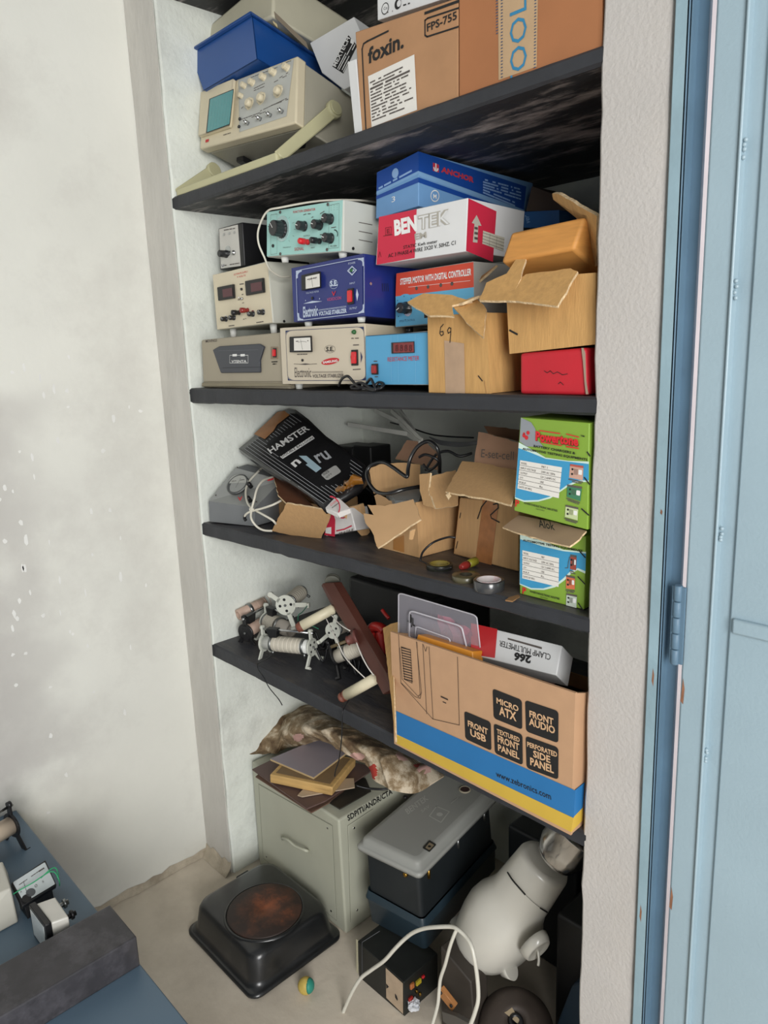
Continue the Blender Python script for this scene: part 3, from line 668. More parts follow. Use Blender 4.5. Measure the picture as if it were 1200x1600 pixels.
F.text(mb, 'S.E.', s(415, 872), s(492, 862), s(413, 815), wi, .05); pts = [s(450+42*math.cos(a*.3), 846+45*math.sin(a*.3)) for a in range(22)]; F.line(mb, pts, .0006, wi)
F.text(mb, 'V', s(430, 965), s(470, 960), s(432, 920), red_ink, .02); F.text(mb, 'VIDEOCON', s(385, 1015), s(525, 995), s(385, 985), M('pink_ink', 'C2557F', .6), .0)
F.text(mb, 'Electronic', s(150, 1178), s(295, 1160), s(148, 1070), wi, .03); F.text(mb, 'VOLTAGE STABILIZER', s(303, 1160), s(580, 1128), s(301, 1118), wi, .04)
F.line(mb, [s(300, 1100), s(575, 1062)], .0006, wi); F.line(mb, [s(300, 1108), s(575, 1072)], .0006, wi)
F.text(mb, 'VOLTAGE METER', s(178, 945), s(305, 925), s(178, 928), wi, .0); F.text(mb, 'POWER', s(595, 655), s(665, 643), s(595, 635), wi, .0); F.text(mb, 'INPUT', s(608, 850), s(662, 842), s(608, 832), wi, .0); F.text(mb, 'OUTPUT', s(605, 1098), s(680, 1090), s(605, 1078), wi, .0)
F.poly(mb, [s(583, 715), s(632, 665), s(680, 708), s(632, 762)], wi); F.poly(mb, [s(597, 714), s(632, 680), s(667, 708), s(632, 746)], rb, .0012); F.poly(mb, [s(603, 713), s(632, 694), s(660, 709), s(632, 728)], wi, .0016)
F.poly(mb, [s(150, 1040), s(240, 1032), s(340, 1015), s(240, 1012)], wi); F.disc(mb, s(173, 1008), .0012, wi); F.disc(mb, s(312, 990), .0014, wi)
F.poly(mb, [s(595, 910), s(583, 960), s(592, 1020), s(603, 960)], wi); F.poly(mb, [s(680, 890), s(697, 950), s(682, 1015), s(670, 950)], wi); mb.build('front_plate', t)
meter(F, [s(158, 912), s(332, 882), s(328, 722), s(155, 762)], t); rocker(F, [s(598, 1050), s(655, 1040), s(652, 885), s(596, 895)], t)
mb = MB(); c = F.p(s(633, 710), 0); mb.lathe(c, F.n, [(.004, 0), (.0035, .003), (.001, .005)], M('green_lamp', '1E5B2C'), 12); mb.build('indicator_lamp', t)
mb = MB(); F.disc(mb, s(243, 985), .003, black_p, 0, 12, .002); mb.build('indicator_lamp', t)
for u, w_ in ((.12, .08), (.88, .08), (.12, .85), (.88, .85)):
    mb = MB(); p = vc.pt(u, 0, w_); zt = sm.pt(.5, 1, 0).z; mb.cyl(V((p.x, p.y, max(p.z-.013, zt+.001))), V((p.x, p.y, p.z+.003)), .007, white_p, 14, r2=.009); mb.build('foot', t)
# function generator
s = cr(400, 300, 6)
fg = Box([(417, 402), (536, 393), (537, 311), (417, 331)], 1.0, 0, .04, .17)
t = fg.thing('function_generator', 'pale mint green function generator with black knobs, highest unit on the second shelf', 'signal generator')
mb = MB(); fg.solid(mb, M('generator_case', 'C9CBC3', .5, var=.03), .003)
for y in (292, 375, 455): fg.R.line(mb, [s(965, y-8), s(1090, y+16)], .0014, ink_s)
fg.R.disc(mb, s(910, 530), .003, black_p, .001, th=.0012); mb.build('case', t)
F = fg.F; mb = MB(); F.plate(mb, [s(108, 605), s(800, 553), s(818, 75), s(108, 190)], M('mint_panel', 'A5D6CF', .45, var=.02), .002, -.001, .0005); F = Pl(F.o+F.n*.0012, F.n)
F.text(mb, 'FUNCTION GENERATOR', s(348, 200), s(555, 172), s(348, 178), red_ink, .01)
F.line(mb, [s(137, 585), s(137, 215), s(197, 205), s(197, 580), s(137, 585)], .0005, ink_s); F.line(mb, [s(685, 125), s(780, 105), s(775, 520), s(680, 530), s(685, 125)], .0005, ink_s)
F.text(mb, 'SIGNAL', s(360, 552), s(450, 545), s(360, 522), red_ink, .0); F.text(mb, 'FREQUENCY', s(252, 528), s(328, 522), s(252, 516), ink_s, .0); F.text(mb, 'OUTPUT', s(445, 420), s(505, 415), s(445, 406), ink_s, .0); F.text(mb, 'INPUT', s(515, 530), s(552, 526), s(515, 518), ink_s, .0); F.text(mb, 'SIG-GEN', s(695, 515), s(755, 511), s(695, 500), ink_s, .01)
for x in (705, 732, 762):
    for y in (130, 150, 170): F.disc(mb, s(x, y-(x-700)*.1), .0006, ink_s)
for a, b in (((445, 215), (470, 205)), ((485, 205), (510, 203)), ((520, 240), (535, 232)), ((600, 205), (640, 180)), ((600, 400), (625, 398)), ((705, 335), (750, 328))): F.fine(mb, s(*a), s(*b), .0014, ink_s, 1)
for k in range(5):
    a = -1.0+k*.5; c = V((250, 360)); F.line(mb, [tuple(V(s(250+105*math.cos(a), 350-120*math.sin(a)))), tuple(V(s(250+122*math.cos(a), 350-138*math.sin(a))))], .0005, ink_s)
F.line(mb, [s(112, 322), s(145, 322)], .001, ink)
fpl = mb.build('front_plate', t)
mb = MB(); F.disc(mb, s(250, 345), .026, M('dial_clear', 'A9C9C6', .2, coat=.5), 0, 36, .002); mb.build('dial_skirt', t)
knob(F, s(252, 350), .019, .027, knob_m, t, 'tuning_knob', .0165, white_ink, 2.2, 36)
for q in ((455, 322), (600, 310), (700, 255), (703, 435)): knob(F, s(*q), .0105, .018, knob_m, t, 'knob', .0095, white_ink, 2.8)
pts = [s(735+30*math.cos(a*.3-.5), 395-40*math.sin(a*.3-.5)) for a in range(8)]; mb = MB(); F.line(mb, pts, .0018, ink); mb.build('arrow_mark', t)
for q, m_ in (((490, 470), red_p), ((600, 462), knob_m)):
    mb = MB(); c = F.p(s(*q), 0); mb.lathe(c, F.n, [(.006, 0), (.0055, .005), (.0045, .006), (.0045, .008), (.0065, .010), (.006, .023), (.004, .025)], m_, 16); mb.build('terminal', t)
for q in ((228, 190), (675, 117), (668, 540), (230, 580)): screw(F, s(*q), t, .0032, ink_s)
mb = MB(); F.disc(mb, s(162, 505), .0035, black_p, 0, 14, .002); mb.build('indicator_lamp', t)
for u, w_ in ((.17, .1), (.92, .1), (.17, .85), (.92, .85)):
    mb = MB(); p = fg.pt(u, 0, w_); mb.cyl(V((p.x, p.y, p.z-.0115)), V((p.x, p.y, p.z+.003)), .007, white_p, 14, r2=.0095); mb.build('foot', t)
# black box with white panel
s = cr(290, 300, 3.5294)
bb = Box([(344, 422), (382, 416), (378, 347), (341, 357)], 1.05, 0, 0, .2)
t = bb.thing('control_box', 'small black instrument box with a white front panel, standing on the twin display supply', 'control box')
mb = MB(); bb.solid(mb, black_p, .003); mb.build('case', t); F = bb.F; mb = MB()
F.plate(mb, [s(197, 422), s(305, 408), s(288, 180), s(187, 205)], M('panel_offwhite', 'CFCDC6', .5), .0012); F = Pl(F.o+F.n*.0013, F.n)
for x in (213, 243, 270): F.disc(mb, s(x, 235-(x-213)*.2), .003, chrome, .0006, th=.002)
F.fine(mb, s(205, 212), s(272, 200), .002, ink_s, .8); F.fine(mb, s(215, 405), s(295, 392), .002, ink_s, .8); F.text(mb, 'U', s(199, 413), s(212, 411), s(199, 400), navy, .02); mb.build('front_plate', t)
mb = MB(); F.disc(mb, s(235, 325), .012, chrome, 0, 24, .0012); mb.build('dial_ring', t)
knob(F, s(226, 342), .0095, .022, knob_m, t, 'knob')
mb = MB(); c = F.p(s(268, 335), 0); mb.lathe(c, F.n, [(.006, 0), (.006, .003), (.004, .004), (.004, .008)], chrome, 14); mb.build('socket', t)
# stepper controller
s = cr(570, 220, 3.158)
st = Box([(617, 512), (741, 501), (739, 408), (619, 427)], 1.06, 0, 0, .2)
t = st.thing('stepper_controller', 'orange and light blue stepper motor controller box under the red and white carton', 'controller')
mb = MB(); st.solid(mb, M('controller_grey', 'A6A59F', .5), .002); mb.build('case', t)
F = st.F; mb = MB(); orange = M('orange_print', 'D24B34', .5); lbl = M('light_blue_print', '63B0D6', .5)
F.poly(mb, [s(153, 918), s(540, 880), s(538, 722), s(200, 762), s(152, 768)], lbl, .0008); F.poly(mb, [s(152, 768), s(200, 762), s(538, 722), s(536, 598), s(156, 655)], orange, .0009)
pts = [s(203+48*math.cos(a*.28), 815-60*math.sin(a*.28)) for a in range(23)]; F.poly(mb, pts, lbl, .0012)
F.text(mb, 'STEPPER MOTOR WITH DIGITAL CONTROLLER', s(175, 712), s(525, 664), s(175, 680), white_ink, .03, .0016)
F.line(mb, [s(215, 722), s(520, 690)], .0006, white_ink, .0014)
for x in (255, 312, 375, 430):
    F.disc(mb, s(x, 728-(x-255)*.13), .0035, ink_s, .0014, 12)
F.text(mb, 'SPEED CONTROL', s(170, 896), s(248, 888), s(170, 886), navy, .0)
for k in range(7):
    a = .2+k*.75; F.disc(mb, s(200+50*math.cos(a), 825-58*math.sin(a)), .001, ink, .0016, 8)
mb.build('front_print', t)
mb = MB(); F.disc(mb, s(215, 835), .012, chrome, 0, 24, .002); mb.build('dial_ring', t); knob(F, s(205, 825), .012, .020, knob_m, t, 'knob', .0105, white_ink, 3.6)
mb = MB(); F.rrect(mb, [s(293, 875), s(320, 872), s(320, 850), s(293, 852)], ink, .1, .001); mb.build('switch', t)
z_ = lowz(st)
for u, w_ in ((.1, .1), (.9, .1), (.1, .85), (.9, .85)):
    p = st.pt(u, 0, w_); mb = MB(); mb.cyl(V((p.x, p.y, max(p.z-.016, 1.5))), V((p.x, p.y, p.z+.003)), .008, black_p, 12); mb.build('foot', t)
# bentek carton
bk = Box([(587, 414), (728, 393), (731, 309), (592, 339)], 1.01, .1, 0, .19)
t = bk.thing('meter_carton', 'red and white kWh meter carton with an upward arrow, lying under the blue carton', 'carton')
mb = MB(); bk.solid(mb, white_card, .0015); F = bk.F; crim = M('crimson_print', 'C92A45', .55, var=.04)
F.poly(mb, [s(58, 612), s(246, 578), s(256, 337), s(70, 376)], crim)
F.text(mb, 'BEN', s(147, 470), s(258, 445), s(143, 392), white_ink, .05, .0014); ol = M('grey_outline', 'A9A59B', .7); F.text(mb, 'TEK', s(262, 443), s(420, 410), s(262, 370), ol, .06, .001); F.text(mb, 'TEK', s(265, 440), s(416, 409), s(265, 374), white_card, .0, .0014)
F.text(mb, 'EM', s(247, 490), s(305, 478), s(245, 460), ol, .03, .0013)
F.text(mb, 'STATIC Kwh meter', s(190, 534), s(358, 503), s(190, 518), ink, .01, .0014); F.text(mb, 'AC 3 PHASE-4 WIRE 3X20 V. 50HZ. C1', s(115, 577), s(448, 512), s(115, 558), ink, .01, .0014)
F.line(mb, [s(102, 465), s(102, 430), s(130, 425), s(130, 460), s(102, 465)], .0012, M('dark_red_ink', '7A1020', .6)); F.text(mb, 'E', s(109, 458), s(124, 455), s(108, 436), M('dark_red_ink', '7A1020'), .02, .0012); F.fine(mb, s(92, 470), s(135, 463), .0015, M('dark_red_ink', '7A1020'))
F.line(mb, [s(68, 575), s(74, 548), s(80, 572)], .0015, M('dark_red_ink', '7A1020'))
R = bk.R; R.poly(mb, [s(500, 543), s(632, 598), s(650, 348), s(512, 284)], crim); lg = M('arrow_grey', 'B5B2A6', .7)
R.poly(mb, [s(533, 500), s(556, 503), s(560, 418), s(576, 420), s(552, 366), s(528, 405), s(541, 410)], lg, .001)
for y in (430, 455, 480): R.fine(mb, s(543, y), s(556, y+3), .004, ink_s, 1, off=.0013)
R.poly(mb, [s(580, 508), s(684, 545), s(690, 478), s(584, 443)], M('label_grey', 'C3BFAF', .7), .001)
for k in range(4): R.line(mb, [tuple(V(s(580, 508)).lerp(V(s(584, 443)), .15+.23*k)), tuple(V(s(684, 545)).lerp(V(s(690, 478)), .15+.23*k))], .0007, ink_s, .0014)
R.line(mb, [s(652, 472), s(648, 532)], .0007, ink_s, .0014); R.line(mb, [s(618, 460), s(614, 520)], .0007, ink_s, .0014); mb.build('carton', t)
# anchor carton
an = Box([(587, 342), (654, 322), (654, 237), (589, 269)], 1.065, 0, .03, .36)
t = an.thing('appliance_carton', 'dark blue carton with paler stripes and red lettering, topmost of the second shelf pile', 'carton')
mb = MB(); db = M('deep_blue_print', '17489A', .5, var=.04); pb = M('pale_blue_print', '7FA9D3', .55, var=.06); mbm = M('mid_blue_print', '2C66AE', .5)
an.solid(mb, M('carton_sky_blue', '6F9CCB', .55, var=.06), .0015); F = an.F; R = an.R
F.poly(mb, [s(58, 250), s(265, 148), s(265, 52), s(60, 157)], db); R.poly(mb, [s(265, 148), s(785, 340), s(797, 226), s(265, 52)], db)
F.poly(mb, [s(57, 265), s(265, 162), s(265, 148), s(58, 250)], pb, .0007); R.poly(mb, [s(265, 172), s(783, 360), s(785, 340), s(265, 150)], pb, .0007)
F.poly(mb, [s(56, 290), s(265, 205), s(265, 180), s(57, 272)], db, .0007); R.poly(mb, [s(265, 205), s(781, 385), s(783, 362), s(265, 180)], db, .0007)
R.text(mb, 'ANCHOR', s(376, 155), s(537, 208), s(379, 126), M('anchor_red', 'C03A4A', .5), .05, .0014)
R.poly(mb, [s(336, 148), s(366, 157), s(366, 118), s(336, 107)], M('anchor_red', 'C03A4A'), .001); R.line(mb, [s(351, 114), s(351, 148)], .003, white_ink, .0016); R.line(mb, [s(341, 132), s(345, 144), s(351, 148), s(357, 147), s(361, 138)], .003, white_ink, .0016)
for k in range(6): R.fine(mb, s(585, 190+k*13), s(770 if k < 4 else 740, 240+k*16), .003, M('pale_print', '8FB2DE', .6), .85, off=.0014)
pts = [s(346+20*math.cos(a*.3), 272+27*math.sin(a*.3)) for a in range(22)]; R.line(mb, pts, .002, white_ink, .0014); R.text(mb, 'M', s(338, 284), s(354, 287), s(338, 262), white_ink, .02, .0014)
F.disc(mb, s(150, 160), .009, M('pale_print', '8FB2DE'), .001, 12); F.fine(mb, s(70, 235), s(230, 148), .0035, M('pale_print', '8FB2DE'), .85, off=.0014); F.text(mb, '3', s(132, 305), s(150, 298), s(132, 278), white_ink, 0, .0014)

mb.build('carton', t)
# dark boxes at the back of the shelf
d1 = Box([(812, 640), (905, 640), (900, 356), (815, 358)], 1.34, 0, 0, .17)
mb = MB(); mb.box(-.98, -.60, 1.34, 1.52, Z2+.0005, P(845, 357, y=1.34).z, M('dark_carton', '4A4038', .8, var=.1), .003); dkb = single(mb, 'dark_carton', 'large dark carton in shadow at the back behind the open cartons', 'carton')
zb = P(845, 357, y=1.34).z
sbx = Box([(815, 356), (874, 357), (874, 328), (815, 331)], 1.34, 0, 0, .1)
mb = MB(); sbx.solid(mb, M('blue_card', '2A5F96', .5), .001); sbx.F.text(mb, 'ver', (829, 349), (826, 336), (823, 349), pb, .02); single(mb, 'small_box', 'small blue box in the gap to the right of the tall blue carton', 'box')
mb = MB(); slabpx(mb, [(822, 330, 1.36), (893, 329, 1.36), (864, 303, 1.36), (831, 291, 1.36)], (0, .08, 0), M('brown_dark_card', '5A4A3C', .85)); single(mb, 'brown_carton', 'dim brown carton corner just above the small blue box', 'carton')
# carton 69
b6 = Box([(670, 615), (766, 621), (760, 488), (668, 494)], .972, 0, 0, .125)
def open_carton(mb, b, m, m_in, th=.004, skip=()):
    k = b.k; c = sum(k, V())/8
    for nme, q in (('b', (0, 1, 2, 3)), ('f', (0, 1, 5, 4)), ('r', (1, 2, 6, 5)), ('k', (2, 3, 7, 6)), ('l', (3, 0, 4, 7))):
        if nme in skip: continue
        pts = [k[i].lerp(c, 0 if nme == 'f' else .007 if nme in 'rl' else .011) for i in q]; mid = sum(pts, V())/4; n = (pts[1]-pts[0]).cross(pts[3]-pts[0]).normalized()
        if n.dot(c-mid) < 0: n = -n
        mb.slab(pts, n*th, m)
def flap(root, pts, th, m, name='flap', edge=True, crease=0):
    """cardboard flap from (px, py, y) corners with a paler torn edge"""
    w_ = [P(a, b, y=c) for a, b, c in pts]; mb = MB(); n = V()
    for i in range(len(w_)): n += (w_[i]-w_[0]).cross(w_[(i+1) % len(w_)]-w_[0])
    n.normalize(); c = sum(w_, V())/len(w_); N_ = len(w_)
    w_ = [p.lerp(CC+(p-CC)*((c-CC).dot(n)/(p-CC).dot(n)), 1.0) if abs((p-CC).normalized().dot(n)) > .15 else p for p in w_]
    # subdivided, slightly wrinkled outline
    ring = []
    g_ = random.Random(str(pts))
    for i in range(N_):
        a, b = w_[i], w_[(i+1) % N_]; k_ = max(2, int((b-a).length/.012))
        for j in range(k_):
            p = a.lerp(b, j/k_); ring.append(p if j == 0 else p+(p-c).normalized()*g_.uniform(-.0015, .0015))
    a_ = [mb.bm.verts.new(p) for p in ring]; b_ = [mb.bm.verts.new(p+n*th) for p in ring]; ca = mb.bm.verts.new(c); cb = mb.bm.verts.new(c+n*th)
    i0 = mb.mi(m); i1 = mb.mi(card_edge if edge else m); K = len(ring)
    for i in range(K):
        j = (i+1) % K
        for f, q in ((mb.bm.faces.new((ca, a_[j], a_[i])), i0), (mb.bm.faces.new((cb, b_[i], b_[j])), i0), (mb.bm.faces.new((a_[i], a_[j], b_[j], b_[i])), i1)): f.material_index = q
    return mb.build(name, root)
settle(b6, 2)
t = b6.thing('cardboard_box', 'open torn tan carton with 69 written on its front', 'box')
mb = MB(); open_carton(mb, b6, card_y, card_in); F = b6.F
F.poly(mb, [s(398, 1245), s(495, 1250), s(490, 1000), s(392, 985)], clear_tape, .0008)
F.line(mb, [s(388, 905), s(375, 920), s(370, 950), s(378, 962), s(388, 955), s(386, 940), s(374, 943)], .0016, ink, .0014)
F.line(mb, [s(425, 940), s(412, 950), s(408, 935), s(416, 922), s(425, 925), s(424, 955), s(420, 995)], .0016, ink, .0014)
F.line(mb, [s(560, 1160), s(580, 1185)], .002, ink, .0014); F.line(mb, [s(590, 1185), s(600, 1250)], .001, card_in, .0012); mb.build('carton', t)
flap(t, [(*s(210, 795), .93), (*s(290, 752), .965), (*s(430, 760), .972), (*s(530, 790), .972), (*s(430, 812), .955), (*s(440, 865), .94), (*s(320, 862), .935)], .004, card_y)
flap(t, [(*s(430, 812), .965), (*s(545, 770), .985), (*s(600, 830), .972), (*s(585, 970), .94), (*s(500, 895), .945)], .004, card_y)
flap(t, [(*s(430, 808), .966), (*s(535, 770), .99), (*s(690, 735), 1.03), (*s(560, 765), .975), (*s(480, 800), .96)], .004, card_edge)
flap(t, [(*s(480, 740), 1.09), (*s(600, 650), 1.08), (*s(650, 612), 1.08), (*s(610, 650), 1.07), (*s(500, 750), 1.08)], .004, card_in)
# upper open carton with box inside
bu = Box([(796, 553), (930, 538), (931, 426), (790, 437)], .978, 0, 0, .17)
t = bu.thing('cardboard_box', 'open tan carton with folded flaps and a smaller carton inside, above the red box', 'box')
mb = MB(); open_carton(mb, bu, card_y, card_in); F = bu.F; F.line(mb, [s(715, 935), s(752, 955)], .003, ink, .001)
mb.build('carton', t)
flap(t, [(*s(570, 797), .92), (*s(760, 800), .93), (*s(955, 826), .93), (*s(1055, 655), .972), (*s(1020, 640), .976), (*s(800, 668), .976), (*s(770, 690), .965), (*s(640, 770), .94)], .004, card_y, crease=-.004)
flap(t, [(*s(565, 783), .925), (*s(600, 700), .95), (*s(700, 655), .965), (*s(745, 585), .985), (*s(797, 568), .985), (*s(770, 680), .96), (*s(735, 745), .945), (*s(640, 770), .93)], .004, card_y, crease=.004)
flap(t, [(*s(925, 260), 1.03), (*s(955, 262), 1.03), (*s(1050, 320), 1.03), (*s(1145, 372), 1.0), (*s(1140, 620), .99), (*s(1110, 600), 1.0), (*s(1118, 420), 1.01), (*s(1095, 370), 1.03), (*s(1000, 335), 1.05), (*s(930, 290), 1.05)], .006, card_y)
ib = Box([(783, 410), (896, 389), (914, 338), (799, 363)], .982, 0, .35, .12, back=(.012, .10, -.05))
mb = MB(); ib.solid(mb, M('inner_carton', 'CC8F49', .6, var=.12, scale=18, stretch=(1, 1, 7)), .005); mb.box(0, 0, 0, 0, 0, 0, card) if False else None
single(mb, 'packing_carton', 'small orange brown carton tipped inside the open tan carton', 'carton')
# red box
rx = Box([(812, 617), (918, 618), (915, 543), (812, 552)], .975, 0, 0, .18)
settle(rx, 2)
t = rx.thing('red_box', 'crushed red cardboard box on the shelf, beneath the open tan carton', 'box')
rd = M('red_card', 'C01F2E', .5, var=.08, scale=10, bump=.15, bscale=60); mb = MB(); rx.solid(mb, rd, .006, 3)
F = rx.F; F.line(mb, [s(885, 1135), s(900, 1145), s(915, 1135), s(930, 1150), s(950, 1140), s(975, 1155), s(1000, 1150)], .001, ink, .001); F.line(mb, [s(955, 1200), s(965, 1190), s(980, 1205)], .001, ink, .001); mb.build('carton', t)
mb = MB(); F.plate(mb, [s(1096, 1250), s(1104, 1250), s(1092, 1180), s(1088, 1050), s(1080, 1022), s(1074, 1022), s(1082, 1090), s(1090, 1200)], M('grey_torn_card', '9E8C7A', .9), .003); mb.build('torn_edge', t)
# cables of the second shelf
wc = M('white_cable', 'D6D2C4', .45); bcb = M('black_cable', '17171A', .4)
mb = MB(); mb.tube([P(*s, y=y) for s, y in (((595, 318), 1.2), ((560, 313), 1.1), ((500, 314), 1.03), ((440, 324), .985), ((417, 331), .975), ((404, 358), .97), ((404, 380), .975), ((413, 402), .985), ((422, 421), 1.0), ((438, 432), 1.03), ((453, 432), 1.06))], .0022, wc); single(mb, 'white_cable', 'off-white mains cord looping down the left side of the mint generator', 'cable')
mb = MB(); c3 = cr(430, 490, 4.8)
mb.tube([P(*c3(*a), y=y) for a, y in (((478, 540), .975), ((500, 490), .962), ((545, 470), .96), ((585, 510), .965), ((620, 545), .96), ((680, 560), .965), ((750, 575), .965), ((735, 520), .968), ((715, 490), .97), ((680, 530), .972), ((640, 560), .968), ((570, 555), .963), ((600, 530), .963), ((650, 520), .965), ((730, 565), .966), ((790, 560), .97), ((815, 530), .98), ((780, 515), .985), ((750, 540), .98))], .0028, bcb)
single(mb, 'coiled_cable', 'thin black cable bunched at the shelf edge before the light blue meter', 'cable')
# ================================================================== THIRD SHELF
Z3 = 1.0785
def G(px, py, z): return P(px, py, z=z)
# sloping-front meter
s = cr(310, 620, 3.6364)
gb = Box([(328, 815), (398, 830), (399, 793), (326, 783)], 1.0, .41, 0, .16)
o_ = P(328, 815, z=Z3); 
gb = Box([(328, 815), (398, 830), (399, 793), (326, 783)], o_.y, .30, 0, .14)
k = gb.k; up_ = V((0, 0, .063)); tl, tr = P(368, 731, y=k[4].y+.085), P(441, 750, y=k[5].y+.10)
k2 = [k[0], k[1], k[2], k[3]]
for p in k2: p.z = Z3
t = thing('galvanometer', 'grey sloping-front galvanometer with a round dial at the left end of its shelf', 'meter', (k[0]+k[2])/2, .3)
mb = MB(); g1 = M('instrument_grey', '75787A', .5, var=.04); g2 = M('instrument_grey_light', '8F918E', .5, var=.04)
btl, btr = tl+gb.b.normalized()*.05+V((0, 0, .002)), tr+gb.b.normalized()*.04+V((0, 0, .002)); bl_, br_ = V((btl.x, btl.y, Z3)), V((btr.x, btr.y, Z3))
for q in ([k[0], k[1], k[5], k[4]], [tl, tr, btr, btl], [btl, btr, br_, bl_], [k[1], br_, btr, tr, k[5]], [k[0], k[4], tl, btl, bl_], [k[0], bl_, br_, k[1]]): mb.face(q, g1)
mb.face([k[4], k[5], tr, tl], g2); mb.build('case', t, weld=True)
F = Pl(k[4], (k[5]-k[4]).cross(tl-k[4])); F = Pl(k[4], F.n if F.n.z > 0 else -F.n)
mb = MB(); c = F.p(s(228, 502), 0); mb.lathe(c, F.n, [(.031, 0), (.031, .006), (.028, .008), (.026, .006)], M('meter_rim', '4A4C4C', .4), 32, up=(1, 0, 0)); F.disc(mb, s(228, 502), .0262, g2, .0062, 32)
pts = [s(228+56*math.cos(a), 490-48*math.sin(a)) for a in [k_*.314+.05 for k_ in range(11)]]; F.poly(mb, pts, M('dial_grey', 'A9AAA4', .5), .0068); F.line(mb, [s(212, 515), s(240, 462)], .0007, ink, .0074)
F.fine(mb, s(190, 480), s(262, 470), .0018, ink_s, off=.0074); mb.build('dial_meter', t)
for q in ((300, 512), (296, 592)):
    mb = MB(); c = F.p(s(*q), 0); mb.lathe(c, F.n, [(.006, 0), (.005, .006), (.0065, .007), (.006, .016), (.003, .017)], black_p, 16); mb.build('terminal', t)
for q in ((100, 560), (222, 402), (330, 597), (350, 420)): screw(F, s(*q), t, .002, ink_s)
mb = MB(); F.text(mb, 'V', s(224, 592), s(250, 588), s(224, 570), red_ink, .03); mb.build('mark', t); mb = MB(); F.rrect(mb, [s(390, 480), s(425, 472), s(432, 455), s(398, 462)], red_ink, .2); mb.build('mark', t)
mb = MB()
cb = [(365, 400, 1.12), (330, 435, 1.08), (290, 480, 1.05), (270, 530, 1.02), (275, 590, .995), (300, 630, .98), (360, 665, .972), (420, 700, .975), (440, 722, .985)]
mb.tube([P(*s(a, b), y=y) for a, b, y in cb], .0028, wc)
mb.tube([P(*s(a, b), y=y) for a, b, y in [(470, 590, 1.01), (420, 615, .985), (360, 635, .975), (320, 645, .97), (280, 660, .965), (262, 680, .965)]], .0028, wc)
mb.tube([P(*s(a, b), y=y) for a, b, y in [(425, 455, 1.07), (370, 475, 1.02), (335, 520, .99), (318, 580, .972), (303, 640, .966), (300, 690, .968), (330, 735, .975), (370, 758, .985), (420, 762, 1.0)]], .0028, wc)
mb.tube([P(*s(a, b), y=y) for a, b, y in [(265, 675, .966), (262, 690, .966), (270, 703, .967)]], .004, bcb)
mb.tube([P(*s(302+9*math.cos(a), 640+9*math.sin(a)), y=.966) for a in (0, 1, 2, 3, 4, 5)], .0022, wc, closed=True)
single(mb, 'white_cable', 'looped cream cable tied in a cross, hanging over the grey galvanometer', 'cable')
# hamster packet
s5 = cr(340, 620, 4.6154)
A, B_, D = P(373, 701, y=1.075), P(452, 637, y=1.25), P(507, 792, y=1.01)
PN = (B_-A).cross(D-A).normalized(); PN = PN if PN.dot(CC-A) > 0 else -PN
H = Pl(A, PN)
t = thing('foil_packet', 'black packet with fine silver stripes, sliding out of a small open carton', 'packet', P(507, 800, z=Z3))
bk_foil = M('black_foil', '1B1B1D', .32, var=.2, bump=.5, bscale=18, coat=.3)
out = [(373, 701), (395, 683), (420, 662), (450, 639), (462, 640), (482, 655), (510, 682), (545, 706), (572, 728), (576, 742), (560, 762), (540, 775), (522, 785), (507, 795), (490, 780), (455, 755), (410, 728)]
mb = MB(); wf = [H.p(q, .004) for q in out]; cfr = H.p((470, 715), .014); wb_ = [p-PN*.016 for p in wf]
fv = [mb.bm.verts.new(p) for p in wf]; bv = [mb.bm.verts.new(p) for p in wb_]; mid = [mb.bm.verts.new(H.p(tuple(V((470, 715))+(V(q)-V((470, 715)))*.9), .008)) for q in out]
i_ = mb.mi(bk_foil); n = len(out)
for i in range(n):
    j = (i+1) % n
    for q in ((fv[i], fv[j], mid[j], mid[i]), (bv[j], bv[i], fv[i], fv[j])[::1]):
        try: f = mb.bm.faces.new(q); f.smooth = True
        except ValueError: pass
f = mb.bm.faces.new(mid); f = mb.bm.faces.new(bv[::-1]); mb.build('packet', t)
mb = MB(); stp = M('stripe_silver', 'B4B8BC', .4)
def inside(p, poly):
    c_ = False; j = len(poly)-1
    for i in range(len(poly)):
        if (poly[i][1] > p[1]) != (poly[j][1] > p[1]) and p[0] < (poly[j][0]-poly[i][0])*(p[1]-poly[i][1])/(poly[j][1]-poly[i][1])+poly[i][0]: c_ = not c_
        j = i
    return c_
e0, e1_ = V((373, 701)), V((450, 639)); dr_ = V((133, 92)).normalized()
txt_zone = [s5(350, 340), s5(600, 180), s5(950, 400), s5(950, 620), s5(720, 640), s5(480, 470)]
tape_zone = [s5(255, 265), s5(340, 312), s5(530, 130), s5(430, 95)]
shr = [(470+(a-470)*.93, 715+(b-715)*.93) for a, b in out]
for i in range(19):
    a = e0.lerp(e1_, i/19); run = []
    for j in range(70):
        p = a+dr_*(j*3.0); ok = inside(p, shr) and not inside(p, tape_zone) and not (inside(p, txt_zone))
        if ok: run.append(tuple(p))
        else:
            if len(run) > 1: H.line(mb, [run[0], run[-1]], .0011, stp, .0088)
            run = []
    if len(run) > 1: H.line(mb, [run[0], run[-1]], .0011, stp, .0088)
off = .0092
H.text(mb, 'HAMSTER', s5(385, 412), s5(668, 235), s5(355, 376), white_ink, .02, off)
H.poly(mb, [s5(450, 432), s5(470, 447), s5(700, 300), s5(682, 280)], white_ink, off); H.text(mb, 'DOUBLE BALLOON', s5(468, 438), s5(692, 300), s5(458, 425), ink, .01, off+.0005)
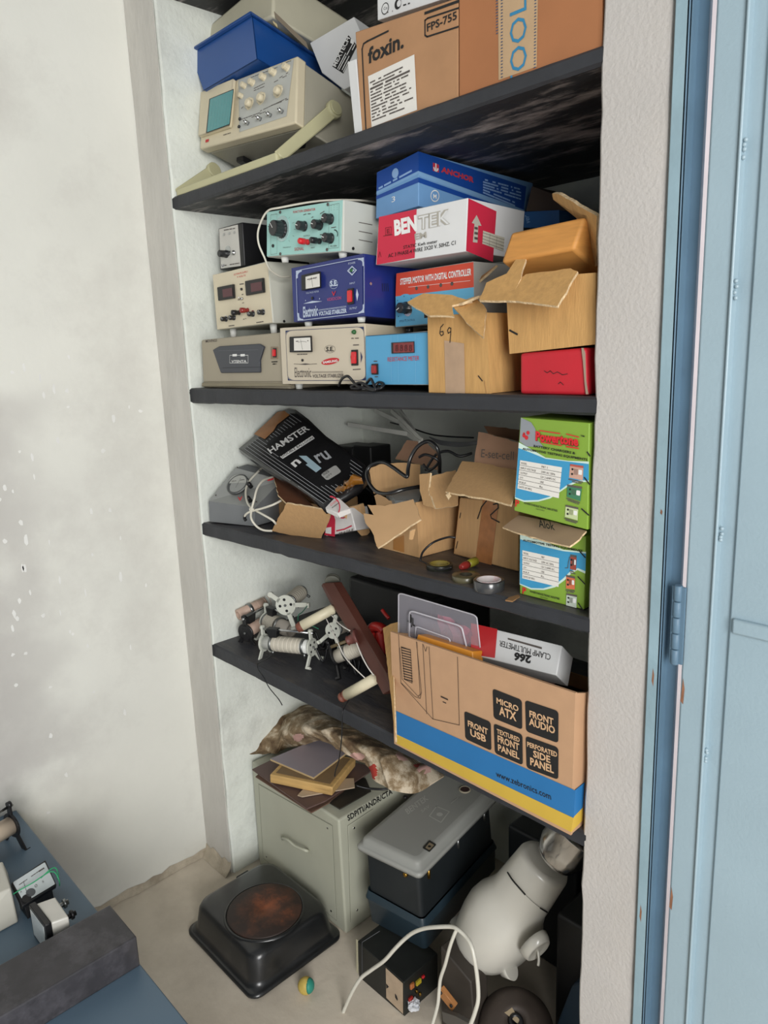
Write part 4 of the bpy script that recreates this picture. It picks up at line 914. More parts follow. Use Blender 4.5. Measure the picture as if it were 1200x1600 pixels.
H.text(mb, 'n', s5(560, 510), s5(605, 472), s5(525, 480), white_ink, .03, off); H.poly(mb, [s5(585, 425), s5(640, 425), s5(750, 515), s5(710, 545), s5(635, 490), s5(650, 480)], M('ink_ice_blue', 'A9C3CF', .5), off)
H.text(mb, 'ru', s5(735, 480), s5(825, 440), s5(690, 425), stp, .02, off)
H.rrect(mb, [s5(790, 605), s5(895, 540), s5(850, 490), s5(742, 560)], M('ink_silver', 'AFAFAC', .5), .18, off); H.text(mb, 'SIZE', s5(765, 568), s5(808, 540), s5(755, 555), ink, 0, off+.0005); H.text(mb, 'QTY', s5(785, 590), s5(828, 560), s5(777, 578), ink, 0, off+.0005)
mb.build('print', t)
mb = MB(); H.poly(mb, [s5(262, 268), s5(340, 305), s5(400, 250), s5(430, 200), s5(520, 130), s5(480, 100), s5(430, 110), s5(380, 160)], kraft, .0095); mb.build('brown_tape', t)
# small open carton with the packet in it
ys = lambda px, py: P(px, py, z=Z3+.001).y
t = thing('cardboard_box', 'small open carton with two splayed flaps, holding the black packet', 'box', P(505, 800, z=Z3))
mb = MB(); q = [P(437, 812, z=Z3), P(500, 822, z=Z3), P(560, 808, z=Z3), P(520, 780, z=Z3)]
z_ = .055
for a, b in ((0, 1), (1, 2), (2, 3), (3, 0)):
    n_ = (sum(q, V())/4-(q[a]+q[b])/2).normalized()*.004; mb.slab([q[a], q[b], q[b]+V((0, 0, z_)), q[a]+V((0, 0, z_))], n_, card)
mb.slab(q, V((0, 0, .003)), card_in); mb.build('carton', t)
flap(t, [(*s(500, 606), .985), (*s(755, 650), .99), (*s(735, 720), ys(520, 830)-.03), (*s(690, 822), ys(*s(690, 822))), (*s(560, 795), ys(*s(560, 795))), (*s(415, 762), ys(*s(415, 762)))], .004, card)
flap(t, [(*s(425, 438), 1.10), (*s(465, 440), 1.115), (*s(560, 530), 1.12), (*s(660, 628), 1.05), (*s(500, 604), .99), (*s(455, 560), 1.03)], .003, M('carton_red_lining', '7A4A30', .6, var=.15))
flap(t, [(*s(800, 652), 1.07), (*s(870, 625), 1.09), (*s(938, 606), 1.10), (*s(975, 770), ys(*s(975, 770))+.0), (*s(935, 800), ys(*s(935, 800)))], .004, card)
# red and white product carton
wr = Box([(508, 838), (556, 829), (547, 793), (522, 801)], ys(506, 836), .1, .1, .06)
t = wr.thing('product_box', 'crumpled red and white printed packet beside the black packet', 'packet')
mb = MB(); wr.solid(mb, M('white_glossy_card', 'E2DFDC', .35, coat=.3, bump=.2, bscale=30), .003); F = wr.F
F.poly(mb, [s(715, 785), s(775, 795), s(778, 700), s(765, 660), s(745, 680)], crim, .001); F.rrect(mb, [s(722, 775), s(755, 780), s(755, 740), s(722, 745)], white_ink, .05, .0016)
F.text(mb, 'C', s(805, 695), s(835, 690), s(800, 670), crim, .05, .0016); F.line(mb, [s(785, 762), s(830, 752), s(870, 733)], .003, crim, .0016); F.text(mb, 'FRAGILE', s(800, 786), s(880, 762), s(800, 772), ink_s, .02, .0016); mb.build('carton', t)
mb = MB(); slabpx(mb, [(*s(720, 630), 1.0), (*s(785, 560), 1.04), (*s(862, 632), 1.03), (*s(790, 662), 1.0)], (0, .004, -.012), M('white_glossy_card', 'E2DFDC'), .001)
F = Pl(P(*s(790, 662), y=.999), (.2, -1, .3)); pts = [s(745+58*math.cos(a), 628+62*math.sin(a)*-1) for a in [k_*.15-.45 for k_ in range(14)]]; F.line(mb, pts, .003, crim, .002); F.text(mb, 'Cromo', s(752, 622), s(792, 590), s(748, 608), crim, .01, .002); F.fine(mb, s(760, 630), s(800, 602), .002, ink_s, off=.002); mb.build('lid', t)
# crumpled brown tape
mb = MB(); g_ = random.Random(5); rows = []
for i in range(9):
    u = i/8; a = V(s(745, 560)).lerp(V(s(905, 470)), u); b = V(s(770, 530)).lerp(V(s(890, 430)), u)
    if i == 8: a, b = V(s(930, 480)), V(s(935, 450))
    rows.append([P(a.x+g_.uniform(-3, 3), a.y+12*math.sin(u*3)+g_.uniform(-3, 3), y=1.06+.02*g_.random()), P(*((a+b)/2+V((g_.uniform(-4, 4), g_.uniform(-4, 4)))), y=1.03+.04*g_.random()), P(*(b+V((g_.uniform(-3, 3), g_.uniform(-3, 3)))), y=1.07+.02*g_.random())])
mb.grid(rows, M('brown_tape_gloss', '8A5A1F', .15, var=.3, coat=.6)); single(mb, 'tape_scrap', 'crumpled scrap of glossy brown tape to the right of the black packet', 'tape')
# black adapters and cable clutter behind
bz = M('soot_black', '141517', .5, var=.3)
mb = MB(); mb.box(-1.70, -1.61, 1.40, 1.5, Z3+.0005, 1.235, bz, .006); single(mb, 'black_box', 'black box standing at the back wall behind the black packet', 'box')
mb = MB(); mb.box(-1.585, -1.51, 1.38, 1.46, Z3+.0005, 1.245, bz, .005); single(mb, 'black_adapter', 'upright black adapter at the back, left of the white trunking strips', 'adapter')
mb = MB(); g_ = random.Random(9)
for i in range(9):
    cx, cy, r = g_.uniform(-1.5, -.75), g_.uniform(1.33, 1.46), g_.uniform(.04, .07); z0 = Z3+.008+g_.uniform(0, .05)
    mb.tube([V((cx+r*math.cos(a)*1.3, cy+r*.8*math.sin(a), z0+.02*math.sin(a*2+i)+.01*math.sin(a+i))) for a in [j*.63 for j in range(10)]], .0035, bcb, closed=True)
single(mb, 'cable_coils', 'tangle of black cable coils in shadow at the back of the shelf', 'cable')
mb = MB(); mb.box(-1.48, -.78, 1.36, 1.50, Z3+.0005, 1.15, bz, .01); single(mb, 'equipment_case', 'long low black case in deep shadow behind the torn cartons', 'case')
mb = MB()
for i in range(5):
    mb.tube([P(671+2*i, 683+i*1.5, y=1.37), P(690, 689+i*1.4, y=1.36), P(720, 692+i*1.3, y=1.35), P(745, 690+i, y=1.34), P(790, 688+i, y=1.35)], .0016, M('grey_wire', '6E7072', .5))
single(mb, 'grey_wires', 'bundle of thin grey wires lying over the cartons at the back', 'cable')
for i, (pts, lab) in enumerate((([(543, 663, 1.44), (636, 678, 1.36), (655, 692, 1.30)], 'lowest and most level'), ([(585, 641, 1.50), (622, 659, 1.42), (652, 690, 1.31)], 'second from left at its upper end'), ([(610, 641, 1.47), (634, 663, 1.38), (659, 689, 1.30)], 'third, crossing in the middle'), ([(624, 641, 1.46), (640, 664, 1.38), (650, 680, 1.33)], 'rightmost and steepest'))):
    mb = MB(); w_ = [P(a, b, y=y) for a, b, y in pts]
    for a, b in zip(w_, w_[1:]):
        d = (b-a).normalized(); e = d.cross(V((0, -1, 0))).normalized()*.0062; mb.slab([a-e, b-e, b+e, a+e], V((0, .004, 0)), M('pvc_strip', 'EDEDE6', .5), .0006)
    single(mb, 'trunking_strip', 'thin white plastic strip at the back wall, '+lab, 'trunking', 'white trunking strips')
mb = MB(); mb.tube([P(610, 660, y=1.43), P(640, 668, y=1.40), P(680, 680, y=1.38), P(740, 684, y=1.38)], .002, bcb); single(mb, 'thin_wire', 'single thin black wire in front of the white trunking strips', 'cable')
# torn open carton with cable
s = cr(560, 640, 3.158)
tn_ = Box([(588, 855), (655, 875), (650, 785), (583, 795)], ys(588, 855), -.08, 0, .13)
settle(tn_, 3)
t = tn_.thing('cardboard_box', 'badly torn tan carton with a black cable looping out of it', 'box')
mb = MB(); open_carton(mb, tn_, card, card_in); F = tn_.F
F.poly(mb, [s(172, 690), s(226, 705), s(224, 620), s(172, 640)], M('brown_stain_tape', 'A8743C', .4, coat=.2), .001); mb.build('carton', t)
flap(t, [(*s(25, 512), 1.0), (*s(75, 520), 1.02), (*s(45, 470), 1.03), (*s(130, 475), 1.05), (*s(270, 442), 1.055), (*s(308, 540), 1.02), (*s(180, 625), .99), (*s(95, 682), .985), (*s(68, 605), .985), (*s(35, 560), .99)], .004, M('cardboard_pale', 'CDA67A', .85, var=.06), crease=.003)
flap(t, [(*s(300, 320), 1.07), (*s(355, 312), 1.07), (*s(345, 400), 1.05), (*s(375, 488), 1.045), (*s(320, 470), 1.05), (*s(303, 400), 1.06)], .004, card)
flap(t, [(*s(340, 330), 1.08), (*s(480, 298), 1.13), (*s(495, 350), 1.13), (*s(492, 472), 1.12), (*s(382, 487), 1.04), (*s(352, 420), 1.05)], .004, card, crease=.003)
flap(t, [(*s(52, 290), 1.13), (*s(110, 268), 1.15), (*s(232, 262), 1.2), (*s(305, 270), 1.21), (*s(305, 372), 1.2), (*s(140, 405), 1.17), (*s(75, 415), 1.13)], .004, card, crease=-.004)
flap(t, [(*s(78, 425), 1.09), (*s(98, 415), 1.09), (*s(150, 448), 1.09), (*s(230, 462), 1.08), (*s(90, 475), 1.08)], .003, M('cardboard_pale', 'CDA67A'))
flap(t, [(*s(182, 242), 1.27), (*s(240, 150), 1.29), (*s(330, 158), 1.31), (*s(395, 220), 1.32), (*s(400, 300), 1.30), (*s(300, 268), 1.27)], .004, card_m)
flap(t, [(*s(255, 600), 1.0), (*s(282, 590), 1.01), (*s(270, 640), 1.005), (*s(250, 640), 1.0)], .004, card)
mb = MB(); slabpx(mb, [(*s(135, 405), 1.11), (*s(210, 385), 1.15), (*s(325, 392), 1.15), (*s(300, 455), 1.08), (*s(180, 450), 1.07)], (0, 0, -.03), M('light_grey_device', '8D9293', .4), .002)
single(mb, 'grey_device', 'flat light grey device lying inside the badly torn carton', 'device')
mb = MB(); cpts = [(420, 360, 1.16), (300, 380, 1.10), (220, 395, 1.06), (150, 415, 1.04), (90, 405, 1.04), (52, 360, 1.05), (42, 315, 1.06), (62, 275, 1.07), (120, 260, 1.08), (170, 285, 1.08), (215, 318, 1.08), (240, 330, 1.08), (245, 290, 1.09), (258, 235, 1.10), (295, 180, 1.11), (345, 157, 1.12), (385, 185, 1.12), (400, 240, 1.13), (400, 310, 1.15)]
mb.tube([P(*s(a, b), y=y) for a, b, y in cpts], .0042, M('black_cable_gloss', '1B1C1E', .3, coat=.4))
mb.tube([P(*s(a, b), y=y) for a, b, y in [(300, 235, 1.12), (330, 222, 1.12), (370, 235, 1.12), (395, 260, 1.13), (350, 300, 1.14), (320, 270, 1.14)]], .003, bcb)
mb.tube([P(*s(a, b), y=y) for a, b, y in [(330, 300, 1.15), (380, 225, 1.16), (440, 205, 1.17), (500, 230, 1.18), (560, 215, 1.2)]], .003, bcb)
single(mb, 'black_cable', 'thick glossy black cable looping above the badly torn carton', 'cable')
# carton marked 12
bt = Box([(708, 869), (810, 901), (811, 787), (718, 777)], ys(708, 869)-.0, -.12, .05, .15)
settle(bt, 3)
t = bt.thing('cardboard_box', 'tan carton with 12 written on the front and a brown tape strip', 'box')
mb = MB(); bt.solid(mb, card, .003); F = bt.F
F.line(mb, [s(632, 450), s(608, 480), s(588, 538)], .0028, ink, .001); F.line(mb, [s(665, 468), s(688, 462), s(690, 485), s(652, 520), s(656, 535), s(695, 556)], .0028, ink, .001)
for q in ((505, 510, 500, 535), (490, 650, 482, 685)): F.line(mb, [s(q[0], q[1]), s(q[2], q[3])], .002, ink, .001)
mb.build('carton', t)
mb = MB(); F.poly(mb, [s(578, 742), s(655, 782), s(690, 470), s(615, 440)], M('brown_tape', 'A26A3C', .4, var=.15, scale=60, coat=.2), .0009); mb.build('tape', t)
flap(t, [(*s(430, 405), .985), (*s(475, 320), 1.04), (*s(512, 254), 1.09), (*s(600, 262), 1.08), (*s(795, 302), 1.05), (*s(790, 380), 1.01), (*s(752, 470), .965), (*s(640, 440), .975)], .004, card, crease=.006)
flap(t, [(*s(572, 258), 1.11), (*s(592, 110), 1.13), (*s(650, 122), 1.12), (*s(800, 165), 1.10), (*s(800, 305), 1.08), (*s(690, 285), 1.09)], .004, card_m)
flap(t, [(*s(618, 80), 1.17), (*s(700, 88), 1.17), (*s(800, 100), 1.15), (*s(800, 160), 1.15), (*s(640, 118), 1.16)], .004, M('cardboard_dark', '6A4C36', .9))
mb = MB(); F = Pl(P(*s(690, 285), y=1.085), P(*s(592, 110), y=1.125)-P(*s(592, 110), y=1.125) if False else V((.2, -1, .12))); g_ = random.Random(2)
mb.text('E-set-cell', P(*s(605, 235), y=1.098), P(*s(765, 250), y=1.075), P(*s(608, 195), y=1.105), ink_s, .0); mb.build('handwriting', t)
flap(t, [(*s(430, 420), .98), (*s(450, 405), .99), (*s(458, 425), .985), (*s(445, 445), .98)], .003, card_edge)
# charger cartons
green = M('lime_print', '83A63A', .45, var=.05, scale=8); sky = M('sky_blue_print', '3C98C6', .45, var=.05); gry = M('grey_print', '8B9096', .5); yel = M('yellow_green_print', 'C9D23E', .5); sketch = M('halo_pale', 'CFE6DC', .5)
def charger(b, s, root, top):
    F = b.F
    if top:
        mb = MB(); b.solid(mb, green, .0015)
        F.poly(mb, [s(35, 1110), s(150, 1155), s(330, 1150), s(480, 1110), s(600, 1030), s(700, 960), s(830, 905), s(960, 905), s(960, 650), s(700, 640), s(420, 600), s(250, 500), s(85, 410)], sketch, .0006)
        F.poly(mb, [s(40, 1095), s(150, 1135), s(330, 1130), s(470, 1090), s(590, 1015), s(690, 940), s(820, 885), s(960, 885), s(960, 680), s(700, 650), s(420, 615), s(250, 545), s(80, 480)], sky, .0009)
        F.poly(mb, [s(95, 400), s(180, 460), s(400, 470), s(320, 380), s(290, 240), s(240, 160), s(112, 100)], gry, .001)
        q = [s(585, 1108), s(68, 985), s(102, 632), s(625, 722)]; rows_ = (.17, .34, .51, .67, .83)
        L = lambda a, b_, t_: tuple(V(a).lerp(V(b_), t_))
        F.poly(mb, q, paper, .0013)
        for r in rows_: F.line(mb, [L(q[2], q[1], r), L(q[3], q[0], r)], .0005, ink, .0018)
        for r, tx in zip((.03, .2, .37, .54, .7, .86), ('MODEL', 'INPUT VOLTAGE', 'OUTPUT', 'QTY', 'M.R.P.', 'DATE OF MFG')):
            bl = L(L(q[2], q[1], r+.1), L(q[3], q[0], r+.1), .03); br = L(L(q[2], q[1], r+.1), L(q[3], q[0], r+.1), .03+.028*len(tx)); tl_ = L(L(q[2], q[1], r+.03), L(q[3], q[0], r+.03), .03); F.text(mb, tx, bl, br, tl_, ink_s, 0, .0019)
        for r, tx in zip((.03, .2, .37, .54, .7), ('PBT 1', '230V AC 50Hz', '12V 3 AMPS DC', 'ONE', 'Rs.')):
            bl = L(L(q[2], q[1], r+.1), L(q[3], q[0], r+.1), .52); br = L(L(q[2], q[1], r+.1), L(q[3], q[0], r+.1), .52+.028*len(tx)); tl_ = L(L(q[2], q[1], r+.03), L(q[3], q[0], r+.03), .52); F.text(mb, tx, bl, br, tl_, ink_s, 0, .0019)
        F.text(mb, 'Powertone', s(295, 395), s(832, 470), s(298, 275), M('dark_red_shade', '7A1A1A', .5), .06, .0014); F.text(mb, 'Powertone', s(292, 388), s(828, 460), s(295, 268), M('logo_red', 'D2232A', .5), .045, .0019)
        F.line(mb, [s(345, 262), s(600, 300)], .0016, M('logo_red', 'D2232A'), .002); F.line(mb, [s(680, 305), s(835, 345)], .0016, M('logo_red', 'D2232A'), .002); F.line(mb, [s(360, 405), s(620, 450)], .0016, M('logo_red', 'D2232A'), .0014); F.line(mb, [s(680, 462), s(830, 485)], .002, M('logo_red', 'D2232A'), .0014)
        F.text(mb, 'TM', s(855, 335), s(905, 345), s(856, 315), ink, .02, .0016)
        F.text(mb, 'BATTERY CHARGERS &', s(270, 470), s(792, 562), s(272, 440), ink, .03, .0016); F.text(mb, 'AUTOMOTIVE TESTING EQUIPMENTS', s(130, 508), s(942, 648), s(132, 475), ink, .03, .0016)
        F.disc(mb, s(150, 325), .0032, red_ink, .0016, 10); F.disc(mb, s(200, 290), .0032, red_ink, .0016, 10); F.disc(mb, s(180, 350), .0036, red_ink, .0016, 10); F.disc(mb, s(150, 300), .002, red_ink, .0016, 8)
        F.text(mb, 'P', s(40, 1210), s(90, 1220), s(42, 1125), M('logo_red', 'D2232A'), .03, .0016)
        F.text(mb, 'POWERTONE ELECTRONIC INDUSTRIES', s(150, 1180), s(568, 1280), s(152, 1155), ink, .02, .0016); F.text(mb, 'MADE IN INDIA', s(300, 1248), s(405, 1272), s(302, 1234), ink, .0, .0016)
        pics = [([s(712, 850), s(885, 885), s(893, 705), s(728, 680)], M('picture_salmon', 'C9A08E', .5)), ([s(685, 1090), s(855, 1145), s(875, 965), s(692, 935)], M('picture_green', '3E7D5C', .5)), ([s(660, 1340), s(820, 1385), s(830, 1225), s(672, 1190)], M('picture_pale', 'C4D0A0', .5))]
    else:
        mb = MB(); b.solid(mb, green, .0015)
        F.poly(mb, [s(255, 905), s(400, 970), s(560, 975), s(700, 940), s(820, 850), s(900, 770), s(980, 725), s(1075, 770), s(1085, 500), s(800, 470), s(560, 360), s(262, 280)], sketch, .0006)
        F.poly(mb, [s(258, 895), s(400, 950), s(550, 955), s(690, 915), s(800, 830), s(880, 750), s(980, 700), s(1078, 740), s(1085, 520), s(800, 490), s(540, 430), s(262, 340)], sky, .0009)
        q = [s(742, 938), s(288, 828), s(290, 478), s(748, 578)]; L = lambda a, b_, t_: tuple(V(a).lerp(V(b_), t_)); F.poly(mb, q, paper, .0013)
        for r in (.17, .34, .51, .67, .83): F.line(mb, [L(q[2], q[1], r), L(q[3], q[0], r)], .0005, ink, .0018)
        for r, tx, x0 in [(r_, t_, .03) for r_, t_ in zip((.03, .2, .37, .54, .7, .86), ('MODEL', 'INPUT VOLTAGE', 'OUTPUT', 'QTY', 'M.R.P.', 'DATE OF MFG'))]+[(r_, t_, .52) for r_, t_ in zip((.03, .2, .37, .54, .7), ('PBT', '230V AC 50Hz', '12V 3 AMPS DC', 'ONE', 'Rs.'))]:
            F.text(mb, tx, L(L(q[2], q[1], r+.1), L(q[3], q[0], r+.1), x0), L(L(q[2], q[1], r+.1), L(q[3], q[0], r+.1), x0+.028*len(tx)), L(L(q[2], q[1], r+.03), L(q[3], q[0], r+.03), x0), ink_s, 0, .0019)
        F.text(mb, 'BATTERY', s(425, 338), s(570, 362), s(427, 318), ink, .03, .0016); F.text(mb, 'AUTOMOTIVE TESTING EQUIPMENTS', s(295, 370), s(1040, 508), s(297, 340), ink, .03, .0016)
        F.text(mb, 'P', s(290, 1020), s(335, 1028), s(292, 940), M('logo_red', 'D2232A'), .03, .0016); F.text(mb, 'POWERTONE ELECTRONIC INDUSTRIES', s(385, 1005), s(755, 1100), s(387, 980), ink, .02, .0016); F.text(mb, 'MADE IN INDIA', s(515, 1068), s(605, 1090), s(517, 1055), ink, .0, .0016)
        pics = [([s(885, 715), s(960, 730), s(968, 545), s(890, 530)], M('picture_rust', '9E4A3C', .5)), ([s(835, 955), s(945, 970), s(948, 810), s(838, 785)], M('picture_orange', 'D2714C', .5)), ([s(835, 1165), s(965, 1200), s(972, 1040), s(842, 1015)], M('picture_pale_grey', 'BFC9BC', .5))]
        F.line(mb, [s(885, 560), s(868, 620), s(858, 700), s(825, 700)], .001, ink_s, .002)
    for q, m_ in pics:
        F.poly(mb, q, m_, .0013); L = lambda u, v: tuple((V(q[0])*(1-u)*(1-v)+V(q[1])*u*(1-v)+V(q[2])*u*v+V(q[3])*(1-u)*v))
        F.poly(mb, [L(.0, .85), L(1, .85), L(1, 1), L(0, 1)], ink_s if m_.name != 'picture_salmon' else M('picture_red', 'B5564A'), .0017)
        F.disc(mb, L(.2, .3), .0018, ink, .0018, 10); F.disc(mb, L(.2, .65), .0018, ink, .0018, 10); F.rrect(mb, [L(.65, .35), L(.92, .35), L(.92, .7), L(.65, .7)], white_ink, .2, .0018)
        for u in (.35, .45, .55): F.line(mb, [L(u, .3), L(u, .7)], .0007, ink_s, .0018)
        F.fine(mb, L(0, -.12), L(1, -.12), .0018, ink_s, .9, off=.0016); F.fine(mb, L(.1, -.24), L(.9, -.24), .0016, ink_s, .8, off=.0016)
    mb.build('carton', root)
s8 = cr(800, 640, 8); s8b = cr(780, 800, 8)
pt_ = Box([(803, 798), (918, 828), (921, 661), (813, 652)], .968, -.02, 0, .12)
t = pt_.thing('charger_carton', 'green and blue battery charger carton with red lettering, upper of the two at the pillar', 'carton'); charger(pt_, s8, t, True)
for a, b in (((940, 530), (975, 580)), ((905, 850), (970, 935)), ((870, 1240), (960, 1320))): mb = MB(); pt_.F.line(mb, [s8(*a), s8(*b)], .0022, ink, .0022); mb.build('strap_mark', t)
pb_ = Box([(812, 934), (912, 962), (915, 838), (813, 822)], ys(812, 934), -.02, 0, .12)
settle(pb_, 3)
t = pb_.thing('charger_carton', 'green and blue battery charger carton standing on the shelf, with an opened grey flap', 'carton'); charger(pb_, s8b, t, False)
for a, b in (((1000, 485), (1075, 570)), ((985, 810), (1070, 900)), ((990, 1140), (1045, 1225))): mb = MB(); pb_.F.line(mb, [s8b(*a), s8b(*b)], .0022, ink, .0022); mb.build('strap_mark', t)
flap(t, [(*s8b(40, 190), .965), (*s8b(130, 120), .985), (*s8b(240, 40), 1.0), (*s8b(600, 110), .99), (*s8b(1090, 235), .975), (*s8b(1000, 340), .95), (*s8b(880, 428), .93), (*s8b(600, 365), .94), (*s8b(250, 265), .955)], .003, M('cardboard_grey', 'A58B6F', .85, var=.08), crease=.002)
mb = MB(); mb.text('Alok', P(*s8b(500, 190), y=.952), P(*s8b(700, 230), y=.948), P(*s8b(480, 90), y=.972), ink, .02); mb.build('handwriting', t)
# tape rolls and scraps
def tape_roll(c, R_, r_, h, m, mc, name, lab, tilt=0):
    t = thing(name, lab, 'tape roll', c); ax = V((math.sin(tilt), -math.sin(tilt)*.5, math.cos(tilt))).normalized()
    mb = MB(); mb.lathe(c, ax, [(r_, 0), (R_-.001, 0), (R_, .001), (R_, h-.001), (R_-.001, h), (r_, h)], m, 40, up=(1, 0, 0), caps=False); mb.build('tape', t)
    mb = MB(); mb.lathe(c, ax, [(r_-.0022, .0), (r_, .0), (r_, h+.0005), (r_-.0022, h+.0005), (r_-.0022, 0)], mc, 36, up=(1, 0, 0), caps=False); mb.build('core', t); return t
c = P(764, 921, z=Z3+.006)
tape_roll(V((c.x, c.y, 1.0842)), .0275, .0215, .019, M('black_tape_gloss', '3A3B3D', .25, var=.2, coat=.6), M('pink_white_core', 'D8CFCF', .6, alt='C46A72', scale=60, altlo=.5, althi=.7), 'tape_roll', 'black roll of tape with a pink and white core, nearest to the shelf edge')
c = P(728, 906, z=Z3+.006)
tape_roll(V((c.x, c.y, 1.083)), .026, .012, .012, M('olive_tape', '55503A', .35, var=.25, scale=50, coat=.4), M('dark_core', '3A3628', .7), 'tape_roll', 'dusty olive brown roll of tape, middle one of three')
c = P(687, 887, z=Z3+.006)
tape_roll(V((c.x, c.y, 1.0815)), .026, .020, .012, M('dark_tape', '24251F', .35), M('yellow_core', '8B7A34', .6), 'tape_roll', 'dark tape roll with a yellow core, leftmost of three')
mb = MB(); mb.tube([P(*s(305, 745), y=1.015), P(*s(320, 700), y=1.03), P(*s(370, 655), y=1.05), P(*s(440, 630), y=1.06), P(*s(480, 632), y=1.07)], .0022, bcb); mb.tube([P(*s(305, 745), y=1.015), P(*s(350, 765), y=1.01), P(*s(400, 790), y=1.0), P(*s(460, 778), y=1.01)], .0018, bcb); single(mb, 'black_wire', 'short black wire arching over the yellow cored tape roll', 'wire')
mb = MB(); mb.tube([P(*s(228, 760), z=1.0805), P(*s(270, 755), z=1.081), P(*s(310, 745), z=1.081)], .0015, M('pink_wire', 'C98A8C', .5)); single(mb, 'pink_wire', 'scrap of pink wire on the shelf by the torn carton', 'wire')
t = thing('screwdriver', 'short screwdriver with a yellow and red handle, lying behind the olive tape roll', 'tool', P(*s(520, 770), z=1.083)); a, b = P(*s(582, 745), z=1.094), P(*s(480, 790), z=1.093); d = (b-a).normalized()
mb = MB(); mb.lathe(a, d, [(.004, 0), (.0085, .003), (.0085, .02), (.007, .03)], M('yellow_olive_plastic', '8F8A2C', .4), 14); mb.build('handle', t); mb = MB(); mb.lathe(a+d*.03, d, [(.0075, 0), (.008, .01), (.006, .022), (.004, .024)], M('deep_red_plastic', '8E2A26', .4), 14); mb.build('grip', t)
mb = MB(); q = [P(*s(*a), z=1.0855) for a in ((725, 945), (745, 930), (790, 918), (797, 928), (760, 950))]; mb.slab(q, V((0, 0, .002)), M('tan_chip', '8E6A44', .8)); single(mb, 'card_scrap', 'small brown cardboard scrap before the lower charger carton', 'scrap')
# ================================================================== FOURTH SHELF
Z4 = .7265
wr_m = M('bracket_white', 'C9CBC0', .45, var=.04); pinkt = M('pink_ceramic', 'C9AD9C', .55, var=.06); coilw = M('cream_winding', 'CFC8B8', .5, var=.05); brass = M('brass', 'A8843E', .35, 1.0); steel_d = M('dull_steel', '8F9190', .35, .9)
def rheostat(A, B, r, lab, br_=None, tubem=None, coil=(.2, .82), rod=True, ends=(1, 1), legs=True, group=None, R=None, legz=None, upv=None):
    br_ = br_ or wr_m; tubem = tubem or white_p; A = V(A); B = V(B); ax = (B-A).normalized(); L = (B-A).length; R = R or r*1.45
    up = V(upv) if upv else V((0, 0, 1)); up = (up-ax*up.dot(ax)).normalized(); sd = ax.cross(up)
    base = (A+B)/2; base.z = min(A.z, B.z)-r*2
    t = thing('rheostat', lab, 'rheostat', base, 0, group)
    mb = MB(); mb.lathe(A, ax, [(r*.62, 0), (r*.96, 0), (r*.96, L), (r*.62, L), (r*.62, 0)], tubem, 28, caps=False); tb_ = mb.build('tube', t)
    if coil:
        mb = MB(); prof = []; n = 34
        a0, a1 = L*coil[0], L*coil[1]
        for i in range(n+1):
            q = a0+(a1-a0)*i/n; prof += [(r*1.06, q), (r*1.12 if i % 5 else r*1.01, q+(a1-a0)/n*.5)]
        mb.lathe(A, ax, prof, coilw, 28, caps=False); mb.build('winding', t)
        for q in (a0-.006, a1+.003):
            mb = MB(); mb.lathe(A+ax*q, ax, [(r*1.0, 0), (r*1.1, 0), (r*1.1, .007), (r*1.0, .007)], steel_d, 24, caps=False); c = A+ax*(q+.0035)-up*r*1.15+sd*r*.3; mb.cyl(c+up*.004, c-up*.008, .0035, steel_d, 10); mb.build('clamp', t)
    for e, p, sg in ((ends[0], A, -1), (ends[1], B, 1)):
        if not e: continue
        mb = MB(); th_ = ax*sg*.005; o = p
        pts = []
        for i in range(20):
            a = 2*math.pi*i/20; pts.append(o+up*R*math.cos(a)+sd*R*math.sin(a))
        mb.slab(pts, th_, br_, .0008)
        for a in (0, 1, 2, 3):
            an_ = math.pi/4+a*math.pi/2; c = o+th_*1.02+up*R*.55*math.cos(an_)+sd*R*.55*math.sin(an_); mb.cyl(c, c+ax*sg*.0004, R*.14, black_p, 10)
        c = o+th_; mb.cyl(c, c+ax*sg*.004, R*.12, steel_d, 10)
        if legs:
            for sg2 in (-1, 1):
                d = (-up*.8+sd*sg2*.6).normalized(); a0 = o+d*R*.75
                tgt = a0+d*R*1.5
                foot = tgt; e_ = d.cross(ax).normalized()*R*.22
                mb.slab([a0-e_, foot-e_, foot+e_, a0+e_], th_, br_, .0006)
                mb.slab([foot-e_-d*.002, foot+e_-d*.002, foot+e_+d*.004, foot-e_+d*.004], th_*2.6, br_, .0006)
        e_ = sd*R*.26; a0 = o+up*R*.7; b0 = o+up*R*1.75; mb.slab([a0-e_, a0+e_, b0+e_*.8, b0-e_*.8], th_, br_, .0006); mb.cyl(b0-th_*.2, b0+th_*1.4, R*.26, br_, 14)
        mb.build('end_bracket', t)
    if rod:
        mb = MB(); c0 = A+up*R*1.6-ax*.008; c1 = B+up*R*1.6+ax*.012; mb.cyl(c0, c1, .0032, chrome, 12); mb.build('slider_rod', t)
        mb = MB(); c = A.lerp(B, .22)+up*R*1.45; hx = ax*.017
        mb.hexa([c-hx*.7-sd*.008-up*.016, c+hx*.7-sd*.008-up*.016, c+hx*.7+sd*.008-up*.016, c-hx*.7+sd*.008-up*.016, c-hx-sd*.009+up*.008, c+hx-sd*.009+up*.008, c+hx+sd*.009+up*.008, c-hx+sd*.009+up*.008], black_p, .0015); mb.build('slider', t)
    return t
A = P(414, 1004, y=1.018); B = P(486, 1011, y=1.068)
rheostat(A, B, .0185, 'cream wound rheostat on white brackets, foremost of the rheostats on the lowest shelf', legs=True, R=.024)
A = P(372, 961, y=1.04); B = P(414, 941, y=1.13)
rheostat(A, B, .0165, 'bare pink ceramic tube rheostat lying on top at the far left wall', tubem=pinkt, coil=None, rod=False, ends=(0, 0))
o_ = [x for x in COL.objects if x.get('label', '').startswith('bare pink')][0]
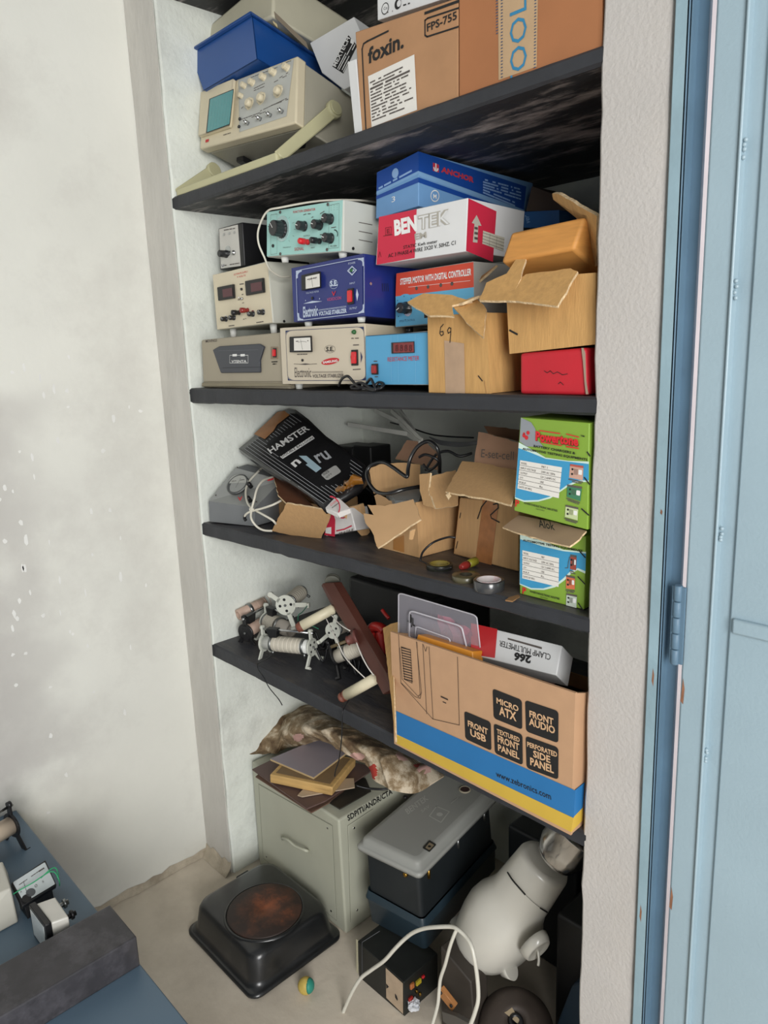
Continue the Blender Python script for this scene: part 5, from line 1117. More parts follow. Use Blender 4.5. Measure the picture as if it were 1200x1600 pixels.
mb = MB(); ax = (B-A).normalized(); mb.lathe(A+ax*.034, ax, [(.0165, 0), (.0178, 0), (.0178, .010), (.0165, .010)], steel_d, 24, caps=False); mb.cyl(A+ax*.039-V((0, 0, .018)), A+ax*.039-V((0, 0, .03)), .003, brass, 8); mb.build('clamp', o_)
for q in (.062, .085, .1): mb = MB(); mb.lathe(A+ax*q, ax, [(.0167, 0), (.0167, .0015)], pinkt, 24, caps=False); mb.build('ring', o_)
A = P(385, 988, y=1.03); B = P(418, 968, y=1.12)
rheostat(A, B, .0175, 'pinkish rheostat with a black end bracket, beneath the bare pink tube', br_=black_p, tubem=pinkt, coil=None, rod=True, ends=(1, 0), R=.026)
A = P(447, 945, y=1.075); B = P(470, 925, y=1.18)
rheostat(A, B, .019, 'rheostat tipped up on end showing its round white end disc and arms', legs=True, coil=(.2, .9), rod=False, ends=(1, 0), R=.028, upv=(-.75, .1, .35))
A = P(418, 970, y=1.10); B = P(455, 985, y=1.10)
rheostat(A, B, .022, 'grey rheostat with frayed pinkish winding, behind the foremost white one', tubem=M('grey_ceramic', 'A39C92', .6), coil=(.05, .5), rod=True, ends=(1, 0), R=.026)
A = P(521, 985, y=1.09); B = P(548, 975, y=1.18)
rheostat(A, B, .014, 'small rheostat with a white disc end, behind the brown wooden bar', rod=False, R=.021, ends=(1, 0), upv=(.2, 0, 1))
A = P(526, 1026, y=1.055); B = P(566, 1010, y=1.09)
rheostat(A, B, .0175, 'cream banded rheostat lying under the brown wooden bar, black bracket at its left', br_=black_p, coil=(.4, .95), tubem=coilw, rod=False, R=.023, ends=(1, 0))
# green leads
mb = MB(); gw = M('green_wire', '1F7A5A', .4); s6 = cr(350, 900, 8)
mb.tube([P(*s6(1040, 375), y=1.1), P(*s6(980, 450), y=1.07), P(*s6(930, 490), y=1.05), P(*s6(925, 560), y=1.05)], .0012, gw); single(mb, 'green_wire', 'thin green wire strand rising beside the upright white disc', 'wire'); mb = MB(); mb.tube([P(*s6(1180, 660), y=1.05), P(*s6(1100, 625), y=1.05), P(*s6(1060, 640), y=1.05)], .0012, gw); single(mb, 'green_wire', 'thin green wire strand under the upper cream roller', 'wire')
# brown wooden winding frame
s7 = cr(480, 890, 7.2727)
t = thing('winding_frame', 'long dark brown wooden bar with two cream rollers and a central hub', 'frame', P(600, 1080, z=Z4))
bw = M('painted_brown_wood', '5A3329', .55, var=.12, scale=10, bump=.2, bscale=40); crl = M('roller_cream', 'DCD3B6', .45, var=.03)
a, b = P(*s7(245, 150), y=1.10), P(*s7(860, 1360), y=1.0); a2, b2 = P(*s7(165, 180), y=1.10), P(*s7(940, 1300), y=1.0)
mb = MB(); pts = [P(*s7(160, 180), y=1.10), P(*s7(175, 155), y=1.10), P(*s7(300, 145), y=1.105), P(*s7(620, 700), y=1.05), P(*s7(900, 1180), y=1.005), P(*s7(960, 1360), y=.995), P(*s7(860, 1420), y=.99), P(*s7(560, 830), y=1.035), P(*s7(250, 360), y=1.085)]
mb.slab(pts, V((.012, .016, 0)), bw, .001); mb.build('bar', t)
for (a, b, c) in (((295, 445), (-60, 640), 0), ((770, 1240), (445, 1425), 1)):
    p0 = P(*s7(*a), y=1.075 if not c else 1.003); p1 = P(*s7(*b), y=1.015 if not c else .985); r = .0125 if not c else .0125
    mb = MB(); d = (p1-p0).normalized(); mb.lathe(p0, d, [(.004, -.004), (r, 0), (r, (p1-p0).length)], crl, 24); rl = mb.build('roller', t)
    mb = MB(); mb.lathe(p1, d, [(.013, -.001), (.013, .003), (.006, .004), (.006, .012), (.0115, .012), (.0115, .018)] if c else [(.0125, 0), (.013, .004), (.011, .013), (.004, .014)], M('roller_end_brown', '7A4636', .6), 12); mb.build('end_cap', rl)
h0 = P(*s7(560, 770), y=1.04); h1 = P(*s7(270, 880), y=1.0); d = (h1-h0).normalized()
mb = MB(); mb.lathe(h0, d, [(.020, -.004), (.021, 0), (.017, .004), (.012, .008), (.010, .02), (.012, .022), (.006, .026)], M('hub_pinkbrown', '6A3E38', .5), 24); mb.cyl(h0+d*.02, h1, .004, M('rod_olive', '5E5138', .6), 10); mb.build('hub', t)
ht = P(*s7(285, 150), y=1.12); mb = MB(); mb.lathe(ht, V((-.5, .6, .3)), [(.018, 0), (.020, .003), (.020, .006), (.016, .008), (.019, .010), (.019, .014)], M('pulley_grey', '6A6A60', .6), 24); mb.build('pulley', t)
mb = MB(); cw = M('cord_white', 'D9D4CC', .7)
mb.tube([P(*s7(215, 555), y=1.03), P(*s7(285, 700), y=1.01), P(*s7(370, 880), y=.995), P(*s7(420, 980), y=.99), P(*s7(520, 1100), y=.985), P(*s7(655, 1230), y=.985)], .0013, cw); mb.tube([P(*s7(275, 515), y=1.04), P(*s7(370, 620), y=1.02), P(*s7(485, 695), y=1.015)], .0015, cw); mb.tube([P(*s7(560, 830), y=1.0), P(*s7(620, 980), y=.99), P(*s7(690, 1110), y=.985), P(*s7(755, 1200), y=.985)], .0015, cw); mb.build('cord', t)
# red clamp and dark clutter behind
mb = MB(); rdp = M('red_enamel', 'A2211C', .4, var=.1, coat=.2); q = lambda a, b, y: P(*s7(a, b), y=y)
mb.tube([q(720, 690, 1.09), q(760, 650, 1.09), q(830, 660, 1.09), q(880, 700, 1.09)], .012, rdp, 12); mb.tube([q(735, 720, 1.08), q(740, 860, 1.07), q(790, 960, 1.06), q(850, 1060, 1.05), q(880, 1090, 1.05)], .010, rdp, 12); mb.tube([q(840, 720, 1.09), q(850, 850, 1.08), q(870, 980, 1.07)], .014, rdp, 12); mb.tube([q(850, 455, 1.12), q(890, 510, 1.12), q(930, 555, 1.12)], .0045, rdp, 10); mb.tube([q(760, 790, 1.07), q(775, 840, 1.07), q(800, 900, 1.06)], .006, rdp, 10)
single(mb, 'red_clamp', 'bright red enamelled clamp half hidden behind the large printed carton', 'clamp')
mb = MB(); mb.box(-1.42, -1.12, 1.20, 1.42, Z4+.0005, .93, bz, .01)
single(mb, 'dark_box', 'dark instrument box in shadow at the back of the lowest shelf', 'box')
mb = MB(); g_ = random.Random(12)
for i in range(7):
    cx, cy = g_.uniform(-1.55, -1.25), g_.uniform(1.1, 1.19); r = g_.uniform(.02, .04)
    mb.tube([V((cx+r*math.cos(a), cy+.5*r*math.sin(a), Z4+.006+.035*g_.random()+.01*math.sin(a*3))) for a in [j*.8 for j in range(8)]], .003, bcb, closed=True)
single(mb, 'wire_tangle', 'tangle of thin black leads between and behind the rheostats', 'wire')
mb = MB(); mb.tube([P(*s6(640, 940), y=.985), P(*s6(560, 1020), y=.975), P(*s6(430, 1090), z=.731), P(*s6(415, 1130), y=.953), P(*s6(440, 1190), y=.952), P(*s6(490, 1260), y=.952), P(421, 1075, y=.953), P(435, 1092, y=.954), P(441, 1102, y=.954)], .0012, bcb); single(mb, 'hanging_wire', 'thin black wire hanging over the shelf edge below the foremost rheostat', 'wire')
mb = MB(); mb.tube([P(546, 1092, y=.985), P(538, 1105, z=.728), P(535, 1115, y=.953), P(534, 1150, y=.952), P(530, 1185, y=.953), P(524, 1205, y=.955), P(523, 1213, y=.956)], .0014, bcb); single(mb, 'dangling_wire', 'thin black wire dangling from beneath the lower cream roller', 'wire')
# printed computer-case carton
s = cr(590, 910, 3.4286)
zb = Box([(616, 1162), (892, 1302), (899, 1083), (610, 987)], .94, 0, 0, .20)
for i_ in (6, 7): zb.k[i_].z -= .07
dz = .7305-min(p.z for p in zb.k[:2]); 
settle(zb, 4)
t = zb.thing('cardboard_box', 'large open tan computer case carton with blue and yellow stripes and black icons', 'box')
cz = M('cardboard_tan', 'BD9674', .75, var=.04, scale=30)
mb = MB(); kk = zb.k; cen = sum(kk, V())/8
for q, m_ in (((0, 1, 2, 3), card_in), ((0, 1, 5, 4), cz), ((1, 2, 6, 5), cz), ((2, 3, 7, 6), card_in), ((3, 0, 4, 7), cz)):
    pts = [kk[i].lerp(cen, 0 if q == (0, 1, 5, 4) else .004 if q in ((1, 2, 6, 5), (3, 0, 4, 7)) else .007) for i in q]; mid = sum(pts, V())/4; n_ = (pts[1]-pts[0]).cross(pts[3]-pts[0]).normalized(); n_ = n_ if n_.dot(cen-mid) > 0 else -n_; mb.slab(pts, n_*.005, m_)
F = zb.F; R = zb.R; blu = M('stripe_blue', '2B73AE', .5, var=.04); yl = M('stripe_yellow', 'CFAD45', .5, var=.04)
F.poly(mb, [s(94, 810), s(1050, 1262), s(1060, 1115), s(92, 685)], blu, .0008); F.poly(mb, [s(100, 862), s(1036, 1338), s(1048, 1262), s(94, 810)], yl, .0008)
R.poly(mb, [s(1046, 1262), s(1100, 1205), s(1110, 1070), s(1056, 1115)], blu, .0008); R.poly(mb, [s(1036, 1340), s(1098, 1275), s(1100, 1205), s(1046, 1262)], yl, .0008)
F.text(mb, 'www.zebronics.com', s(635, 1040), s(930, 1166), s(632, 1008), ink, .01, .0014)
icons = (([s(470, 838), s(610, 903), s(606, 748), s(464, 688)], (('FRONT', .12, .88, .5, .72), ('USB', .2, .8, .2, .45))), ([s(622, 728), s(775, 790), s(773, 630), s(616, 568)], (('MICRO', .12, .88, .55, .75), ('ATX', .2, .8, .2, .5))), ([s(795, 798), s(968, 862), s(969, 690), s(790, 630)], (('FRONT', .12, .85, .5, .72), ('AUDIO', .1, .9, .24, .48))), ([s(628, 915), s(778, 980), s(776, 815), s(622, 755)], (('TEXTURED', .1, .9, .7, .86), ('FRONT', .12, .88, .42, .66), ('PANEL', .12, .88, .14, .36))), ([s(798, 994), s(968, 1058), s(969, 885), s(793, 822)], (('PERFORATED', .04, .96, .68, .84), ('SIDE', .22, .75, .42, .64), ('PANEL', .12, .86, .14, .38))))
for q, tx in icons:
    F.rrect(mb, q, ink, .1, .001); L = lambda u, v: tuple((V(q[0])*(1-u)*(1-v)+V(q[1])*u*(1-v)+V(q[2])*u*v+V(q[3])*(1-u)*v))
    for w_, u0, u1, v0, v1 in tx: F.text(mb, w_, L(u0, v0), L(u1, v0), L(u0, v1), M('cardboard_print_tan', 'D2AB84', .8), .03, .0016)
ln = M('ink_line', '3A2F28', .8)
for pts in (((112, 278), (125, 540), (295, 732), (438, 765), (428, 400)), ((208, 318), (235, 590), (228, 622), (200, 612), (128, 540)), ((210, 320), (228, 600), (218, 612), (132, 520), (118, 350)), ((242, 330), (263, 705)), ((275, 345), (297, 730)), ((245, 335), (258, 370), (265, 345))): F.line(mb, [s(*p) for p in pts], .0011, ln, .0012)
for i in range(13):
    y0 = 352+i*14; F.line(mb, [s(127+i*1.2, y0-3), s(176+i*.9, y0+10)], .0022, ln, .0012)
F.line(mb, [s(127, 345), s(145, 520), s(185, 540), s(176, 362), s(127, 345)], .0012, ln, .0012); F.line(mb, [s(340, 612), s(375, 628)], .003, ln, .0012); F.line(mb, [s(350, 640), s(366, 647)], .002, ln, .0012)
mb.build('carton', t)
flap(t, [(*s(28, 245), .955), (*s(70, 222), 1.0), (*s(110, 212), 1.03), (*s(110, 268), .96), (*s(72, 275), .94), (*s(85, 600), .936), (*s(95, 855), .932), (*s(75, 640), .94)], .004, card_y)
# clear blister pack
def glassy(name, col, a):
    m_ = bpy.data.materials.new(name); m_.use_nodes = True; b = m_.node_tree.nodes['Principled BSDF']; b.inputs['Base Color'].default_value = hexc(col)+[1]; b.inputs['Roughness'].default_value = .12; b.inputs['Alpha'].default_value = a; b.inputs['Specular IOR Level'].default_value = .7; return m_
bl_m = glassy('blister_clear', 'CFCBD6', .2); rim_m = glassy('blister_rim', 'DDDBE2', .6)
t = thing('blister_pack', 'empty clear plastic blister pack sticking up from the printed carton', 'packaging', P(690, 1030, y=.985))
Bp = Pl(P(625, 927, y=.985), V((.05, -1, -.05)))
q = [s(112, 300), s(560, 440), s(530, 178), s(112, 55)]
mb = MB(); Bp.rrect(mb, q, bl_m, .06, 0, .0008); mb.build('backing', t)
def ringline(q, r, wd, m, off):
    a, b, c, d = [V(k) for k in q]; pts = []
    for cx, cy, a0 in ((r, r, math.pi), (1-r, r, 1.5*math.pi), (1-r, 1-r, 0), (r, 1-r, .5*math.pi)):
        for k in range(5): tt = a0+k*math.pi/8; x = cx+r*math.cos(tt); y = cy+r*math.sin(tt); pts.append(tuple(a*(1-x)*(1-y)+b*x*(1-y)+c*x*y+d*(1-x)*y))
    mb = MB(); mb.tube([Bp.p(p, off) for p in pts], wd, m, 6, 1, closed=True); mb.build('rim', t)
ringline(q, .06, .0014, rim_m, .001); ringline([s(170, 300), s(490, 400), s(450, 235), s(172, 150)], .1, .0018, rim_m, .008); ringline([s(200, 310), s(400, 370), s(385, 300), s(205, 235)], .1, .0014, rim_m, .010)
mb = MB(); Bp.rrect(mb, [s(172, 300), s(485, 400), s(445, 240), s(175, 155)], bl_m, .1, .001, .007); mb.build('cavity', t)
mb = MB(); Bp.text(mb, 'J', s(160, 210), s(180, 225), s(162, 160), ink, .04, .009); Bp.text(mb, 'JL', s(178, 240), s(200, 250), s(178, 185), ink, .04, .009); mb.build('print', t)
mb = MB(); g_ = random.Random(4); rows = []
for i in range(8):
    u = i/7; rows.append([P(*s(330+170*u+g_.uniform(-14, 14), 180+(v*130)+60*u+g_.uniform(-12, 12)), y=1.0+g_.uniform(0, .02)) for v in (0, .33, .66, 1)])
mb.grid(rows, M('pink_wrapper', 'B4465E', .35, var=.2, coat=.4), smooth=False); single(mb, 'crumpled_wrapper', 'crumpled pinkish red wrapper behind the clear blister pack', 'wrapper')
ob_ = Box([(*s(200, 340),), (*s(512, 440),), (*s(508, 370),), (*s(215, 278),)], .958, 0, .25, .03)
mb = MB(); ob_.solid(mb, M('orange_card', 'D98F2E', .45, var=.05, coat=.2), .002); single(mb, 'orange_box', 'slim orange box just inside the front edge of the printed carton', 'box')
# clamp multimeter carton, upside down
cm = Box([(*s(500, 385),), (*s(958, 498),), (*s(988, 338),), (*s(500, 218),)], .985, 0, .75, .05)
t = cm.thing('multimeter_carton', 'white and red clamp multimeter carton lying upside down in the printed carton', 'carton')
mb = MB(); cm.solid(mb, white_card, .002); F = cm.F; F.poly(mb, [s(500, 385), s(628, 405), s(642, 250), s(500, 218)], M('bright_red_card', 'C2262B', .45, coat=.2), .0008)
F.text(mb, 'CLAMP MULTIMETER', s(928, 385), s(655, 310), s(925, 418), ink, .0, .001); F.text(mb, '266', s(825, 392), s(735, 372), s(818, 438), ink, .05, .001)
F.poly(mb, [s(698, 306), s(880, 358), s(880, 347), s(698, 297)], ink_s, .001)
mb.build('carton', t)
mb = MB(); q = [P(*s(*a), z=z) for a, z in (((885, 540), .905), ((1010, 495), .915), ((1020, 505), .915), ((920, 560), .90))]; mb.slab(q, V((0, 0, .004)), M('pale_speckled_card', 'B7A9A6', .5, alt='9A5A6A', scale=60)); single(mb, 'disc_sleeve', 'pale speckled sleeve inside the printed carton, below the multimeter carton', 'sleeve')
mb = MB(); mb.box(-.95, -.62, 1.0, 1.15, .735, .87, bz, .006); mb.box(-.9, -.7, .985, 1.0, .735, .86, M('olive_dark', '3B3A1E', .6)); single(mb, 'dark_parts', 'dark parts filling the printed carton, under the multimeter carton', 'parts')
# ================================================================== FLOOR LEVEL
s = cr(280, 1200, 3.5294); sA = cr(370, 1080, 3.4286)
cbn = Box([(405, 1348), (541, 1461), (529, 1282), (393, 1190)], 1.04, 0, 0, .36)
for p in cbn.k[:4]: p.z = 0.0
t = cbn.thing('metal_cabinet', 'pale grey green metal equipment cabinet with handwriting on its upper right edge, on the floor', 'cabinet')
cg = M('cabinet_paint', 'B4B5A4', .5, var=.05, scale=6); mb = MB(); cbn.solid(mb, cg, .006, 3)
F = cbn.F; R = cbn.R
mb.text('SDPITI/ANDR/CTA', R.p(sA(597, 697), .001), R.p(sA(835, 548), .001), R.p(sA(590, 668), .001), ink, .03); mb.build('body', t)
mb = MB(); F.plate(mb, [s(463, 497), s(868, 842), s(845, 318), s(438, 88)], cg, .0015, 0, .0006); F.line(mb, [s(463, 497), s(868, 842), s(845, 318), s(438, 88), s(463, 497)], .001, M('panel_shadow_line', '6F7062', .8), .0017); mb.build('front_panel', t)
mb = MB(); R.plate(mb, [s(945, 850), s(1075, 745), s(1068, 225), s(930, 318)], cg, .0015, 0, .0006); R.line(mb, [s(945, 850), s(930, 318), s(1068, 225)], .001, M('panel_shadow_line', '6F7062'), .0017); mb.build('side_panel', t)
mb = MB(); mb.tube([F.p(s(570, 392), 0), F.p(s(572, 388), .012), F.p(s(600, 398), .020), F.p(s(640, 430), .022), F.p(s(690, 452), .020), F.p(s(708, 458), .012), F.p(s(708, 458), 0)], .004, cg, 10); mb.build('handle', t)
for fc, q in ((F, (820, 330)), (F, (483, 488)), (F, (840, 787)), (R, (963, 330)), (R, (980, 782))): screw(fc, s(*q), t, .004)
Zc = cbn.k[4].z+.003
Zt = max(p.z for p in cbn.k[4:])+.001
q = lambda a, b, z: P(*sA(a, b), z=z)
def sheet(pts, z, th, m, name, lab, cat, em=None):
    mb = MB(); mb.slab([q(a, b, z) for a, b in pts], V((0, 0, th)), m, .0005); return single(mb, name, lab, cat)
ply = M('hardboard_brown', '6E5446', .6, var=.12, scale=12); wood = M('pale_wood', 'C9A468', .6, var=.15, scale=10, stretch=(1, 8, 8), alt='8A6A3E', altlo=.55, althi=.8)
sheet([(498, 604), (552, 636), (720, 540), (690, 470), (600, 470)], Zt, .003, M('dark_metal_plate', '3A3833', .45, metal=.4), 'metal_plate', 'dark drilled metal plate lying on the cabinet at its front right corner', 'plate')
sheet([(100, 462), (400, 656), (492, 604), (600, 520), (500, 400), (180, 392)], Zt+.0005, .003, ply, 'hardboard_sheet', 'lower brown hardboard sheet, its corner overhanging the cabinet front', 'board')
sheet([(82, 424), (375, 636), (478, 592), (722, 432), (690, 400), (300, 330), (190, 372)], Zt+.010, .004, M('hardboard_dark', '5F4A45', .5, var=.12, scale=9), 'hardboard_sheet', 'upper dark brown hardboard sheet with pale edges, beneath the wooden frame', 'board')
sheet([(325, 562), (350, 570), (632, 520), (628, 470), (400, 480)], Zt+.0155, .003, M('pale_board', 'B9A58C', .6), 'thin_board', 'thin pale board showing just under the wooden frame', 'board')
zf = Zt+.019; y0 = P(*sA(178, 490), z=zf).y
wf_ = Box([sA(178, 490), sA(512, 597), sA(514, 530), sA(176, 432)], y0, .42, 0, .15)
for p in wf_.k[:4]: p.z = zf
zt = sum(p.z for p in wf_.k[4:])/4
for p in wf_.k[4:]: p.z = zt
t = wf_.thing('wooden_frame', 'shallow pale wooden frame block lying on the brown boards on the cabinet', 'frame')
mb = MB(); wf_.solid(mb, wood, .003); mb.build('frame', t)
mb = MB(); k = wf_.k; cT = sum(k[4:], V())/4; mb.slab([cT+(p-cT)*.86+V((0, 0, .0005)) for p in k[4:]], V((0, 0, .0012)), M('inset_board', '7E6749', .6, var=.1)); mb.build('inset_panel', t)
mb = MB(); sl = [q(180, 372, zt+.0025), q(412, 472, zt+.0025), q(600, 330, zt+.0025), q(440, 262, zt+.0025)]; mb.slab(sl, V((0, 0, .005)), M('board_edge_cream', 'BFA67A', .6)); mb.slab([p+V((0, 0, .0052)) for p in sl], V((0, 0, .001)), M('mauve_laminate', '938B92', .45, var=.03)); single(mb, 'laminate_board', 'mauve grey laminate board lying on the wooden frame block', 'board')
# cloth
cl = bpy.data.materials.new('stained_cloth'); cl.use_nodes = True; nt = cl.node_tree; N = nt.nodes; L = nt.links; b = N['Principled BSDF']; b.inputs['Roughness'].default_value = .95
tc = N.new('ShaderNodeTexCoord'); n1 = N.new('ShaderNodeTexNoise'); n1.inputs['Scale'].default_value = 14; n1.inputs['Detail'].default_value = 8; n1.inputs['Roughness'].default_value = .65; L.new(tc.outputs['Object'], n1.inputs['Vector'])
r1 = N.new('ShaderNodeValToRGB'); L.new(n1.outputs[0], r1.inputs[0]); r1.color_ramp.elements[0].position = .38; r1.color_ramp.elements[0].color = hexc('5E4A35')+[1]; r1.color_ramp.elements[1].position = .60; r1.color_ramp.elements[1].color = hexc('CDBFA8')+[1]; e = r1.color_ramp.elements.new(.5); e.color = hexc('8E7A5E')+[1]
n2 = N.new('ShaderNodeTexNoise'); n2.inputs['Scale'].default_value = 6.5; n2.inputs['Detail'].default_value = 1; L.new(tc.outputs['Object'], n2.inputs['Vector']); sx = N.new('ShaderNodeSeparateXYZ'); L.new(tc.outputs['Object'], sx.inputs[0])
ad = N.new('ShaderNodeMath'); ad.operation = 'MULTIPLY_ADD'; L.new(sx.outputs[0], ad.inputs[0]); ad.inputs[1].default_value = .32; L.new(n2.outputs[0], ad.inputs[2])
r2 = N.new('ShaderNodeValToRGB'); L.new(ad.outputs[0], r2.inputs[0]); r2.color_ramp.elements[0].position = .60; r2.color_ramp.elements[1].position = .625
r3 = N.new('ShaderNodeValToRGB'); L.new(ad.outputs[0], r3.inputs[0]); r3.color_ramp.elements[0].position = .67; r3.color_ramp.elements[0].color = hexc('C79C92')+[1]; r3.color_ramp.elements[1].position = .69; r3.color_ramp.elements[1].color = hexc('B5443A')+[1]
mx = N.new('ShaderNodeMix'); mx.data_type = 'RGBA'; mx.inputs[0].default_value = 0; L.new(r1.outputs[0], mx.inputs[6]); L.new(r3.outputs[0], mx.inputs[7]); L.new(mx.outputs[2], b.inputs['Base Color'])
n3 = N.new('ShaderNodeTexNoise'); n3.inputs['Scale'].default_value = 260; L.new(tc.outputs['Object'], n3.inputs['Vector']); bp = N.new('ShaderNodeBump'); bp.inputs['Strength'].default_value = .5; bp.inputs['Distance'].default_value = .002; L.new(n3.outputs[0], bp.inputs['Height']); L.new(bp.outputs[0], b.inputs['Normal'])
rows_px = [  # from the near hem to the far edge, (crop px, py, y)
 [(42, 362, 1.035), (100, 375, 1.06), (190, 365, 1.10), (250, 305, 1.13), (340, 290, 1.14), (430, 262, 1.15), (500, 285, 1.13), (575, 330, 1.12), (650, 375, 1.12), (700, 395, 1.13), (735, 470, 1.10), (820, 525, 1.09), (920, 547, 1.12), (1000, 520, 1.17), (1100, 455, 1.24)],
 [(45, 345, 1.04), (130, 290, 1.09), (205, 300, 1.10), (245, 230, 1.12), (330, 210, 1.11), (420, 215, 1.10), (500, 230, 1.09), (590, 275, 1.09), (680, 320, 1.10), (740, 350, 1.10), (800, 410, 1.10), (860, 460, 1.11), (930, 480, 1.13), (1000, 440, 1.19), (1100, 445, 1.25)],
 [(60, 320, 1.06), (140, 220, 1.12), (220, 190, 1.15), (260, 150, 1.16), (350, 150, 1.14), (430, 190, 1.12), (520, 190, 1.12), (620, 245, 1.12), (700, 260, 1.14), (770, 300, 1.14), (850, 340, 1.15), (900, 370, 1.16), (950, 400, 1.18), (1020, 395, 1.22), (1080, 420, 1.27)],
 [(80, 290, 1.09), (160, 180, 1.16), (240, 120, 1.20), (320, 95, 1.22), (400, 110, 1.20), (470, 130, 1.19), (560, 175, 1.18), (640, 190, 1.19), (720, 240, 1.20), (790, 270, 1.21), (870, 315, 1.22), (930, 350, 1.23), (970, 385, 1.24), (1030, 390, 1.27), (1060, 405, 1.30)],
 [(120, 230, 1.14), (190, 150, 1.20), (260, 95, 1.25), (330, 60, 1.28), (385, 68, 1.28), (440, 88, 1.28), (520, 120, 1.28), (600, 150, 1.28), (690, 200, 1.28), (780, 260, 1.28), (860, 305, 1.28), (920, 345, 1.29), (970, 378, 1.30), (1010, 388, 1.31), (1040, 400, 1.33)]]
grid = [[P(*sA(a, b_), y=y) for a, b_, y in r] for r in rows_px]
def cr3(p0, p1, p2, p3, t): return .5*((2*p1)+(p2-p0)*t+(2*p0-5*p1+4*p2-p3)*t*t+(-p0+3*p1-3*p2+p3)*t**3)
def refine(rows, n):
    out = []
    for i in range(len(rows)-1):
        g0, g1, g2, g3 = rows[max(0, i-1)], rows[i], rows[i+1], rows[min(len(rows)-1, i+2)]
        for k_ in range(n): out.append([cr3(a, b_, c, d, k_/n) for a, b_, c, d in zip(g0, g1, g2, g3)])
    out.append(rows[-1]); return out
gr = refine(grid, 14); gr = [list(r) for r in zip(*refine([list(r) for r in zip(*gr)], 9))]
for i, r in enumerate(gr):
    for j, p in enumerate(r):
        f_ = 1-abs(mnoise.noise(V((p.x*14+p.z*10, p.y*6, 3)))*2); d_ = .008*mnoise.noise(p*26)+.016*(f_**3-.3); r[j] = p+V((.3, -1, .6)).normalized()*d_
        if r[j].z < Zt+.02 and j < 9999: r[j].z = max(r[j].z, Zt+.012)
mb = MB(); vv_ = mb.grid(gr, cl); pk_, rd_ = M('cloth_pink', 'C49C92', .95, var=.1, scale=60), M('cloth_red', 'A8382E', .95, var=.1, scale=60)
for f_ in mb.bm.faces:
    x_, y_ = pix(f_.calc_center_median())
    for cx_, cy_, rx_, ry_, m_ in ((557, 1182, 13, 6, pk_), (582, 1206, 7, 12, rd_), (633, 1180, 14, 9, pk_), (651, 1192, 5, 7, rd_), (663, 1202, 11, 7, pk_), (466, 1152, 8, 6, pk_)):
        if ((x_-cx_)/rx_)**2+((y_-cy_)/ry_)**2 < 1: f_.material_index = mb.mi(m_)
under = [[p+V((0, .006, -.004)) for p in r] for r in gr]; mb.grid(under, cl)
mb.grid([gr[0], under[0]], cl); mb.grid([gr[-1], under[-1]], cl)
single(mb, 'cloth_rag', 'stained brown and cream cloth with red patches, heaped over the back of the cabinet', 'cloth')
mb = MB(); mb.tube([q(640, 505, Zt+.03), q(700, 520, Zt+.02), q(780, 525, Zt+.02), q(840, 515, Zt+.02)], .003, bcb); single(mb, 'black_lead', 'short black lead on the cabinet beneath the cloth hem', 'cable')
# hot plate
def rring(cx, cy, hw, hd, r, z, yaw=0, n=6):
    out = []
    for sx_, sy_, a0 in ((-1, -1, math.pi), (1, -1, 1.5*math.pi), (1, 1, 0), (-1, 1, .5*math.pi)):
        for k_ in range(n+1):
            a = a0+k_*math.pi/2/n; x = sx_*(hw-r)+r*math.cos(a); y = sy_*(hd-r)+r*math.sin(a)
            out.append(V((cx+x*math.cos(yaw)-y*math.sin(yaw), cy+x*math.sin(yaw)+y*math.cos(yaw), z)))
    return out
HX, HY, HW = -1.468, .888, -.0
t = thing('hot_plate', 'black enamelled electric hot plate with a rusty round heating disc, on the floor', 'hot plate', (HX, HY, 0), HW)
en = M('black_enamel', '1E1F20', .33, var=.3, scale=12, coat=.3, alt='45423E', altlo=.6, althi=.85)
mb = MB(); hw, hd = .163, .143
prof = [(0, .030, .004), (.0, .030, .010), (.006, .030, .013), (.013, .034, .016), (.016, .036, .030), (.022, .040, .080), (.027, .042, .091), (.038, .044, .097), (.09, .05, .099)]
mb.grid([rring(HX, HY, hw-i, hd-i, max(.01, r_-i*.1), z, HW) for i, r_, z in prof], en, True); mb.face(rring(HX, HY, hw-.09, hd-.09, .04, .099, HW), en); mb.face(rring(HX, HY, hw, hd, .03, .004, HW)[::-1], en); mb.build('housing', t)
dc = V((-1.437, .877, .0955)); mb = MB(); mb.lathe(dc, (0, 0, 1), [(.105, 0), (.103, .005), (.099, .006), (.097, .002)], en, 48, up=(1, 0, 0), caps=False); mb.build('trim_ring', t)
dm = bpy.data.materials.new('rusty_disc'); dm.use_nodes = True; nt = dm.node_tree; N = nt.nodes; L = nt.links; b = N['Principled BSDF']; b.inputs['Roughness'].default_value = .6
tc = N.new('ShaderNodeTexCoord'); n1 = N.new('ShaderNodeTexNoise'); n1.inputs['Scale'].default_value = 22; n1.inputs['Detail'].default_value = 9; n1.inputs['Roughness'].default_value = .65; L.new(tc.outputs['Object'], n1.inputs['Vector'])
vm = N.new('ShaderNodeVectorMath'); vm.operation = 'DISTANCE'; L.new(tc.outputs['Object'], vm.inputs[0]); vm.inputs[1].default_value = (dc.x-HX+.0, dc.y-HY+.02, .1)
ma = N.new('ShaderNodeMath'); ma.operation = 'MULTIPLY_ADD'; L.new(vm.outputs['Value'], ma.inputs[0]); ma.inputs[1].default_value = -3.4; L.new(n1.outputs[0], ma.inputs[2])
rp = N.new('ShaderNodeValToRGB'); L.new(ma.outputs[0], rp.inputs[0]); rp.color_ramp.elements[0].position = .14; rp.color_ramp.elements[0].color = hexc('2E211C')+[1]; rp.color_ramp.elements[1].position = .53; rp.color_ramp.elements[1].color = hexc('80472A')+[1]; e = rp.color_ramp.elements.new(.32); e.color = hexc('4A2E22')+[1]
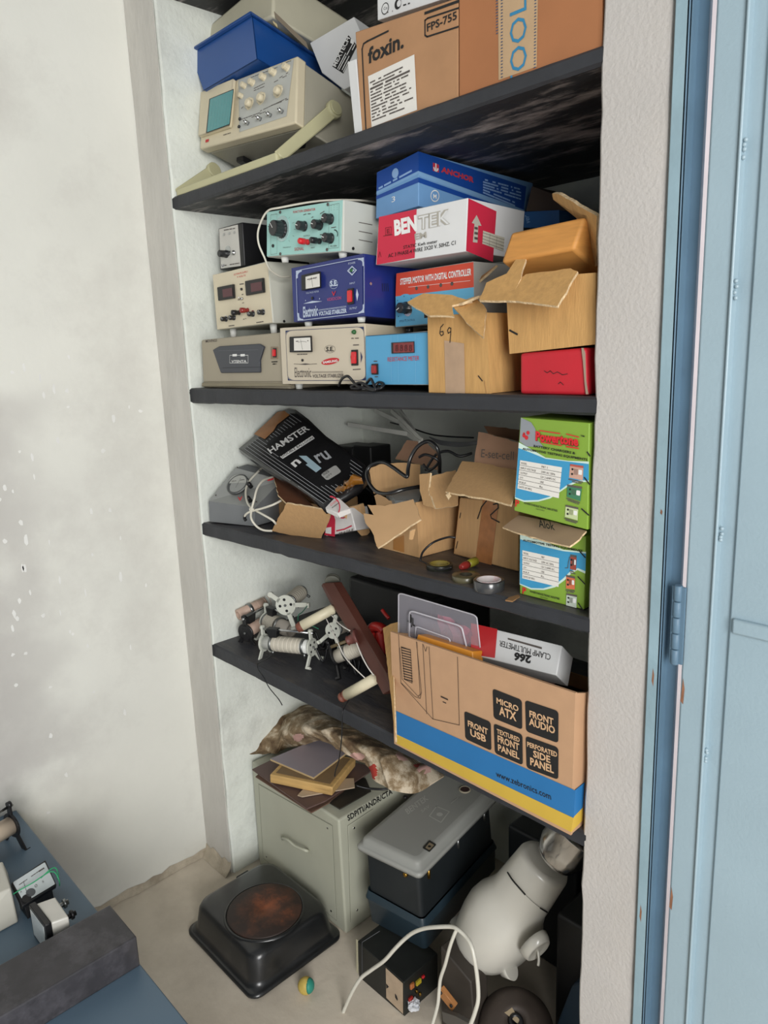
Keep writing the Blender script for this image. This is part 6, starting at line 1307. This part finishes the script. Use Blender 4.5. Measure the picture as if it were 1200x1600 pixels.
L.new(rp.outputs[0], b.inputs['Base Color']); mb = MB(); mb.lathe(dc+V((0, 0, .001)), (0, 0, 1), [(.096, 0), (.0965, .005), (.094, .007), (.05, .0072), (.012, .0068), (.010, .0055), (.002, .0055)], dm, 56, up=(1, 0, 0)); mb.build('heating_disc', t)
mb = MB(); kp = V((HX-hw+.012, HY+.03, .055)); kp = V((HX-hw+.008, HY+.052, .052)); mb.cyl(kp+V((.03, 0, 0)), kp+V((-.014, 0, 0)), .009, black_p, 14); mb.slab([kp+V((-.012, -.02, -.008)), kp+V((-.012, .02, -.008)), kp+V((-.012, .02, .008)), kp+V((-.012, -.02, .008))], V((-.012, 0, 0)), black_p, .002); mb.build('control_knob', t)
Fh = Pl(V((HX, HY-hd+.026, .05)), (0, -1, .1))
mb = MB(); Fh.rrect(mb, [s(158, 1000), s(208, 1015), s(200, 965), s(152, 945)], M('socket_rim', '6A655E', .4, metal=.6), .45, .001, .003); Fh.rrect(mb, [s(166, 992), s(200, 1005), s(194, 968), s(160, 955)], black_p, .45, .0045); 
for a in ((176, 965), (178, 985), (185, 1000)): Fh.disc(mb, s(*a), .0022, steel_d, .005, 10)
mb.build('inlet', t)
Rh = Pl(V((HX+hw-.026, HY, .05)), (1, 0, .1)); mb = MB()
for k_ in range(3): Rh.plate(mb, [s(610, 1065+k_*24-18), s(735, 990+k_*20-22), s(735, 982+k_*20-22), s(610, 1053+k_*24-18)], en, .004)
for a in ((604, 1055), (608, 1100)): Rh.disc(mb, s(*a), .003, steel_d, .002, 12)
mb.build('louvres', t)
# small ball
c = P(478, 1540, z=.020); t = thing('toy_ball', 'small dusty yellow ball with a green patch, lying on the floor', 'ball', (c.x, c.y, 0))
mb = MB(); ya = M('ball_yellow', 'C2A955', .6, var=.15, scale=60); mb.sphere(c, .0198, ya); mb.build('ball', t)
mb = MB(); gd = (CR*.9-CF*.25+V((0, 0, .15))).normalized(); mb.lathe(c+gd*.009, gd, [(.0177, 0), (.0155, .0045), (.011, .0085), (.004, .0111)], M('ball_green', '2E8C7A', .5), 20); mb.build('patch', t)
# black supply box
s54 = cr(540, 1400, 5.4545)
y0 = P(632, 1588, z=.001).y
bp_ = Box([(561, 1524), (632, 1588), (631, 1535), (558, 1471)], y0, 0, 0, .115, ref=1)
for p in bp_.k[:4]: p.z = .0005
t = bp_.thing('power_unit', 'black metal unit with a pale paper label and small sockets, on the floor', 'power unit')
mb = MB(); bp_.solid(mb, M('black_sheet_metal', '1B1D1B', .5, var=.3, scale=20), .0015); mb.build('case', t); F = bp_.F; R = bp_.R
mb = MB(); F.poly(mb, [s54(347, 868), s54(490, 1008), s54(488, 745), s54(342, 612)], M('tan_label', 'B5A088', .8, var=.1, scale=40), .0008); F.poly(mb, [s54(345, 745), s54(370, 775), s54(348, 790)], ink, .0012); F.poly(mb, [s54(420, 830), s54(435, 850), s54(445, 880), s54(440, 895), s54(422, 865)], ink, .0012); mb.build('label', t)
mb = MB(); F.plate(mb, [s54(95, 640), s54(108, 660), s54(105, 375), s54(92, 365)], M('cream_edge', 'BDB89C', .6), .001); F.line(mb, [s54(142, 690), s54(140, 395), s54(290, 300)], .0012, M('panel_line', '6A6D75'), .001); mb.build('edge_strip', t)
for q_, w_, h_, m_ in (((655, 683), .008, .006, red_p), ((615, 728), .016, .012, M('yellow_label', 'B7A32A', .5)), ((560, 760), .012, .014, M('orange_terminal', 'B26A3A', .5)), ((600, 808), .006, .008, brass), ((628, 832), .006, .008, brass), ((548, 872), .012, .010, M('red_tag', 'A2261E', .5))):
    mb = MB(); c = R.p(s54(*q_), 0); e = V((0, 1, 0))*w_/2; f_ = V((0, 0, 1))*h_/2; mb.slab([c-e-f_, c+e-f_, c+e+f_, c-e+f_], V((.005, 0, 0)), m_, .0008); mb.build('socket', t)
mb = MB(); c = R.p(s54(585, 925), .012); g_ = random.Random(8); mb.sphere(c, .014, M('tissue', 'D5D7DC', .8), 1, 1.1, .8, 14)
for v_ in mb.bm.verts: v_.co += (v_.co-c)*g_.uniform(-.3, .25)
for f_ in mb.bm.faces: f_.smooth = False
single(mb, 'paper_wad', 'crumpled wad of white tissue at the socket side of the black unit', 'paper')
# toolbox
sB = cr(540, 1230, 5)
zt0 = max(p.z for p in bp_.k[4:])+.0008; y0 = P(665, 1487, z=zt0).y
tb2 = Box([(576, 1402), (665, 1487), (654, 1368), (566, 1318)], y0, .16, 0, .35, ref=1)
for p in tb2.k[:4]: p.z = zt0
t = tb2.thing('meter_box', 'dark blue meter box with a moulded grey lid, standing beside the metal cabinet', 'box')
k = tb2.k; dn = M('dark_navy_plastic', '2B3B45', .4, var=.08, coat=.15); dk2 = M('dark_box_upper', '22272A', .45, var=.1)
def lerpk(k, z): return [k[i].lerp(k[i+4], z) for i in range(4)]
def rr4(q4, ex, r, dz=0, n=5):
    c_ = sum(q4, V())/4; out = []
    for i in range(4):
        p = q4[i]; a = (q4[i-1]-p).normalized(); b_ = (q4[(i+1) % 4]-p).normalized(); p2 = p-(a+b_)*ex
        for k_ in range(n+1):
            th = k_/n*math.pi/2; out.append(p2+a*r*(1-math.sin(th))+b_*r*(1-math.cos(th))+V((0, 0, dz)))
    return out
mb = MB(); mb.grid([rr4(lerpk(k, z), ex, .012) for z, ex in ((0, -.006), (.02, 0), (.30, .003), (.32, .006), (.335, .006), (.42, .001))], dn, True); mb.face(rr4(lerpk(k, 0), -.006, .012), dn); mb.build('lower_body', t)
mb = MB(); mb.grid([rr4(lerpk(k, z), ex, .012) for z, ex in ((.42, -.003), (.97, -.004))], dk2, True); mb.build('upper_body', t)
lid = M('lid_grey', '989994', .45, var=.04, scale=6); mb = MB(); top = lerpk(k, 1); zz = sum(p.z for p in top)/4
for p in top: p.z = zz
mb.grid([rr4(top, ex, r_, dz) for ex, r_, dz in ((.0, .012, -.006), (.012, .014, -.006), (.013, .014, .003), (.009, .014, .007), (.004, .014, .008), (.001, .014, .021), (-.005, .014, .026), (-.013, .014, .0275))], lid, True); mb.face(rr4(top, -.013, .014, .0275), lid)
LT = Pl(top[0]+V((0, 0, .0275)), (0, 0, 1)); em = M('embossed_grey', 'B5B6B0', .5)
LT.text(mb, 'BENTEK', sB(488, 212), sB(650, 95), sB(462, 175), em, .01, .0006); LT.text(mb, 'SAV', sB(597, 200), sB(660, 155), sB(585, 180), em, .01, .0006); LT.line(mb, [sB(655, 225), sB(710, 150), sB(810, 190), sB(745, 275), sB(655, 225)], .003, em, .0006); LT.disc(mb, sB(735, 212), .008, em, .0006); LT.fine(mb, sB(825, 125), sB(880, 80), .003, em)
mb.build('lid', t)
mb = MB(); LT.rrect(mb, [sB(655, 508), sB(710, 450), sB(655, 415), sB(600, 475)], M('dark_badge', '2E2F2E', .5), .08, .0006, .001); LT.rrect(mb, [sB(655, 492), sB(692, 452), sB(655, 430), sB(622, 472)], M('badge_tan', '8E8068', .5), .1, .002); LT.disc(mb, sB(655, 462), .004, ink, .0026, 12); mb.build('badge', t)
mb = MB(); c = LT.p(sB(932, 22), 0); mb.lathe(c, (0, 0, 1), [(.016, 0), (.016, .003), (.013, .0035), (.0125, .002)], M('cream_ring', 'B7AE98', .5), 28, up=(1, 0, 0)); mb.lathe(c+V((0, 0, .0018)), (0, 0, 1), [(.0128, 0), (.0128, .0007)], M('maroon_plug', '3A1A1A', .5), 24, up=(1, 0, 0)); mb.build('plug', t)
mb = MB(); c = LT.p(sB(465, 80), 0); mb.cyl(c, c+V((0, 0, .003)), .006, black_p, 14); mb.build('cap', t)
Ft = Pl(tb2.F.o, tb2.n); mb = MB(); c = Ft.p(sB(465, 685), .003); mb.lathe(c-tb2.n*.005, tb2.n, [(.006, 0), (.006, .006), (.004, .008), (.001, .008)], brass, 16); mb.build('screw', t)
mb = MB(); 
for u in (.12, .5, .88):
    c = k[5].lerp(k[6], u)-V((0, 0, .022)); mb.cyl(c-V((0, 0, .012)), c+V((0, 0, .012)), .004, brass if u < .3 else steel_d, 10)
mb.build('latch', t)
# large dark box behind
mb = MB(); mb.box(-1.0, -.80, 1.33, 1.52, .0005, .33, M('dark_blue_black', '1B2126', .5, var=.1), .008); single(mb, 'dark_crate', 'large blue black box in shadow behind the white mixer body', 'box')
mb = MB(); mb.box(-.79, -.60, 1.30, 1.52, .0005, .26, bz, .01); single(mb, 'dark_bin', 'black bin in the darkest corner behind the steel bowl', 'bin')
mb = MB(); mb.box(-.765, -.585, 1.19, 1.29, .0005, .30, bz, .008); single(mb, 'corner_filler_box', 'added tall black box darkening the gap between the mixer body and the pillar', 'box')  # added black filler standing in for dark clutter and shade over the floor
# mixer grinder
sM = cr(700, 1280, 5)
A0 = P(760, 1470, y=1.15); B0 = P(853, 1345, y=1.21); ax = (B0-A0).normalized(); Lm = (B0-A0).length
t = thing('mixer_base', 'white plastic mixer grinder motor body lying on its side at the pillar', 'mixer', (A0.x, A0.y, 0))
mw = M('mixer_white', 'C9C6BC', .3, var=.03, scale=5, coat=.5); tocam = (CC-A0).normalized(); upv = (tocam-ax*tocam.dot(ax)).normalized(); sd = ax.cross(upv)
mb = MB(); prof = [(.02, -.018), (.07, -.016), (.088, -.004), (.094, .015), (.097, .05), (.096, .08), (.088, .11), (.075, .135), (.067, .16), (.063, Lm*.8), (.060, Lm-.012), (.055, Lm-.002), (.045, Lm)]
rows = []
for r_, tt in prof:
    row = []
    for k_ in range(40):
        a = 2*math.pi*k_/40; low_ = max(0, 1-max(0, tt-.02)/.12)
        rr = r_*(1+.10*low_*math.cos(2*a+.4)+.05*low_*math.cos(3*a)); row.append(A0+ax*tt+upv*rr*.9*math.cos(a)+sd*rr*1.0*math.sin(a))
    rows.append(row)
vv = mb.grid(rows, mw, True); mb.bm.faces.new(vv[0]); mb.bm.faces.new(vv[-1]); body = mb.build('body', t)
def onbody(px_, py_, off=.0):
    """point of the mixer's surface under a pixel, from its cone profile"""
    d = P(px_, py_, y=1.0)-CC; d.normalize(); t0, t1 = 1.2, 2.6
    for i in range(700):
        p = CC+d*(t0+(t1-t0)*i/700); h = (p-A0).dot(ax)
        if -.02 < h < Lm:
            for (ra, ha), (rb_, hb) in zip(prof, prof[1:]):
                if ha <= h <= hb: rr = ra+(rb_-ra)*(h-ha)/max(1e-6, hb-ha); break
            w_ = p-A0-ax*h
            if w_.length <= rr*1.0+off: return p
    return P(px_, py_, y=1.12)
for pts in ([(465, 415), (500, 470), (550, 530), (605, 592)], [(722, 695), (748, 712), (775, 727)]):
    mb = MB(); mb.tube([onbody(*sM(*p), .0015) for p in pts], .0018, ink, 6); mb.build('slot', t)
mb = MB(); mb.tube([onbody(*sM(*p), .0003) for p in ((610, 595), (660, 645), (720, 692))], .0006, M('seam_grey', '8E8C84', .6), 5); mb.build('seam', t)
for q_, d2, r_ in (((440, 1180), -ax*.8-sd*.4, .016), ((120, 850), -ax*.6+sd*.7, .018)):
    c = P(*sM(*q_), y=1.13); mb = MB(); mb.lathe(c-d2.normalized()*.02, d2, [(r_*1.5, 0), (r_*1.2, .012), (r_*.8, .026), (r_*.3, .031)], mw, 20); mb.build('foot', t)
dn_ = (upv*.45-sd*.9).normalized() if (P(*sM(740, 960), y=1.12)-A0).dot(sd) < 0 else (upv*.45+sd*.9).normalized()
c = P(*sM(690, 1000), y=1.13); mb = MB(); mb.lathe(c-dn_*.012, dn_, [(.040, 0), (.038, .012), (.034, .020), (.030, .022), (.026, .019), (.01, .019)], mw, 30, sx=1.0, up=ax, sy=.75); dl = mb.build('dial_housing', t)
mb = MB(); mb.tube([c+dn_*.006, c+dn_*.02-ax*.012, c+dn_*.026-ax*.022], .0028, mw, 8, 3); mb.build('lever', dl)
# steel bowl
a = P(866, 1343, y=1.195); b_ = P(915, 1283, y=1.235); mb = MB(); d = (b_-a).normalized(); R_ = .054
mb.lathe(a-d*.004, d, [(.008, 0), (.032, .001), (.042, .006), (.047, .016), (R_, .04), (R_+.001, .085), (R_+.003, .087), (R_-.001, .087), (R_-.003, .04), (.035, .008)], M('polished_steel', 'D2D0CE', .16, 1.0, var=.04), 44, caps=False); single(mb, 'steel_bowl', 'shiny steel bowl wedged between the mixer body and the lowest shelf', 'bowl')
# brown motor dome
c = P(806, 1603, z=.072); t = thing('motor_housing', 'round dusty brown motor housing with a dark centre hole, below the white mixer body', 'motor', (c.x, c.y, 0)); ax2 = (CC-c).normalized(); ax2 = (ax2+V((0, 0, .75))).normalized()
br = M('dusty_brown_metal', '3F3630', .6, var=.2, scale=18, alt='5E5348', altlo=.55, althi=.8); mb = MB(); mb.lathe(c-ax2*.03, ax2, [(.055, -.02), (.080, 0), (.081, .02), (.074, .038), (.058, .05), (.034, .058), (.022, .060), (.020, .054), (.003, .054)], br, 40); mb.build('housing', t)
mb = MB(); mb.lathe(c+ax2*.026, ax2, [(.017, 0), (.014, .006), (.008, .007), (.007, .001), (.001, .001)], black_p, 20); mb.build('bearing', t)
mb = MB(); Fm = Pl(c+ax2*.026, ax2); Fm.poly(mb, [sM(440, 1510), sM(500, 1560), sM(545, 1600), sM(560, 1570), sM(500, 1470), sM(460, 1500)], M('worn_label', 'A08F74', .8), .004); mb.build('worn_label', t)
# brown flat case behind the cable
y0 = P(690, 1592, z=.001).y
fc = Box([(690, 1592), (745, 1650), (736, 1535), (688, 1478)], 1.01, .1, .1, .06)
for p in fc.k[:4]: p.z = .0008
mb = MB(); fc.solid(mb, M('dusty_dark_case', '37312B', .6, var=.2, scale=14, alt='4E463D', altlo=.55, althi=.8), .004); single(mb, 'dark_case', 'dusty dark brown case upright behind the white cable loop', 'case')
mb = MB(); pts = [(682, 1551), (688.5, 1544), (711, 1573), (706, 1581)]; mb.slab([P(a, b_, y=.985) for a, b_ in pts], V((0, .010, .002)), M('orange_bakelite', 'B27A48', .5, var=.08), .001)
ts = single(mb, 'terminal_block', 'small orange brown terminal block with two holes, under the cable loop', 'terminal block')
for q_ in ((813, 825), (900, 935)):
    mb = MB(); c = P(*s54(*q_), y=.984); mb.cyl(c+V((0, -.002, 0)), c+V((0, .002, 0)), .0035, black_p, 12); mb.build('hole', ts)
mb = MB(); mb.slab([P(690, 1580, y=.972), P(712, 1588, y=.968), P(738, 1602, y=.965), P(730, 1625, y=.965), P(692, 1596, y=.972)], V((0, .01, 0)), M('dull_grey_strip', '5E5A55', .6), .001); single(mb, 'metal_strip', 'dull grey metal strip at the foot of the dark brown case', 'strip')
mb = MB(); cp = [(-30, 1020, .88), (0, 940, .885), (60, 810, .89), (130, 700, .90), (220, 630, .91), (330, 550, .92), (420, 450, .93), (500, 370, .94), (580, 310, .945), (680, 275, .95), (800, 263, .955), (900, 262, .96), (950, 280, .96), (1020, 340, .96), (1070, 420, .955), (1100, 540, .95), (1125, 720, .945), (1130, 880, .94), (1100, 1000, .935), (1060, 1110, .93), (1030, 1200, .925)]
wgl = M('white_cable_gloss', 'D3D0C4', .3, coat=.3); mb.tube([P(*s54(a, b_), y=y) for a, b_, y in cp], .0042, wgl, 10)
mb.tube([P(*s54(a, b_), y=y) for a, b_, y in [(960, 275, .965), (935, 310, .96), (890, 430, .955), (850, 580, .955), (810, 700, .955), (798, 800, .955), (785, 930, .95), (740, 1095, .94), (720, 1180, .93)]], .0038, wgl, 10); single(mb, 'mains_cable', 'thick white mains cable rising in a loop before the mixer body', 'cable')
mb = MB(); mb.slab([P(860, 1625, y=1.12), P(893, 1540, y=1.16), P(914, 1532, y=1.16), P(916, 1640, y=1.10)], V((.0, .05, 0)), M('dark_blue_case', '1F3446', .5, var=.1), .004); single(mb, 'blue_case', 'dark blue case slanting at the foot of the pillar', 'case')
# ================================================================== TABLE
tm = M('table_laminate', '5C7182', .42, var=.04, scale=4); TZ = .405
t = thing('work_table', 'low blue grey work table at the left wall', 'table', (-1.34, -.35, 0))
mb = MB(); mb.box(XL+.004, -.80, -1.15, .446, TZ-.028, TZ, tm, .003); mb.build('tabletop', t)
for x in (XL+.06, -.86):
    for y in (-1.08, .30): mb = MB(); mb.box(x-.02, x+.02, y-.02, y+.02, .0005, TZ-.027, M('leg_grey', '4A4F54', .5), .002); mb.build('leg', t)
zb_ = .4685; a, b_ = P(165, 1417, z=zb_), P(209, 1466, z=zb_)
gran = M('dark_slate_block', '3B393C', .45, var=.25, scale=22, alt='6B686E', altlo=.5, althi=.9, bump=.15)
x0, x1, y1 = a.x, b_.x, .444
mb = MB(); mb.box(x0, x1, -1.0, y1, TZ+.0005, zb_, gran, .003); single(mb, 'stone_block', 'long dark slate block lying across the blue grey table', 'block')
z0 = TZ+.0006
c4 = cr(0, 1220, 4)
# panel meters
t = thing('ammeter', 'rectangular panel meter facing up with green leads, on the table', 'meter', P(*c4(240, 640), z=z0))
tp4 = [P(*c4(*p), z=z) for p, z in (((140, 785), .445), ((355, 650), .445), ((285, 493), .47), ((70, 638), .47))]; cen = sum(tp4, V())/4; n_ = (tp4[1]-tp4[0]).cross(tp4[3]-tp4[0]).normalized(); n_ = n_ if n_.z > 0 else -n_
mb = MB(); bt4 = [cen+(p-cen)*.8 for p in tp4]; bt4 = [V((p.x, p.y, z0)) for p in bt4]; mb.hexa(bt4+[p-n_*.012 for p in [cen+(q_-cen)*.82 for q_ in tp4]], black_p, .002); mb.build('body', t)
mb = MB(); mb.hexa([p-n_*.012 for p in tp4]+tp4, black_p, .002); mb.build('bezel', t); FM = Pl(tp4[0], n_)
mb = MB(); FM.rrect(mb, [c4(150, 762), c4(345, 645), c4(280, 508), c4(80, 635)], M('meter_face', 'C3CACB', .3, coat=.5), .04, .0008); FM.disc(mb, c4(166, 735), .009, ink, .0014); FM.disc(mb, c4(192, 697), .009, M('mid_grey_ink', '55585A', .5), .0014); FM.line(mb, [c4(172, 712), c4(150, 640), c4(147, 628)], .0008, ink, .0014)
FM.text(mb, 'A', c4(128, 702), c4(138, 696), c4(124, 692), ink, 0, .0014); FM.text(mb, '0', c4(220, 670), c4(236, 660), c4(214, 652), ink_s, 0, .0014); FM.fine(mb, c4(120, 650), c4(250, 560), .0016, ink_s, off=.0014); FM.fine(mb, c4(245, 565), c4(275, 545), .003, ink_s, off=.0014); FM.text(mb, 'S', c4(266, 640), c4(276, 632), c4(262, 628), ink_s, 0, .0014); mb.build('dial', t)
mb = MB(); gl = M('green_lead', '2FA06A', .5); pth = [((80, 710), .462), ((120, 685), .461), ((200, 640), .466), ((260, 600), .469), ((310, 570), .472), ((345, 575), .470), ((370, 625), .455), ((372, 655), .43)]; mb.tube([P(*c4(*p), z=z+.003) for p, z in pth], .0012, gl); mb.tube([P(*c4(*p), z=z+.003) for p, z in (((255, 608), .47), ((320, 550), .475), ((350, 548), .47), ((365, 590), .455), ((360, 615), .44))], .0012, gl); mb.build('lead', t)
t = thing('voltmeter', 'boxy white panel meter with a black rimmed face, right against the dark slate block', 'meter', P(*c4(330, 850), z=z0))
tq = [P(*c4(*p), z=.472) for p in ((225, 768), (318, 890), (430, 850), (345, 725))]; mb = MB(); mb.hexa([V((p.x, p.y, z0)) for p in tq]+tq, M('meter_white', 'D4D1C8', .4, coat=.2), .003); mb.build('body', t)
a, b_ = tq[0], tq[1]; n2_ = (b_-a).cross(V((0, 0, 1))).normalized(); n2_ = n2_ if n2_.dot(sum(tq, V())/4-a) < 0 else -n2_
mb = MB(); e = (b_-a).normalized()*.004; u_ = V((0, 0, 1)); q4 = [V((a.x, a.y, z0))-e, V((b_.x, b_.y, z0))+e, b_+e+u_*.004, a-e+u_*.004]; mb.slab(q4, n2_*.012, black_p, .0015); mb.build('bezel', t)
mb = MB(); cc_ = sum(q4, V())/4; mb.slab([cc_+(p-cc_)*.8+n2_*.0122 for p in q4], n2_*.001, M('meter_face', 'C3CACB'), 0); mb.build('dial', t)
for q_, m_ in (((402, 768), steel_d), ((448, 838), black_p)):
    mb = MB(); c = P(*c4(*q_), z=.45); d = -n2_; mb.cyl(c-d*.022, c+d*.008, .005, m_, 10); mb.cyl(c-d*.002, c+d*.003, .009, m_, 12); mb.build('terminal', t)
t_ = MB(); hi = [P(a, b_, z=.49) for a, b_ in ((-80, 1430), (17, 1388), (4, 1346), (-80, 1370))]; lo = [P(a, b_, z=z0) for a, b_ in ((-80, 1500), (29, 1441), (12, 1362), (-80, 1390))]
t_.hexa(lo+hi, M('cream_case', 'CBC8BC', .5, var=.03), .004); single(t_, 'cream_case', 'cream instrument case cut off by the left edge of the picture', 'case')
A = P(-60, 1335, z=.455); B = P(17, 1290, z=.455)
rheostat(A, B, .022, 'rheostat with cream tube and black end bracket, on the table by the wall', br_=black_p, tubem=M('tube_cream_pink', 'D9C6B0', .5), coil=None, R=.030, ends=(0, 1))
